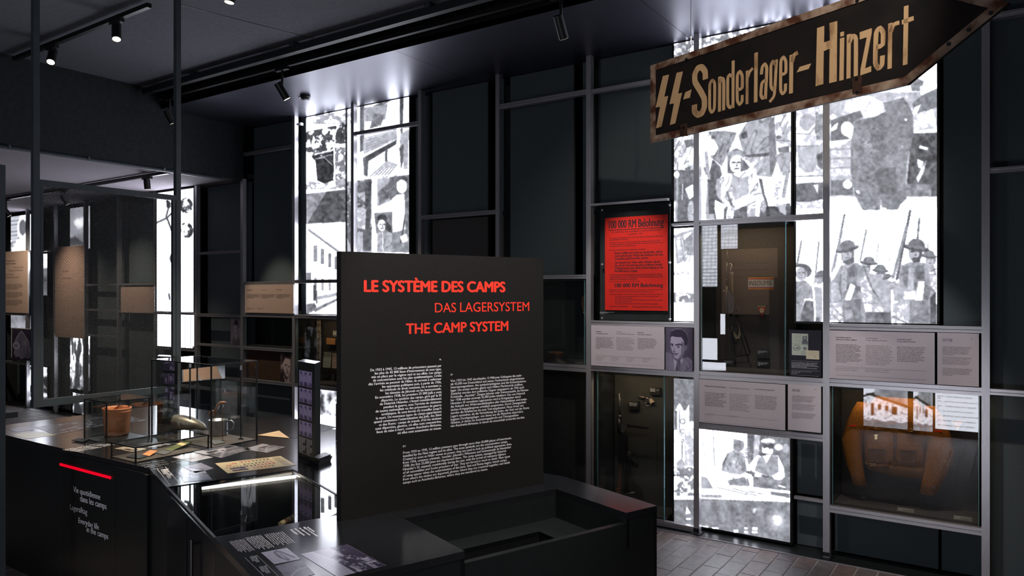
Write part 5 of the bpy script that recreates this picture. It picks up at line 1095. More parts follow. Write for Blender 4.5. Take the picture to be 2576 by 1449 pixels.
# sunken vitrine with a light bar
vt = MB().prism([AB(-1.1, -.50), AB(-.1, -.50), AB(-.1, .165), AB(-1.1, .165)], .40, .42)
for a0, a1, b0, b1 in ((-1.12, -1.1, -.5, .165), (-.1, -.08, -.5, .165), (-1.1, -.1, .165, .18), (-1.1, -.1, -.498, -.49)): vt.prism([AB(a0, b0), AB(a1, b0), AB(a1, b1), AB(a0, b1)], .40, .92)
vt.build('vitrine_lining', mat('vitrine_lining', (0.022, 0.021, 0.020), .7), tb)
MB().prism([AB(-1.1, -.516), AB(-.1, -.516), AB(-.1, .163), AB(-1.1, .163)], TZ - .012, TZ - .004).build('vitrine_glass', GLASSV, tb)
def rim(a0, b0, a1, b1, w=.006):
    MB().prism([AB(a0 - w, b0 - w), AB(a1 + w, b0 - w), AB(a1 + w, b1 + w), AB(a0 - w, b1 + w)], TZ - .016, TZ - .001).build('vitrine_rim', BLACKM, tb)
rim(-1.1, .163, -.1, .163); rim(-.1, -.516, -.1, .163); rim(-1.1, -.514, -.1, -.514)
LED = bpy.data.materials.new('led_bar_light'); LED.use_nodes = True
lb = LED.node_tree.nodes['Principled BSDF']; lb.inputs['Emission Color'].default_value = (1, .90, .78, 1); lb.inputs['Emission Strength'].default_value = 14
ln = LED.node_tree.nodes.new('ShaderNodeTexNoise'); ln.inputs['Scale'].default_value = 40; LED.node_tree.links.new(ln.outputs['Fac'], lb.inputs['Roughness'])
p0, p1 = PZ(458, 1232, TZ - .03), PZ(744, 1197, TZ - .03)
MB().bar((p0[0], p0[1], TZ - .034), (p1[0], p1[1], TZ - .034), .014).build('light_bar', LED, tb)
# door handle on the slanted side
MB().tube([AB(-.42, -.54) + (z,) for z in (.50, .86)], .008, 8).tube([AB(-.42, -.516) + (.84,), AB(-.42, -.54) + (.84,)], .006, 6).build('door_handle', BLACKM, tb)
MB().tube([AB(-.62, -.519) + (.02,), AB(-.62, -.519) + (.9,)], .003, 4).build('door_joint', BLACKM, tb)
# red light line and title on the front
RLED = mat('red_light_line', (0.5, 0, 0.01), .5, emit=(1, .0, .02), es=.75)
a, b = PW(150, 1171, -3.502), PW(278, 1199, -3.502)
MB().box(a[0], b[0], -3.503, -3.49, (a[1] + b[1]) / 2 - .008, (a[1] + b[1]) / 2 + .008).build('red_light_line', RLED, tb)
def ftext(body, x0, y0, x1, yl=None, **k): wtext(body, x0, y0, x1, yl or y0, WHITE, tb, w=-3.5005, res=3, **k)
ftext('Vie quotidienne', 184.5, 1237, 252, bold=.018); ftext('dans les camps', 201.5, 1260.5, 268, bold=.018); ftext('Lageralltag', 176.5, 1281, 219.5); ftext('Everyday life', 197.5, 1315, 248.5, bold=.01); ftext('in the camps', 218, 1337.5, 272, bold=.01)
# ------------------------------------------------------------------ prints on the table top
def tprint(name, quad, draw, colf=None, n=60, m=44, mt=None, par=None, z=TZ + .0012, label=None):
    P = [PZ(x, y, z) for x, y in quad]
    return gprint(name, (*P[0], z), (*P[1], z), (P[0][0] + P[3][0] - P[0][0], P[3][1], z), n, m, draw, mt or PRINTG, par or tb, False, colf or (lambda v: refl(v, (.05, .05, .06), (.78, .77, .80))), label=label)
def scene_pic(seed, sky=.8, gr=.45):
    def f(p):
        p.v[:] = sky; p.fill(p.Y > 55 + 8 * np.sin(p.X / 14 + seed), gr, tex=.25, sc=26, seed=seed); p.fill((p.Y > 30) & (p.Y < 62), .3, thr=.5, sc=20, seed=seed + 3); p.grain(.06, 5, seed)
        p.line([(0, 95), (60, 50), (100, 52)], 5, .75)
    return f
def wire_pic(p):
    p.v[:] = .85; p.grain(.04, 9); p.poly([(40, 12), (58, 6), (66, 90), (54, 96), (36, 60)], .45, tex=.2, sc=10); p.poly([(46, 20), (56, 16), (60, 80), (50, 70)], .80); p.poly([(58, 8), (66, 14), (92, 80), (82, 84)], .38, tex=.2, sc=10)
    for y in (12, 34, 60, 80): p.line([(2, y), (34, y - 8)], 1.2, .6)
def ramp_pic(p):
    p.v[:] = .66; p.fill(p.X > -1, .68, tex=.18, sc=26, seed=3); p.poly([(0, 0), (24, 0), (52, 100), (0, 100)], .90, tex=.05)
    for k in range(26): p.line([(2 + k * .8, 3 + k * 4), (20 + k * 1.2, 4 + k * 4)], .7, .74)
    p.fill((p.X > 36) & (p.X < 75) & (p.Y > 30), .25, thr=.50, sc=12, seed=5); p.poly([(62, 0), (100, 0), (100, 100), (86, 100), (66, 40)], .22, tex=.12, sc=20); p.rect(78, 60, 96, 64, .85); p.rect(78, 76, 98, 80, .85); p.line([(84, 55), (84, 92)], 2, .8); p.line([(94, 58), (94, 90)], 2, .8); p.rect(80, 64, 92, 74, .7)
    p.fill((p.X > 55) & (p.X < 80) & (p.Y > 12) & (p.Y < 60), .92, thr=.66, sc=6, seed=7)
VIO = lambda v: refl(v, (.10, .08, .15), (.80, .79, .86))
tprint('printed_photo', ((757, 1394), (873, 1369), (965, 1423), (850, 1452)), ramp_pic, VIO, 110, 90, label='printed photo of a crowd beside a railway ramp')
tprint('printed_photo', ((656.5, 1390), (721.5, 1378), (755, 1405), (690, 1419.5)), wire_pic, VIO, 70, 50, label='printed photo of a lean arm')
tprint('printed_photo', ((692, 1424), (757, 1408), (793, 1440), (725, 1462)), scene_pic(4, .5, .35), VIO, 70, 50)
def dtext(body, q0, q1, mt, nl_pix=None, z=TZ + .0015, **k):
    """lettering lying on the table: q0 first line start, q1 first line end, nl_pix start of the last line (pixels)"""
    A = Vector(PZ(*q0, z)); Bv = Vector(PZ(*q1, z)); d = Bv - A; L = d.length; d.normalize(); up = Vector((-d.y, d.x)); n = body.count('\n'); pit = .02
    if n:
        D = Vector(PZ(*nl_pix, z)) - A; pit = abs(D.dot(up)) / n
    text(body, (A.x, A.y, z), (d.x, d.y, 0), (up.x, up.y, 0), 0, L, 0, pit, mt, tb, name='printed_text', **k)
FRT = 'Le système concentrationnaire est\nun des instruments de terreur du\nrégime nazi. Dès mars 1933 il sert\nà enfermer les opposants, plus tard\nles groupes jugés indésirables.\nPlus de deux millions de personnes\ny sont déportées, une grande\npartie meurt de faim, de maladie\net d’épuisement par le travail.'
for (q0, q1, ql) in (((610, 1356), (640, 1385), (577, 1363)), ((653, 1346), (689, 1377), (617, 1354)), ((708, 1337), (741, 1366), (666, 1346))): dtext(FRT, q0, q1, WHITE, ql, ys=.62)
dtext('Avertissement', (771, 1326), (789, 1338), WHITE, bold=.03); dtext('danger de concentration\ndes camps en terre\nluxembourgeoise\nd’occupation', (762, 1326), (797, 1350), WHITE, (739, 1340), bold=.02)
for q0, q1 in (((617, 1402), (668, 1452)), ((647, 1396), (705, 1452))): dtext('________________________________', q0, q1, WHITE)
dtext('1\nPrisonniers au travail\n1942–1944, Archives\nnationales, collection\nprivée et musée\nde la Résistance', (645, 1397), (655, 1413), WHITE, (629, 1401), ys=.7); dtext('2\nPrisonniers au travail\n1942–1944, Archives\nnationales, collection\nprivée et musée\nde la Résistance', (670, 1422), (682, 1440), WHITE, (653, 1428), ys=.7)
# prints on the left part
def chart(p):
    p.v[:] = 1; C = np.zeros(p.X.shape + (3,)); C[:] = (.86, .79, .63)
    def setc(m, c): C[m] = c
    for r in range(4):
        for c in range(8):
            if c in (0, 7) and r > 2: continue
            x = 36 + c * 5.6; y = 14 + r * 20; tri = p.pm([(x - 2, y), (x + 2, y), (x, y + 13)])
            setc(tri, ((.75, .22, .18), (.15, .30, .20), (.12, .12, .18), (.75, .4, .5))[(r + c // 3) % 4])
    for x, y in ((12, 30), (16, 30), (22, 18), (26, 18)): setc(p.pm([(x - 1.6, y), (x + 1.6, y), (x, y + 13)]), (.80, .25, .2))
    for y in (60, 78): setc(p.pm([(10, y), (30, y - 3), (34, y + 5), (30, y + 12), (10, y + 10)]), (.30, .25, .34))
    setc((p.X > 84) & (p.X < 96) & (np.mod(p.Y, 12) < 4) & (p.Y > 10) & (p.Y < 90), (.25, .2, .18)); setc((p.X > 34) & (p.X < 80) & (p.Y > 6) & (p.Y < 9), (.4, .3, .28))
    for k in range(6): setc(p.em(8 + k * 5, 50, 1.2, 3), (.4, .35, .3))
    p.c = np.concatenate([np.where(C <= .04045, C / 12.92, ((C + .055) / 1.055) ** 2.4), np.ones(p.X.shape + (1,))], -1)
tprint('badge_chart', ((541, 1165.5), (706, 1147), (742, 1166), (573, 1191)), chart, n=130, m=60, label='cream printed chart of coloured triangles')
tprint('printed_photo', ((486, 1137), (563, 1116), (634, 1140), (557, 1152)), scene_pic(11, .86, .5), n=60, m=40)
tprint('printed_photo', ((432, 1150), (485, 1139), (533, 1153), (484, 1162)), lambda p: (p.fill(p.X > -1, .88, tex=.1), p.fill((p.Y > 45) & (p.Y < 70), .6, thr=.5, sc=14)), n=50, m=30)
tprint('printed_photo', ((612, 1130), (660, 1116), (723, 1128), (672, 1139)), scene_pic(13, .7, .55), n=50, m=36)
tprint('printed_photo', ((460, 1175), (505, 1164), (545, 1178), (492, 1190)), lambda p: (p.fill(p.X > -1, .62, tex=.06), p.poly([(0, 40), (40, 50), (60, 100), (30, 100)], .8), p.poly([(15, 20), (40, 30), (60, 90), (50, 100)], .35)), VIO, 50, 40)
tprint('printed_photo', ((447, 1189), (515, 1183), (548, 1202), (463, 1213)), scene_pic(17, .75, .6), VIO, 60, 40)
tprint('printed_photo', ((288, 1128), (325, 1121), (365, 1127), (335, 1137)), lambda p: (p.fill(p.X > -1, .2), p.fill(p.X > -1, .92, thr=.45, sc=26, seed=4)), lambda v: refl(v, (.25, .1, .06), (.86, .84, .76)), 50, 40)
tprint('printed_photo', ((345, 1117), (425, 1107), (450, 1117), (370, 1127)), lambda p: (p.fill(p.X > -1, .3), p.fill(p.X > -1, .85, thr=.5, sc=20, seed=7)), None, 50, 40)
tprint('yellow_print', ((29, 1094), (101, 1085), (141, 1094), (69, 1103.5)), lambda p: p.fill(p.X > -1, .9, tex=.06), lambda v: refl(v, (.3, .25, .1), (.90, .86, .66)), 24, 20, label='plain pale yellow sheet')
tprint('printed_photo', ((20, 1080), (65, 1074), (88, 1080), (40, 1087)), lambda p: p.fill(p.X > -1, .55, tex=.1), VIO, 20, 20)
def plan(p):
    p.v[:] = .16; p.fill(p.X > -1, .82, thr=.58, sc=14, seed=21); p.rect(4, 10, 40, 60, .2); p.rect(8, 14, 36, 18, .85); p.rect(50, 70, 96, 92, .8, thr=.4, sc=18)
    p.line([(5, 50), (60, 30), (98, 40)], 3, .85); p.line([(20, 70), (70, 60)], 4, .9)
tprint('printed_plan', ((85, 1075), (205, 1054), (270, 1075), (140, 1093)), plan, n=90, m=60, label='printed camp plan')
tprint('printed_plan', ((205, 1054), (300, 1040), (345, 1052), (272, 1073)), plan, n=60, m=40)
for q in ((180, 1127), (214, 1121), (247, 1114)): dtext('Les détenus dorment dans\ndes baraques surpeuplées,\nsur des châlits à plusieurs\nétages. La faim et le froid\nmarquent chaque journée.', (q[0], q[1]), (q[0] + 40, q[1] + 9 - 4), WHITE, (q[0] + 12, q[1] + 9), bold=.02)
for q0, q1 in (((385, 1162), (415, 1158)), ((350, 1167), (378, 1163)), ((372, 1172), (400, 1168)), ((432, 1162), (452, 1158))): dtext('Nourriture et faim\nHunger und Essen\nFood and hunger', q0, q1, WHITE, (q0[0] + 14, q0[1] + 8), bold=.02)
dtext('_________________', (398, 1179), (432, 1222), WHITE); dtext('_________________', (418, 1174), (450, 1211), WHITE); dtext('Ration, 1943\nUne soupe claire\nArchives', (412, 1180), (428, 1203), WHITE, (404, 1182), bold=.02)
# dark glass inset with a tan paper
ip = [PZ(x, y, TZ) for x, y in ((588, 1072), (690, 1043), (850, 1075), (740, 1103))]
MB().prism(ip, TZ - .001, TZ + .001).build('glass_inset', TOPM, tb)
tp = thing('tan_paper', 'tan folded paper lying on the table behind the large glass case', 'paper', (*PZ(690, 1096, TZ), TZ + .002))
MB().prism([PZ(x, y, TZ) for x, y in ((646, 1096), (702, 1084.5), (728, 1103))], TZ + .002, TZ + .004).build('sheet', mat('tan_sheet', rgb(176, 150, 112), .8), tp)
# ------------------------------------------------------------------ tall text panel
pn = thing('standing_placard', 'tall black standing panel with red titles Le système des camps', 'text panel', (*AB(0, .59), TZ))
PTOP = 2.155
PLEN = PV(1367, 900, OT, BX)[0]
PTOP = (PV(862, 631, OT, BX)[1] + PV(1367, 651, OT, BX)[1]) / 2
MB().prism([AB(-.052, 0), AB(0, 0), AB(0, PLEN), AB(-.052, PLEN)], TZ, PTOP).build('panel_slab', PANELM, pn)
NO = (OT[0] + AX[0] * .0005, OT[1] + AX[1] * .0005, 0)
def ptext(body, x0, y0, x1, yl=None, mt=WHITE, right=False, **k):
    s0, z0 = PV(x0, y0, OT, BX); s1, z1 = PV(x1, y0, OT, BX); nl = body.count('\n')
    xa = x1 if right else x0
    base = PV(xa, y0, OT, BX)[1]; pit = (base - PV(xa, yl, OT, BX)[1]) / nl if nl else 0
    text(body, NO, (BX[0], BX[1], 0), UPZ, s0, s1, base, pit, mt, pn, align='RIGHT' if right else 'LEFT', **k)
ptext('LE SYSTÈME DES CAMPS', 917, 733.5, 1270, mt=REDI, bold=.05, res=5, name='red_title')
ptext('DAS', 1094, 786, 1147, mt=REDI, bold=.004, res=5, name='red_title'); ptext('LAGERSYSTEM', 1157.5, 784.7, 1331, mt=REDI, bold=.004, res=5, name='red_title')
ptext('THE CAMP SYSTEM', 1022, 840, 1278, mt=REDI, bold=.032, res=5, name='red_title')
ptext('FR', 1105, 906.5, 1110, mt=WHITE); ptext('DF', 1133.5, 944.5, 1139); ptext('EN', 1013.5, 1125, 1020)
ptext('De 1933 à 1945, 13 millions de prisonniers passent par\nles plus de 42 000 lieux d’internement de tout type,\nmis en place par le régime nazi et ses alliés. Les camps\nde concentration sont les plus emblématiques. Créés\ndès l’arrivée au pouvoir de Hitler, ils servent à enfermer\nles opposants politiques puis, à partir de 1936,\nles criminels de droit commun, les « asociaux »,\nles témoins de Jéhovah ou les homosexuels.\nEn novembre 1938, les premiers 25 000 Juifs y sont\ndéportés. Le système des camps, géré par la SS\nde Heinrich Himmler, s’étend considérablement\npendant la guerre, avec l’arrivée de résistants\nde toutes nationalités ou des prisonniers de guerre\nsoviétiques. Ils sont forcés d’y travailler jusqu’à\nla mort. De nouveaux types de camps apparaissent\nquand commence l’extermination des Juifs, des Sinté\net des Roms : camps de transit, d’où les victimes\nsont déportées, ghettos, où elles sont concentrées,\nlieux de mise à mort, comme Auschwitz-Birkenau,\noù elles sont assassinées en masse.', 927, 922.5, 1110.5, 1079, right=True, bold=.026)
ptext('Von 1933 bis 1945 durchlaufen 13 Millionen Gefangene die mehr\nals 42.000 von Deutschland und seinen Verbündeten eingerichteten\nInternierungsstätten. Am symbolträchtigsten sind die Konzentrations-\nlager. Die ersten werden gleich nach Hitlers Machtantritt eröffnet.\nZunächst werden dort politische Gegner eingesperrt, ab 1936 auch\nKriminelle, „Asoziale“, Zeugen Jehovas oder Homosexuelle. Im Novem-\nber 1938 werden erstmals 25.000 Juden inhaftiert. Das von Heinrich\nHimmlers SS verwaltete Lagersystem wird in Kriegszeiten durch\ndie Ankunft von Widerstandskämpfern aller Nationalitäten und sowje-\ntischen Kriegsgefangenen erheblich ausgeweitet. Durch Zwangsarbeit\nwerden die Inhaftierten bis zum Tod ausgebeutet. Neue Arten von\nLagern entstehen, als die Vernichtung der Juden, der Sinti und der Roma\nbeginnt: Durchgangslager, von denen aus die Menschen deportiert,\nGhettos, in denen sie zusammengepfercht und Tötungsstätten\nwie Auschwitz-Birkenau, in denen sie massenhaft ermordet werden.', 1133.5, 961, 1331, 1074.5, bold=.008)
ptext('From 1933 to 1945, 13 million prisoners pass through more than 42,000 places of internment,\ninstalled by the Nazi regime and its allies. The most symbolic are the concentration camps.\nCreated as soon as Hitler comes to power, they are used to lock up political opponents, then,\nfrom 1936, common criminals, ‘asocials’, Jehovah’s Witnesses and homosexuals. In November\n1938, the first 25,000 Jews are imprisoned there. The camp system, managed by Heinrich\nHimmler’s SS, expands considerably during the war, with the arrival of resistance fighters\nof all nationalities and Soviet prisoners of war. They are forced to work to death. New types\nof camp appear when the extermination of the Jews, Sinti and Roma begins: transit camps,\nfrom where the victims are deported, ghettos, where they are crammed together, and death\ncamps such as Auschwitz-Birkenau, where they are murdered en masse.', 1013.5, 1142, 1287, 1217.5, bold=.016)
# ------------------------------------------------------------------ thin-framed glass cases on the table
def gcase(label, u0, u1, w0, w1, h, bar=.008, floor=None):
    t = thing('glass_case', label, 'glass case', ((u0 + u1) / 2, (w0 + w1) / 2, TZ), 'thin-framed glass cases on the table')
    f = MB(); z0, z1 = TZ + .002, TZ + h
    for x in (u0, u1):
        for y in (w0, w1): MB().box(x - bar / 2, x + bar / 2, y - bar / 2, y + bar / 2, z0, z1).build('corner_bar', BLACKM, t)
    for y in (w0, w1): MB().box(u0 + bar / 2, u1 - bar / 2, y - bar / 2, y + bar / 2, z1 - bar, z1).build('top_bar', BLACKM, t)
    for x in (u0, u1): MB().box(x - bar / 2, x + bar / 2, w0 + bar / 2, w1 - bar / 2, z1 - bar, z1).build('top_bar', BLACKM, t)
    g = .002
    MB().box(u0, u1, w0, w1, z1 - .003, z1 + .001).build('top_glass', GLASS, t)
    for x in (u0, u1): MB().box(x - g, x + g, w0 + bar, w1 - bar, z0, z1 - bar).build('side_glass', GLASS, t)
    for y in (w0, w1): MB().box(u0 + bar, u1 - bar, y - g, y + g, z0, z1 - bar).build('side_glass', GLASS, t)
    MB().box(u0, u1, w0, w1, TZ + .0005, TZ + .004).build('base_sheet', floor or mat('case_base', rgb(70, 60, 52), .7), t)
    return t
gcase('glass case with thin black bars around the orange beaker', -3.262, -2.965, -3.255, -2.955, .285, floor=BLACK)
gcase('largest glass case on the table around the mug', -2.955, -2.245, -2.94, -2.585, .555)
gcase('low flat glass case around the green booklet', -2.525, -2.247, -3.448, -2.96, .095)
gcase('glass case half hidden behind the tall black text panel', -1.75, -1.2, -2.30, -2.06, .26)
# orange beaker
ORP = mat('orange_bakelite', rgb(216, 138, 92), .5, var=.06, scale=30, alt=rgb(222, 146, 98))
bc = PZ(287, 1097, TZ); bc = (bc[0] - .0, bc[1] + .02)
bk_ = thing('orange_beaker', 'worn orange tapered beaker inside the thin glass case', 'beaker', (bc[0], bc[1], TZ + .004))
R0 = .098; wob = lambda a, z: 1 + .05 * math.cos(2 * a + .6) * (z / .2)
MB().lathe([(.001, .004), (R0 * .70, .0), (R0 * .78, .006), (R0 * .82, .02), (R0 * 1.0, .19), (R0 * 1.03, .20), (R0 * .99, .20), (R0 * .95, .188), (R0 * .76, .02), (.001, .012)], (bc[0], bc[1], TZ + .004), 40, 1, 1, wob).build('cup_wall', ORP, bk_, smooth=True)
MB().lathe([(R0 * .955 , .170), (R0 * .985, .172), (R0 * .985, .178), (R0 * .955, .180)], (bc[0], bc[1], TZ + .004), 40, 1.012, 1.012, wob).build('rim_band', ORP, bk_, smooth=True)
# tin mug
TIN = mat('grey_tin', (.40, .41, .43), .38, .75, var=.12, scale=20)
mc = (-2.50, -2.76); mc = PZ(549, 1096, TZ)
mg = thing('tin_mug', 'grey tin mug with round handle in the large glass case', 'mug', (mc[0], mc[1], TZ + .004))
rm = .064; hm = .112
MB().lathe([(.001, .0), (rm * .95, .0), (rm, .006), (rm, hm - .004), (rm * 1.03, hm), (rm * .98, hm), (rm * .95, .01), (.001, .008)], (mc[0], mc[1], TZ + .004), 36).build('cup_wall', TIN, mg, smooth=True)
hd = (CS, SN)
MB().tube([(mc[0] + hd[0] * (rm + d), mc[1] + hd[1] * (rm + d), TZ + .004 + z) for d, z in ((-.002, .10), (.03, .105), (.046, .09), (.048, .07), (.036, .045), (-.002, .028))], .0055, 8).build('handle', TIN, mg, smooth=True)
# metal vessel with red number
DENT = mat('dented_metal', rgb(128, 120, 106), .42, .55, var=.25, scale=14, alt=rgb(150, 146, 134))
vc = PZ(470, 1088, TZ)
vs = thing('metal_vessel', 'dented grey metal scoop with red painted number in the large glass case', 'vessel', (vc[0], vc[1], TZ + .004))
d = Vector((CS, SN * 1.0, 0)).normalized(); nrm = Vector((-d.y, d.x, 0))
k = 5.35 / FPX; z0 = TZ + .006
prof = [(-36, 8, 42, .05), (-30, 3, 45, .075), (-10, 2, 43, .085), (10, 5, 38, .08), (28, 6, 30, .065), (42, 3, 22, .045), (49, 4, 14, .02), (51, 7, 11, .008)]
V = []; N = 16
for s, lo, hi, hw in prof:
    for j in range(N):
        an = 2 * math.pi * j / N
        c = Vector((vc[0], vc[1], 0)) + d * (s * k) + nrm * (hw * .8 * math.cos(an)); V.append((c.x, c.y, z0 + ((lo + hi) / 2 + (hi - lo) / 2 * math.sin(an)) * k))
MB().add(V, [(i * N + j, i * N + (j + 1) % N, (i + 1) * N + (j + 1) % N, (i + 1) * N + j) for i in range(len(prof) - 1) for j in range(N)] + [tuple(range(N))[::-1], tuple((len(prof) - 1) * N + j for j in range(N))]).build('vessel_body', DENT, vs, smooth=True)
fo = Vector((vc[0], vc[1], 0)) - nrm * .0745
text('7 2 1', (fo.x, fo.y, z0), (d.x, d.y, 0), UPZ, -33 * k, -4 * k, 18 * k, .02, mat('red_paint', rgb(120, 40, 36), .7), vs, name='painted_number', ys=1.1)
# mounted relic on a thin rod
BRN = mat('old_brown_bone', rgb(128, 84, 50), .5, var=.25, scale=40)
ro = PZ(560, 1109, TZ)
rl = thing('wire_relic', 'twisted brown ring-ended relic mounted on a thin rod by mug', 'relic', (ro[0], ro[1], TZ + .004))
dd = 1.02 * FPX / (1109 - HYP)
def rp_(x, y):  # point at the rod's distance, facing the camera
    r = ray(x, y); return (CAM[0] + r[0] * dd, CAM[1] + r[1] * dd, CAM[2] + r[2] * dd)
MB().tube([rp_(560, 1108), rp_(559, 1040), rp_(561, 1025)], .0028, 6).build('rod', BRN, rl)
MB().tube([rp_(535 + 8 * math.cos(a), 1041 + 7 * math.sin(a)) for a in [i * math.pi / 8 for i in range(16)]], .0065, 8, closed=True).build('ring', BRN, rl, smooth=True)
MB().tube([rp_(*q) for q in ((539, 1035), (545, 1027), (548, 1018), (556, 1013), (563, 1014), (569, 1013))], [.007, .009, .008, .012, .013, .006], 8).build('stem', BRN, rl, smooth=True)
MB().tube([rp_(*q) for q in ((547, 1030), (552, 1022), (549, 1015), (555, 1012), (562, 1020), (560, 1028))], .0022, 6).build('wire_twist', STEEL, rl)
# two bare mounting rods in the large case
for (x0, y0, x1, y1, lb, rr) in ((478, 1090, 475.5, 914, 'black capped mounting rod behind the metal scoop', .006), (606, 1106, 602, 920, 'thin grey mounting rod right of the mug', .0045)):
    b_ = PZ(x0, y0, TZ); D = math.hypot(1, 0) * (CAM[2] - TZ) * FPX / (y0 - HYP); rr_ = ray(x1, y1); tpz = CAM[2] + rr_[2] * D
    t = thing('mounting_rod', lb, 'rod', (*b_, TZ + .004)); MB().tube([(*b_, TZ + .004), (*b_, TZ + .010)], .018, 12).build('foot', BLACKM, t)
    MB().tube([(*b_, TZ + .010), (*b_, min(tpz, TZ + .54))], rr, 8).build('rod', GUNM, t); MB().tube([(*b_, min(tpz, TZ + .54) - .03), (*b_, min(tpz, TZ + .54))], rr * 1.5, 8).build('cap', STEEL, t)
# green booklet on a wedge, orange card, little plates
def tilted(name, label, quad, m, lift, cat, par=None, th=.006):
    P = [PZ(x, y, TZ) for x, y in quad]; t = thing(name, label, cat, (*PZ(quad[0][0], quad[0][1], TZ), TZ + .004))
    Z = [TZ + .006 + l for l in lift]; Q = [(*PZ(x, y, z), z) for (x, y), z in zip(quad, Z)]
    MB().add(Q + [(a, b, c - th) for a, b, c in Q], [(0, 1, 2, 3), (7, 6, 5, 4), (0, 4, 5, 1), (1, 5, 6, 2), (2, 6, 7, 3), (3, 7, 4, 0)]).build('cover', m, t)
    return t, Q
GRN = mat('green_cover', rgb(84, 96, 48), .7, alt=rgb(108, 116, 70))
t, Q = tilted('green_booklet', 'green booklet with cream label tilted on a stand in the low case', ((414, 1130), (467, 1107), (482, 1112), (432, 1134)), GRN, (.0, .03, .03, .0), 'booklet')
def lerp(A, B, k): return tuple(a + (b - a) * k for a, b in zip(A, B))
L1, L2, L3, L4 = lerp(Q[0], Q[1], .55), lerp(Q[0], Q[1], .75), lerp(Q[3], Q[2], .75), lerp(Q[3], Q[2], .55)
MB().add([(a, b, c + .001) for a, b, c in (L1, L2, L3, L4)], [(0, 1, 2, 3)]).build('paper_label', CREAM, t)
q_ = PZ(463, 1124, TZ); MB().box(q_[0] - .03, q_[0] + .03, q_[1] - .012, q_[1] + .012, TZ + .004, TZ + .030).build('wedge_stand', BLACKM, t)
tilted('orange_card', 'small orange card in the low glass case', ((358, 1143), (377, 1132), (396, 1134), (376, 1147)), mat('orange_paper', rgb(232, 146, 92), .8), (.004, .014, .014, .004), 'card', th=.002)
for qd, lb in ((((318, 1149), (336, 1142), (372, 1147), (352, 1153)), 'flat black caption plate left of the orange card'), (((393, 1139), (408, 1132), (432, 1136), (414, 1143)), 'flat grey caption plate between orange card and green booklet'),
           (((180, 1107), (196, 1102), (226, 1104), (208, 1111)), 'flat black caption plate at the corner of the beaker case'), (((520, 1106), (545, 1103), (566, 1113), (540, 1118)), 'flat caption plate in front of the mug')):
    tilted('caption_plate', lb, qd, BLACKM if 'black' in lb else mat('grey_plate', rgb(88, 90, 90), .6), (.004, .004, .004, .004), 'caption plate', th=.004)
# ------------------------------------------------------------------ photo columns and card stack
def column(label, fl_, fr_, br_, h, pics, lab='photo_column'):
    """fl_, fr_, br_: pixels of the base corners (front left, front right, back right) on the table"""
    A, B_, C_ = PZ(*fl_, TZ), PZ(*fr_, TZ), PZ(*br_, TZ)
    D_ = (A[0] + C_[0] - B_[0], A[1] + C_[1] - B_[1])
    t = thing(lab, label, 'photo column', ((A[0] + C_[0]) / 2, (A[1] + C_[1]) / 2, TZ), 'black photo columns on the table')
    MB().prism([A, B_, C_, D_], TZ + .001, TZ + h).build('column_body', BLACK, t)
    MB().prism([A, B_, C_, D_], TZ + h, TZ + h + .003).build('top_cap', TOPM, t)
    e = Vector((B_[0] - A[0], B_[1] - A[1])); L = e.length; e.normalize(); n = Vector((e.y, -e.x))
    if n.dot(Vector((CAM[0] - A[0], CAM[1] - A[1]))) < 0: n = -n
    def pt(s, z): return (A[0] + e.x * s * L + n.x * .0012, A[1] + e.y * s * L + n.y * .0012, TZ + z * h)
    for s0, s1, z0, z1, dr in pics: gprint('photo', pt(s0, z1), pt(s1, z1), pt(s0, z0), 36, 40, dr, PRINT, t, False, VIO2)
    o = (A[0] + n.x * .0014, A[1] + n.y * .0014, 0)
    return t, o, (e.x, e.y, 0), L
VIO2 = lambda v: refl(v, (.10, .06, .18), (.80, .76, .93))
def trio(seed):
    def f(p):
        X = p.X.copy(); p.v[:] = .7
        out = np.zeros_like(p.v)
        for k in range(3):
            q = Pic((X - k * 33.4) * 3, p.Y, .8); head(seed * 3 + k, .72)(q); out = np.where((X >= k * 33.4) & (X < (k + 1) * 33.4 - 1), q.v, out)
        p.v = out
    return f
t, o, e, L = column('black photo column with four rows of three prisoner portraits', (749, 1150), (792, 1166), (806, 1152), .598,
    [(.10, .86, .755, .915, trio(1)), (.10, .86, .585, .735, trio(2)), (.10, .86, .415, .565, trio(3)), (.10, .86, .245, .395, trio(4))])
for s0, s1, z in ((.1, .46, .205), (.54, .86, .205), (.1, .46, .125), (.54, .86, .125)):
    text('Photos d’identité\nde détenus prises\npar le service du\ncamp, 1941\nAuschwitz', o, e, UPZ, s0 * L, s1 * L, TZ + z * .598, .0085, WHITE, t)
for z in (.225, .145, .065): text('________________', o, e, UPZ, .1 * L, .86 * L, TZ + z * .598, .01, WHITE, t)
def crowd(seed):
    def f(p): p.v[:] = .3; p.fill(p.X > -1, .82, thr=.52, sc=22, seed=seed); p.fill((p.Y > 45) & (p.X < 70), .22, tex=.05); p.grain(.1, 5, seed)
    return f
t, o, e, L = column('black photo column with five violet photos behind the large glass case', (395, 1066), (447, 1071), (452, 1064), .53,
    [(.15, .85, .80, .98, crowd(3)), (.15, .48, .60, .76, crowd(5)), (.52, .85, .60, .76, head(77, .5)), (.15, .85, .38, .56, crowd(9))])
for z in (.34, .22): text('Le travail forcé\ndans les camps\n1942', o, e, UPZ, .15 * L, .8 * L, TZ + z * .53, .012, WHITE, t)
ca, cb, cc = PZ(786, 1166, TZ), PZ(802, 1172, TZ), PZ(834, 1160, TZ)
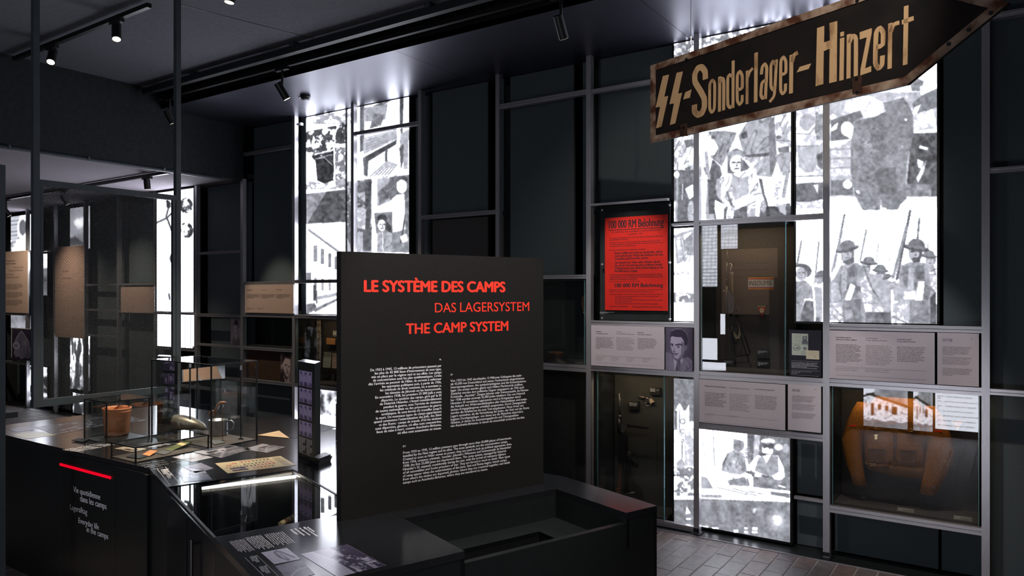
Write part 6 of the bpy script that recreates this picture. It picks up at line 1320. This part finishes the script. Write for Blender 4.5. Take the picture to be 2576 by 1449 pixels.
for k in range(4):
    j = .003 * ((k * 37) % 3 - 1); P = [(ca[0] + j, ca[1]), (cb[0] + j, cb[1]), (cc[0] + j, cc[1] + j), (ca[0] + cc[0] - cb[0], ca[1] + cc[1] - cb[1])]
    t = thing('caption_card', ('lowest', 'second lowest', 'third', 'topmost')[k] + ' black card of the stack beside the portrait column', 'card', (cb[0], cb[1], TZ + .001 + k * .0105), 'stack of black cards')
    MB().prism(P, TZ + .001 + k * .0105, TZ + .0105 + k * .0105).build('card_board', BLACKM, t)
    if k == 3:
        ee = Vector((cc[0] - cb[0], cc[1] - cb[1])).normalized(); text('Prisonniers\nHäftlinge\nPrisoners', (cb[0], cb[1], TZ + .0435), (ee.x, ee.y, 0), (-ee.y, ee.x, 0), .02, .09, .05, .016, WHITE, t)
# striped baton in the vitrine
bt = thing('striped_baton', 'cream and brown banded baton lying at the edge of the vitrine', 'baton', (*PZ(725, 1312, .85), .85))
b0, b1 = Vector((*PZ(712, 1317, .88), .885)), Vector((*PZ(743, 1303, .88), .885))
cols = [(CREAM, 'shaft'), (BRN, 'band'), (CREAM, 'shaft'), (BRN, 'band'), (CREAM, 'shaft'), (LEATH, 'band'), (GUNM, 'tip')]
cuts = (-.25, .05, .3, .5, .62, .82, .93, 1.02)
for k, (m, nm) in enumerate(cols): MB().tube([b0.lerp(b1, cuts[k]), b0.lerp(b1, cuts[k + 1])], [.012 + .005 * cuts[k], .012 + .005 * cuts[k + 1]], 12).build(nm, m, bt, smooth=False)
MB().prism([AB(-.18, -.1), AB(-.105, -.1), AB(-.105, .16), AB(-.18, .16)], .84, .866).build('baton_ledge', BLACKM, tb)
# ------------------------------------------------------------------ documents on the sloping wall desk
ld = thing('wall_desk', 'sloping dark reading shelf with two tan document pages by the far wall', 'lectern', (-7.0, -.3, 0))
A = [q3(458, 962, -.35), q3(566, 952, -.35), q3(566, 918, -.1), q3(458, 930, -.1)]
MB().add(A + [(a, b, c - .03) for a, b, c in A], [(0, 1, 2, 3), (7, 6, 5, 4), (0, 4, 5, 1), (1, 5, 6, 2), (2, 6, 7, 3), (3, 7, 4, 0)]).build('desk_board', BLACK, ld)
def onq(s, t, z=.004): p = lerp(lerp(A[0], A[1], s), lerp(A[3], A[2], s), t); return (p[0], p[1], p[2] + z)
PAGE = mat('tan_page', rgb(222, 168, 118), .7, var=.06, scale=40)
for s0, s1, sk in ((.03, .42, -.05), (.46, .93, -.12)): MB().add([onq(s0, .02), onq(s1, .02), onq(s1 + sk, .96), onq(s0 + (sk if s0 > .1 else 0), .96)], [(0, 1, 2, 3)]).build('document_page', PAGE, ld)
MB().box(A[0][0], A[1][0], -.36, -.34, A[0][2] - .06, A[0][2] - .02).build('desk_lip', STEELH, ld)
MB().box(-7.1, -7.0, -.2, -.1, 0, A[0][2] - .03).build('leg', BLACK, ld)
# second, farther table behind the mesh screen
ft = thing('display_plinth', 'low dark plinth with slim glass case at the far left behind the screen', 'plinth', (-7.6, -2.3, 0))
MB().box(-8.6, -6.9, -2.6, -2.2, .62, .68).build('plinth_top', BLACK, ft); MB().box(-8.3, -7.2, -2.5, -2.3, 0, .62).build('plinth_leg', BLACK, ft)
for x in (-8.55, -6.95): MB().box(x - .008, x + .008, -2.42, -2.40, .68, 1.72).build('corner_bar', BLACKM, ft)
MB().box(-8.55, -6.95, -2.42, -2.40, 1.71, 1.726).build('top_bar', BLACKM, ft); MB().box(-8.54, -6.96, -2.413, -2.407, .68, 1.71).build('front_glass', GLASS, ft)
# ------------------------------------------------------------------ hanging mesh screen
DL = 5.05
r0 = ray(89, HYP); mu, mw = CAM[0] + r0[0] * DL, CAM[1] + r0[1] * DL
ML = DL * .2044 * 1.0
ML = PU(446, HYP, mu)[0] - mw
zb = PU(89, 1025, mu)[1]; zt = PU(100, 452, mu)[1]
ms = thing('mesh_screen', 'dark expanded-metal mesh screen hanging from the ceiling above the table', 'screen', (mu, mw + ML / 2, zb))
for y in (mw, mw + ML): MB().box(mu - .02, mu + .02, y - .02, y + .02, zb, 4.315).build('hanging_pole', DARKST, ms)
for z in (zb, zt): MB().box(mu - .02, mu + .02, mw + .02, mw + ML - .02, z - (.0 if z == zb else .04), z + (.05 if z == zb else .0)).build('frame_rail', DARKST, ms)
MB().box(mu - .014, mu + .014, mw + .02, mw + .045, zb + .05, zt - .04).build('frame_stile', DARKST, ms); MB().box(mu - .014, mu + .014, mw + ML - .045, mw + ML - .02, zb + .05, zt - .04).build('frame_stile', DARKST, ms)
Y0, Y1, Z0, Z1 = mw + .04, mw + ML - .04, zb + .045, zt - .035
px_, pz_ = .0175, .0108; W2 = .0023
mm = MB()
span = (Z1 - Z0) / pz_ * px_
for sg in (1, -1):
    n = int((Y1 - Y0 + span) / px_) + 2
    for i in range(n):
        if sg > 0: ya = Y0 - span + i * px_; pts = [(ya, Z0), (ya + span, Z1)]
        else: ya = Y0 + i * px_; pts = [(ya, Z0), (ya - span, Z1)]
        (ya, za), (yb, zb_) = pts; t0, t1 = 0.0, 1.0
        dy = yb - ya
        for lim, s in ((Y0, 1), (Y1, -1)):
            va = (ya - lim) * s; vb = (yb - lim) * s
            if va < 0 and vb < 0: t0 = 2
            elif va < 0: t0 = max(t0, va / (va - vb))
            elif vb < 0: t1 = min(t1, va / (va - vb))
        if t0 >= t1: continue
        a = (ya + dy * t0, za + (zb_ - za) * t0); b = (ya + dy * t1, za + (zb_ - za) * t1)
        x = .0012 * sg; hw = W2 / 2
        mm.add([(mu + x - .001, a[0], a[1] - hw * 1.2), (mu + x - .001, b[0], b[1] - hw * 1.2), (mu + x - .001, b[0], b[1] + hw * 1.2), (mu + x - .001, a[0], a[1] + hw * 1.2), (mu + x + .001, a[0], a[1] - hw * 1.2), (mu + x + .001, b[0], b[1] - hw * 1.2), (mu + x + .001, b[0], b[1] + hw * 1.2), (mu + x + .001, a[0], a[1] + hw * 1.2)],
               [(0, 1, 2, 3), (7, 6, 5, 4), (0, 4, 5, 1), (2, 6, 7, 3)])
mm.build('expanded_mesh', MESHM, ms, kind='stuff')
# upright at the very left edge
r0 = ray(2, HYP); lu, lw = CAM[0] + r0[0] * 4.3, CAM[1] + r0[1] * 4.3
sp = thing('steel_upright', 'dark steel upright cut off by the left edge of the picture', 'post', (lu, lw, 0))
MB().box(lu - .03, lu + .012, lw - .02, lw + .02, .012, 2.72).build('upright', DARKST, sp); MB().box(lu - .08, lu + .05, lw - .07, lw + .07, .002, .012).build('foot_plate', BLACKM, sp)

# ------------------------------------------------------------------ hanging arrow sign
r0 = ray(1638, HYP); DS = 4.83
SO = (CAM[0] + r0[0] * DS, CAM[1] + r0[1] * DS)
def SG(x, y): return PV(x, y, SO, AX)
NS = (AX[1], -AX[0])                                   # towards the viewer
if NS[0] * (CAM[0] - SO[0]) + NS[1] * (CAM[1] - SO[1]) < 0: NS = (-NS[0], -NS[1])
RUST = mat('rusty_cream_paint', rgb(150, 112, 84), .75, var=.35, scale=11, spec=.2, bump=.3, alt=rgb(168, 146, 128))
SIGNB = mat('black_sign_paint', rgb(25, 24, 24), .7, var=.25, scale=7, spec=.2, bump=.15, alt=rgb(34, 27, 25))
LETT = mat('worn_ochre_lettering', rgb(140, 104, 74), .75, var=.10, scale=13, spec=.2, alt=rgb(204, 168, 126), stretch=(1, 1, .35))
LETT.node_tree.nodes['Color Ramp'].color_ramp.elements[0].position = .30; LETT.node_tree.nodes['Color Ramp'].color_ramp.elements[1].position = .46
RPL = mat('rusted_iron', rgb(58, 40, 32), .8, var=.3, scale=25, spec=.2)
nt = RUST.node_tree; rp = [n for n in nt.nodes if n.type == 'VALTORGB'][0]
e = rp.color_ramp.elements.new(.40); e.color = (*rgb(86, 52, 36), 1); rp.color_ramp.elements[0].color = (*rgb(60, 38, 30), 1); rp.color_ramp.elements[0].position = .28
z_bot = (SG(1638, 360)[1] + SG(2283, 213)[1]) / 2; z_top = SG(1640, 165)[1]
s_left = SG(1638, 260)[0]; s_bend = SG(2283, 213)[0]; tip = SG(2540, 6)
outer = [(s_left, z_bot), (s_bend, z_bot), (tip[0], tip[1]), (s_bend + (tip[0] - s_bend) * max(0, 1 - (z_top - tip[1]) / (tip[1] - z_bot)), z_top), (s_left, z_top)]
zc = (z_bot + z_top) / 2
outer = [(s_left, z_bot), (s_bend, z_bot), (tip[0], zc), (s_bend, z_top), (s_left, z_top)]
sc_ = s_left + .0
sg = thing('arrow_sign', 'rusty arrow-shaped black sign with ochre lettering hanging from wires', 'sign', (SO[0] + AX[0] * s_bend / 2, SO[1] + AX[1] * s_bend / 2, z_bot))
def sslab(poly, off, th, nm, m, par=sg):
    o = (SO[0] + NS[0] * off, SO[1] + NS[1] * off)
    b = MB().slab(poly, o, AX, NS, -th); ob = b.build(nm, m, par); return recalc(ob)
sslab(outer, 0, .018, 'sign_board', SIGNB)
def inset(poly, d):
    n = len(poly); out = []
    for i in range(n):
        p0, p1, p2 = Vector(poly[i - 1]), Vector(poly[i]), Vector(poly[(i + 1) % n])
        e1 = (p1 - p0).normalized(); e2 = (p2 - p1).normalized(); n1 = Vector((-e1.y, e1.x)); n2 = Vector((-e2.y, e2.x))
        m = (n1 + n2); m /= m.length_squared; out.append(tuple(p1 + m * 2 * d))
    return out
BW = .040
inn = inset(outer, BW)
for i in range(5):
    j = (i + 1) % 5
    o_ = sslab([outer[i], outer[j], inn[j], inn[i]], .007, .008, 'rust_border', RUST)
# lettering: outlines and strokes measured on the sign itself
def C1(x, y): return SG(1680 + x * .2717, y * .2717)
def lpoly(pts, nm='letter'): return sslab([C1(*p) for p in pts], .0035, .0036, nm, LETT)
def stroke(paths, w):
    b = MB(); o = (SO[0] + NS[0] * .0035, SO[1] + NS[1] * .0035)
    for pts in paths:
        closed = pts[0] == pts[-1] and len(pts) > 2
        Q = [Vector(C1(*p)) for p in (pts[:-1] if closed else pts)]
        if len(Q) > 2:                                  # round the corners once
            R = []
            for i, q in enumerate(Q):
                if closed or 0 < i < len(Q) - 1:
                    a, c = Q[i - 1], Q[(i + 1) % len(Q)]; R += [q.lerp(a, .28), q * .9 + (a + c) * .05, q.lerp(c, .28)]
                else: R.append(q)
            Q = R
        hw = w * .5 * KS(pts[0][0])
        Lf, Rt = [], []
        n = len(Q)
        for i in range(n):
            a = Q[i - 1] if (i or closed) else Q[i]; c = Q[(i + 1) % n] if (i < n - 1 or closed) else Q[i]
            d = (c - a).normalized(); nn = Vector((-d.y, d.x)) * hw; Lf.append(Q[i] + nn); Rt.append(Q[i] - nn)
        P = [(o[0] + AX[0] * p.x, o[1] + AX[1] * p.x, p.y) for p in Lf + Rt]
        P2 = [(x - NS[0] * .0034, y - NS[1] * .0034, z) for x, y, z in P]
        F = []
        for i in range(n if closed else n - 1):
            k = (i + 1) % n; F += [(i, n + i, n + k, k), (2 * n + i, 2 * n + k, 3 * n + k, 3 * n + i), (i, k, 2 * n + k, 2 * n + i), (n + i, 3 * n + i, 3 * n + k, n + k)]
        b.add(P + P2, F)
    return recalc(b.build('letter', LETT, sg))
def KS(x): return (C1(x + 10, 500)[0] - C1(x - 10, 500)[0]) / 20
rune = [(85, 675), (140, 662), (95, 868), (132, 860), (70, 1143), (22, 1158), (60, 958), (18, 966)]
lpoly(rune); lpoly([(x - 128, y + 30 + (x - 85) * -.02) for x, y in rune])
lpoly([(165, 855), (220, 830), (205, 905), (145, 922)], 'hyphen')
stroke([[(350, 735), (348, 665), (318, 620), (278, 632), (250, 690), (252, 760), (305, 845), (340, 910), (342, 990), (318, 1050), (280, 1065), (248, 1035), (248, 970)]], 46)
stroke([[(415, 740), (390, 775), (388, 1010), (410, 1045), (434, 1010), (437, 770), (415, 740)]], 23)
stroke([[(482, 710), (480, 1034)], [(482, 770), (502, 722), (520, 740), (519, 1022)]], 25)
stroke([[(607, 562), (605, 1000)], [(602, 712), (574, 690), (556, 720), (556, 975), (578, 1000), (602, 975)]], 24)
stroke([[(648, 832), (692, 820), (692, 700), (670, 658), (645, 690), (644, 935), (668, 972), (690, 940), (692, 880)]], 24)
stroke([[(737, 655), (735, 965)], [(740, 720), (757, 668), (790, 632)]], 23)
stroke([[(820, 488), (815, 948)]], 30)
stroke([[(868, 690), (876, 620), (900, 590), (920, 625), (905, 918)], [(910, 738), (872, 768), (862, 880), (880, 915), (904, 890)]], 25)
stroke([[(1000, 600), (975, 562), (956, 610), (955, 800), (975, 838), (995, 800)], [(1008, 552), (990, 890), (945, 945)]], 24)
stroke([[(1050, 692), (1096, 680), (1096, 565), (1072, 525), (1048, 560), (1045, 840), (1066, 873), (1090, 845), (1092, 775)]], 25)
stroke([[(1147, 508), (1142, 866)], [(1150, 580), (1170, 512), (1205, 488)]], 34)
lpoly([(1225, 620), (1330, 588), (1305, 640), (1195, 672)], 'hyphen')
lpoly([(1385, 262), (1450, 240), (1447, 395), (1504, 375), (1500, 215), (1570, 195), (1565, 755), (1497, 772), (1502, 452), (1445, 475), (1440, 780), (1372, 800)])
stroke([[(1616, 352), (1610, 745)], [(1600, 322), (1632, 312)]], 38)
stroke([[(1678, 318), (1675, 728)], [(1682, 400), (1712, 328), (1745, 345), (1743, 706)]], 36)
lpoly([(1780, 300), (1890, 262), (1890, 300), (1828, 635), (1885, 612), (1885, 665), (1785, 700), (1788, 640), (1846, 345), (1780, 368)])
stroke([[(1930, 442), (1995, 420), (1997, 300), (1966, 256), (1930, 295), (1922, 590), (1952, 640), (1986, 605), (1990, 515)]], 42)
stroke([[(2062, 215), (2056, 638)], [(2066, 300), (2092, 228), (2145, 210)]], 38)
stroke([[(2210, 55), (2200, 602)], [(2170, 208), (2278, 170)]], 42)
def sring(x, y, r, nm, m, off=.004):
    s, z = SG(x, y); c = (SO[0] + AX[0] * s, SO[1] + AX[1] * s)
    MB().tube([(c[0] + NS[0] * off, c[1] + NS[1] * off, z), (c[0] - NS[0] * .01, c[1] - NS[1] * .01, z)], r, 10).build(nm, m, sg)
for pts in ([(1714, 314), (1730, 310), (1731, 342), (1715, 344)], [(2146, 198), (2170, 190), (2171, 232), (2148, 236)]): sslab([SG(*p) for p in pts], .012, .014, 'iron_strap', RPL)
for x, y in ((1723, 322), (2158, 200), (2159, 233), (1729, 150), (2159, 3), (2439, 76), (2495, 34), (2389, 112)): sring(x, y, .009, 'rivet', BLACKM, .012)
for x, y in ((1730, 150), (2160, 3)):
    s, z = SG(x, y); c = (SO[0] + AX[0] * s, SO[1] + AX[1] * s)
    MB().tube([(c[0], c[1], z), (c[0] + .02, c[1], z + .10), (c[0] + .022, c[1], 4.315)], .0018, 5).build('hanging_wire', GUNM, sg)
    MB().tube([(c[0] + .02, c[1], z + .09), (c[0] + .021, c[1], z + .14)], .004, 6).build('wire_clamp', STEEL, sg)
# ------------------------------------------------------------------ tracks and spotlights
def track(label, p, q, drops=()):
    t = thing('light_track', label, 'light track', p)
    a, b = Vector(p), Vector(q); MB().tube([a, b], .026, 4).build('rail', BLACKM, t)
    return t
LENS = mat('lamp_lens', (.8, .75, .65), .4, emit=(1, .86, .66), es=2.2)
LENSO = mat('lamp_lens_dim', (.5, .5, .48), .3, emit=(1, .9, .75), es=.5)
def spot(label, head, aim, z_track, L=.15, r=.037, power=0, ang=40, colr=(1, .84, .66), lens=None, blend=.6):
    h = Vector(head); d = (Vector(aim) - h).normalized()
    t = thing('track_spotlight', label, 'spotlight', (h.x, h.y, z_track), 'black track spotlights')
    b0 = h - d * L * .5; b1 = h + d * L * .5
    MB().tube([b0, b1], r, 20).build('lamp_body', BLACKM, t, smooth=False)
    MB().tube([b1 - d * .02, b1 - d * .015], r * 1.03, 20).build('ring', GUNM, t)
    MB().tube([b1, b1 + d * .002], r * .86, 20).build('lens', lens or LENS, t)
    MB().tube([(h.x, h.y, z_track - .01), (h.x, h.y, h.z + .03), h - d * .02], .012, 8).build('stem', BLACKM, t)
    MB().box(h.x - .09, h.x + .09, h.y - .018, h.y + .018, z_track - .045, z_track).build('adapter', BLACKM, t)
    if power:
        l = bpy.data.lights.new('spot_light', 'SPOT'); l.energy = power * SPOT; l.color = colr; l.spot_size = math.radians(ang); l.spot_blend = blend; l.shadow_soft_size = r * .8
        lo = bpy.data.objects.new('spot_light', l); col.objects.link(lo); lo.parent = t
        lo.location = (b1 + d * .01) - Vector(ORG[t.name]); lo.rotation_euler = d.to_track_quat('-Z', 'Y').to_euler()
    return t
def onz(x, y, z): return (*PZ(x, y, z), z)
TRK = 4.19
track('long black light track running along the soffit edge', (-5.95, -1.17, TRK), (2.6, -1.17, TRK))
tk = track('short black light track on the main ceiling at upper left', (-5.95, -2.62, 4.27), (-3.55, -2.62, 4.27))
track('black light track on the low far ceiling', (-11.4, -.92, 3.41), (-6.12, -.92, 3.41))
ch = thing('cable_channel', 'dark square steel channel above the long light track', 'cable channel', (-2, -1.3, 4.2))
MB().box(-5.95, 3.0, -1.335, -1.275, 4.215, 4.275).build('channel', MESHM, ch)
for u in (-5.0, -3.4, -1.75, 0.2): MB().box(u - .03, u + .03, -1.345, -1.265, 4.27, 4.314).build('bracket', DARKST, ch)
# spotlights (pixel of the lamp body, on the line of its track)
def tr(x, y, w):  # point at depth w along the pixel ray
    u, z = PW(x, y, w); return (u, w, z)
spot('track spotlight above the tunnel photo, beside the smoke detector', tr(710, 229, -1.17), (-3.2, 0, 1.9), TRK, L=.17, power=26, ang=30, blend=1)
spot('track spotlight above the plain cloth bays, lighting the red poster', tr(1411, 68, -1.17), (-.6, 0, 2.0), TRK, L=.17, power=48, ang=32, lens=LENSO, colr=(1, .92, .88))
spot('track spotlight half behind the right pole of the mesh screen', tr(427, 294, -1.17), (-5.35, 0, 1.5), TRK, L=.15, power=40, ang=34, lens=LENSO)
spot('right lamp of two on the short upper-left track', tr(293, 80, -2.62), (-2.9, -3.2, .95), 4.27, L=.15, power=80, ang=28)
spot('left lamp of two on the short upper-left track', tr(131, 142, -2.62), (-3.6, -3.9, .95), 4.27, L=.15, power=10, ang=24)
spot('ceiling spotlight cut off by the top edge of the picture', tr(580, -18, -2.62), (-2.75, -2.95, .95), 4.3, L=.14, power=190, ang=46)
spot('spotlight under the low far ceiling above the mesh screen', tr(370, 462, -.92), (-6.9, -.5, 1.0), 3.41, L=.13, power=26, ang=60, blend=1)
spot('spotlight on the far track seen through the mesh', tr(163, 502, -.92), (-8.6, -.05, 1.9), 3.41, L=.14, power=26, ang=80, blend=1)
spot('spotlight on the far track at the left picture edge', tr(16, 533, -.92), (-10.3, -.05, 1.9), 3.41, L=.14, power=26, ang=80, blend=1)
spot('added spotlight at the far end of the low-ceiling track, outside picture', (-11.3, -.92, 3.27), (-12.3, -.02, 2.1), 3.41, L=.14, power=26, ang=80, blend=1)  # unseen lamp, added to light the far-left boards
# unseen lamps added to brighten boards, floor, text panel, sign and desk
spot('added spotlight of the long track lighting the Maquisards panel', (.45, -1.17, 4.05), (.45, 0, 1.1), TRK, power=42, ang=24, colr=(1, .92, .90))
spot('added spotlight of the long track lighting the allied armies panel', (1.45, -1.17, 4.05), (1.5, 0, 1.2), TRK, power=52, ang=28, colr=(1, .93, .91))
spot('added spotlight of the long track lighting the floor by the jacket case', (2.2, -1.17, 4.05), (2.1, -.35, 0), TRK, power=22, ang=34, colr=(1, .74, .5))
spot('added main-ceiling spotlight aimed at the tall black text panel', (1.6, -3.6, 4.15), (*AB(0, .6), 1.5), 4.3, power=150, ang=38, colr=(1, .93, .88))
spot('added main-ceiling spotlight aimed at the arrow sign', (2.0, -3.7, 4.15), (SO[0] + AX[0] * .9, SO[1] + AX[1] * .9, zc), 4.3, power=44, ang=46, colr=(1, .90, .78))
spot('added main-ceiling spotlight aimed at the open floor before the jacket case', (1.35, -3.3, 4.15), (1.5, -2.6, 0), 4.3, power=32, ang=62, colr=(1, .93, .92))
spot('added main-ceiling spotlight aimed at the printed desk top', (.5, -4.7, 4.15), (*AB(.3, -.15), TZ), 4.3, power=40, ang=24, colr=(1, .95, .95), blend=1)
# light strip inside the top of the jacket case
def case_strip(u0, u1, z, power, label, colr=(1, .74, .45)):
    t = thing('case_light', label, 'light strip', ((u0 + u1) / 2, .1, z)); MB().box(u0, u1, .085, .10, z - .006, z).build('strip_body', BLACKM, t)
    l = bpy.data.lights.new('strip_light', 'AREA'); l.shape = 'RECTANGLE'; l.size = u1 - u0; l.size_y = .012; l.energy = power; l.color = colr
    o = bpy.data.objects.new('strip_light', l); col.objects.link(o); o.parent = t; o.location = Vector(((u0 + u1) / 2, .092, z - .009)) - Vector(ORG[t.name]); o.rotation_euler = (math.radians(28), 0, 0)
case_strip(1.06, 1.92, 1.268, 1.1, 'slim light strip under the top of the jacket case')
case_strip(.06, .66, 2.51, 1.8, 'slim light strip under the top of the wire-stock gun case')
case_strip(-.90, -.34, 1.262, 1.5, 'slim light strip under the top of the black gun case')
case_strip(-4.9, -4.1, 1.66, .7, 'slim light strip under the top of the portrait case')
# smoke detector
sd = onz(768, 240, 4.108)
sdt = thing('smoke_detector', 'round black smoke detector on the soffit', 'smoke detector', sd)
MB().lathe([(.001, 0), (.055, 0), (.055, -.018), (.048, -.026), (.046, -.040), (.030, -.052), (.001, -.056)][::-1], sd, 24).build('housing', BLACKM, sdt, smooth=False)
for z in (-.030, -.036, -.044): MB().lathe([(.05, z), (.052, z - .002), (.05, z - .003)], sd, 24, .95 + z * 2, .95 + z * 2).build('vent_ring', DARKST, sdt)
MB().box(sd[0] - .10, sd[0] - .05, sd[1] - .008, sd[1] + .008, 4.095, 4.106).build('test_tab', BOARDE, sdt)
# ------------------------------------------------------------------ displays on the opposite wall (seen mirrored in the case glass)
def opp(u0, u1, z0, z1, label, draw, ppm, name='lightbox'):
    t = thing(name, label, 'lightbox', ((u0 + u1) / 2, -5.93, z0), 'backlit displays on the opposite wall')
    MB().box(u0 - .015, u1 + .015, -5.95, -5.922, z0 - .015, z1 + .015).build('casing', BLACKM, t)
    gprint('film', (u1, -5.92, z1), (u0, -5.92, z1), (u1, -5.92, z0), int((u1 - u0) * ppm), int((z1 - z0) * ppm), draw, PRINTE, t, False, emis_lin)
    return t
OW = 8.5 / 7.0
def barn(p):
    # x runs from the right end (u1) to the left end (u0) as a visitor facing the wall reads it: 0 = left
    p.v[:] = 1.0; X = 100 - p.X; Y = p.Y
    q = Pic(X, Y, 1.0)
    q.v[:] = .98; n = fnoise(X, Y, 2.6, 3); q.v = np.where(n > .62, .6, q.v)
    q.fill(Y < 22 + X * .28, .10); q.fill((Y < 18 + X * .26) & (X > 20), .6, tex=.4, sc=14, seed=4); q.fill((Y < 22 + X * .28) & (Y > 17 + X * .27), .06); q.fill((X < 26) & (Y < 24 - X * .2), .97); q.fill((X < 26) & (np.abs(Y - (29 - X * .35)) < 2), .06)
    for x, w, y0, y1 in ((20, 3, 45, 74), (37, 3, 46, 58), (53, 3, 48, 60), (70, 6, 50, 68)): q.rect(x - w, y0, x + w, y1, .12)
    q.fill(Y > 84 + 2 * np.sin(X / 6), .50, tex=.25, sc=10, seed=6); q.fill(q.v > .9, 1.0)
    p.v = q.v
# a visitor in front of the opposite wall looks along -Y: his left is +X
opp(.313, .885, .05, .66, 'backlit photo of a whitewashed barn on the opposite wall', barn, 110)
opp(.955, 1.195, .05, .66, 'narrow backlit photo of a barn end on the opposite wall', lambda p: (barn(p), p.fill(p.Y > 92, .6, tex=.4, sc=8)), 110)
opp(1.225, 1.76, .10, .70, 'white backlit list of countries on the opposite wall', lambda p: p.fill(p.X > -1, 1.0), 30)
lst = [o for o in bpy.data.objects if o.get('label', '').startswith('white backlit list')][0]
for k, s in enumerate(('ITALIE / ITALIEN / ITALY – 7.500', 'LUXEMBOURG / LUXEMBURG / LUXEMBOURG – 1.200', 'ESTONIE / ESTLAND / ESTONIA – 1.000', 'NORVÈGE / NORWEGEN / NORWAY – 750', 'BULGARIE / BULGARIEN / BULGARIA – 150', 'DANEMARK / DÄNEMARK / DENMARK – 130', 'ALBANIE / ALBANIEN / ALBANIA – 100')):
    wd_ = .0128 * len(s); z = .545 - k * .066
    text(s, (1.255, -5.9185, 0), (-1, 0, 0), UPZ, -wd_, 0, z, .05, INK, lst, bold=.01, res=2)
    MB().box(1.245, 1.258 + (.03 if k == 0 else 0), -5.9195, -5.9185, z - .022, z - .016).build('bullet_mark', INK, lst)
MB().box(1.25, 1.38, -5.9195, -5.9185, .60, .606).build('bullet_mark', INK, lst)
def cobble(p):
    p.v[:] = .62; X = 100 - p.X; Y = p.Y; q = Pic(X, Y, .8)
    rows = np.floor(Y / 4.5); cx = np.mod(X + rows * 5.3, 11); cy = np.mod(Y, 4.5); q.v = .9 - .15 * fnoise(X, Y, 12, 4); q.v = np.where((cx < 1.6) | (cy < 1.2), .62, q.v)
    q.fill((X > 18) & (X < 34) & (Y < 20), .06); q.ell(16, 11, 9, 5, .10); q.ell(47, 9, 5, 5, .5); q.line([(32, 0), (33, 18)], 3, .08); q.line([(40, 0), (41, 18)], 4, .08)
    p.v = np.where(q.v > .7, .98, q.v)
opp(-2.12, -1.86, 2.09, 3.35, 'tall backlit photo of a cobbled street on the opposite wall', cobble, 90)
opp(-1.80, -1.53, 2.70, 3.35, 'backlit photo of a walker with pails on the opposite wall', cobble, 90)
opp(-2.12, -1.86, .90, 1.25, 'plain white backlit panel on the opposite wall', lambda p: p.fill(p.X > -1, 1.0), 30)
opp(-2.12, -1.72, .70, .86, 'low white backlit panel with a horizon on the opposite wall', lambda p: (p.fill(p.X > -1, 1.0), p.fill(p.Y > 80, .4, tex=.2, sc=12)), 40)
opp(-1.81, -1.73, 1.32, 1.65, 'slim white backlit panel on the opposite wall', lambda p: p.fill(p.X > -1, 1.0), 30)
ob = thing('text_board', 'brown text board on the opposite wall about the extermination of the Jews', 'text panel', (-1.35, -5.93, 1.65))
MB().box(-1.79, -.91, -5.945, -5.925, 1.65, 2.69).build('board', BOARDW, ob)
for k, s in enumerate(('Extermination des Juifs d’Europe', 'Vernichtung der Juden Europas', 'Extermination of the Jews in Europe')): text(s, (-1.05, -5.9235, 0), (-1, 0, 0), UPZ, -.0, .6, 2.45 - k * .11, .05, INK, ob)
# an unseen lamp, added to wash that wall
spot('added main-ceiling spotlight aimed at the opposite wall board', (-1.4, -4.6, 4.15), (-1.35, -5.93, 2.1), 4.3, power=90, ang=40)
flush_text()
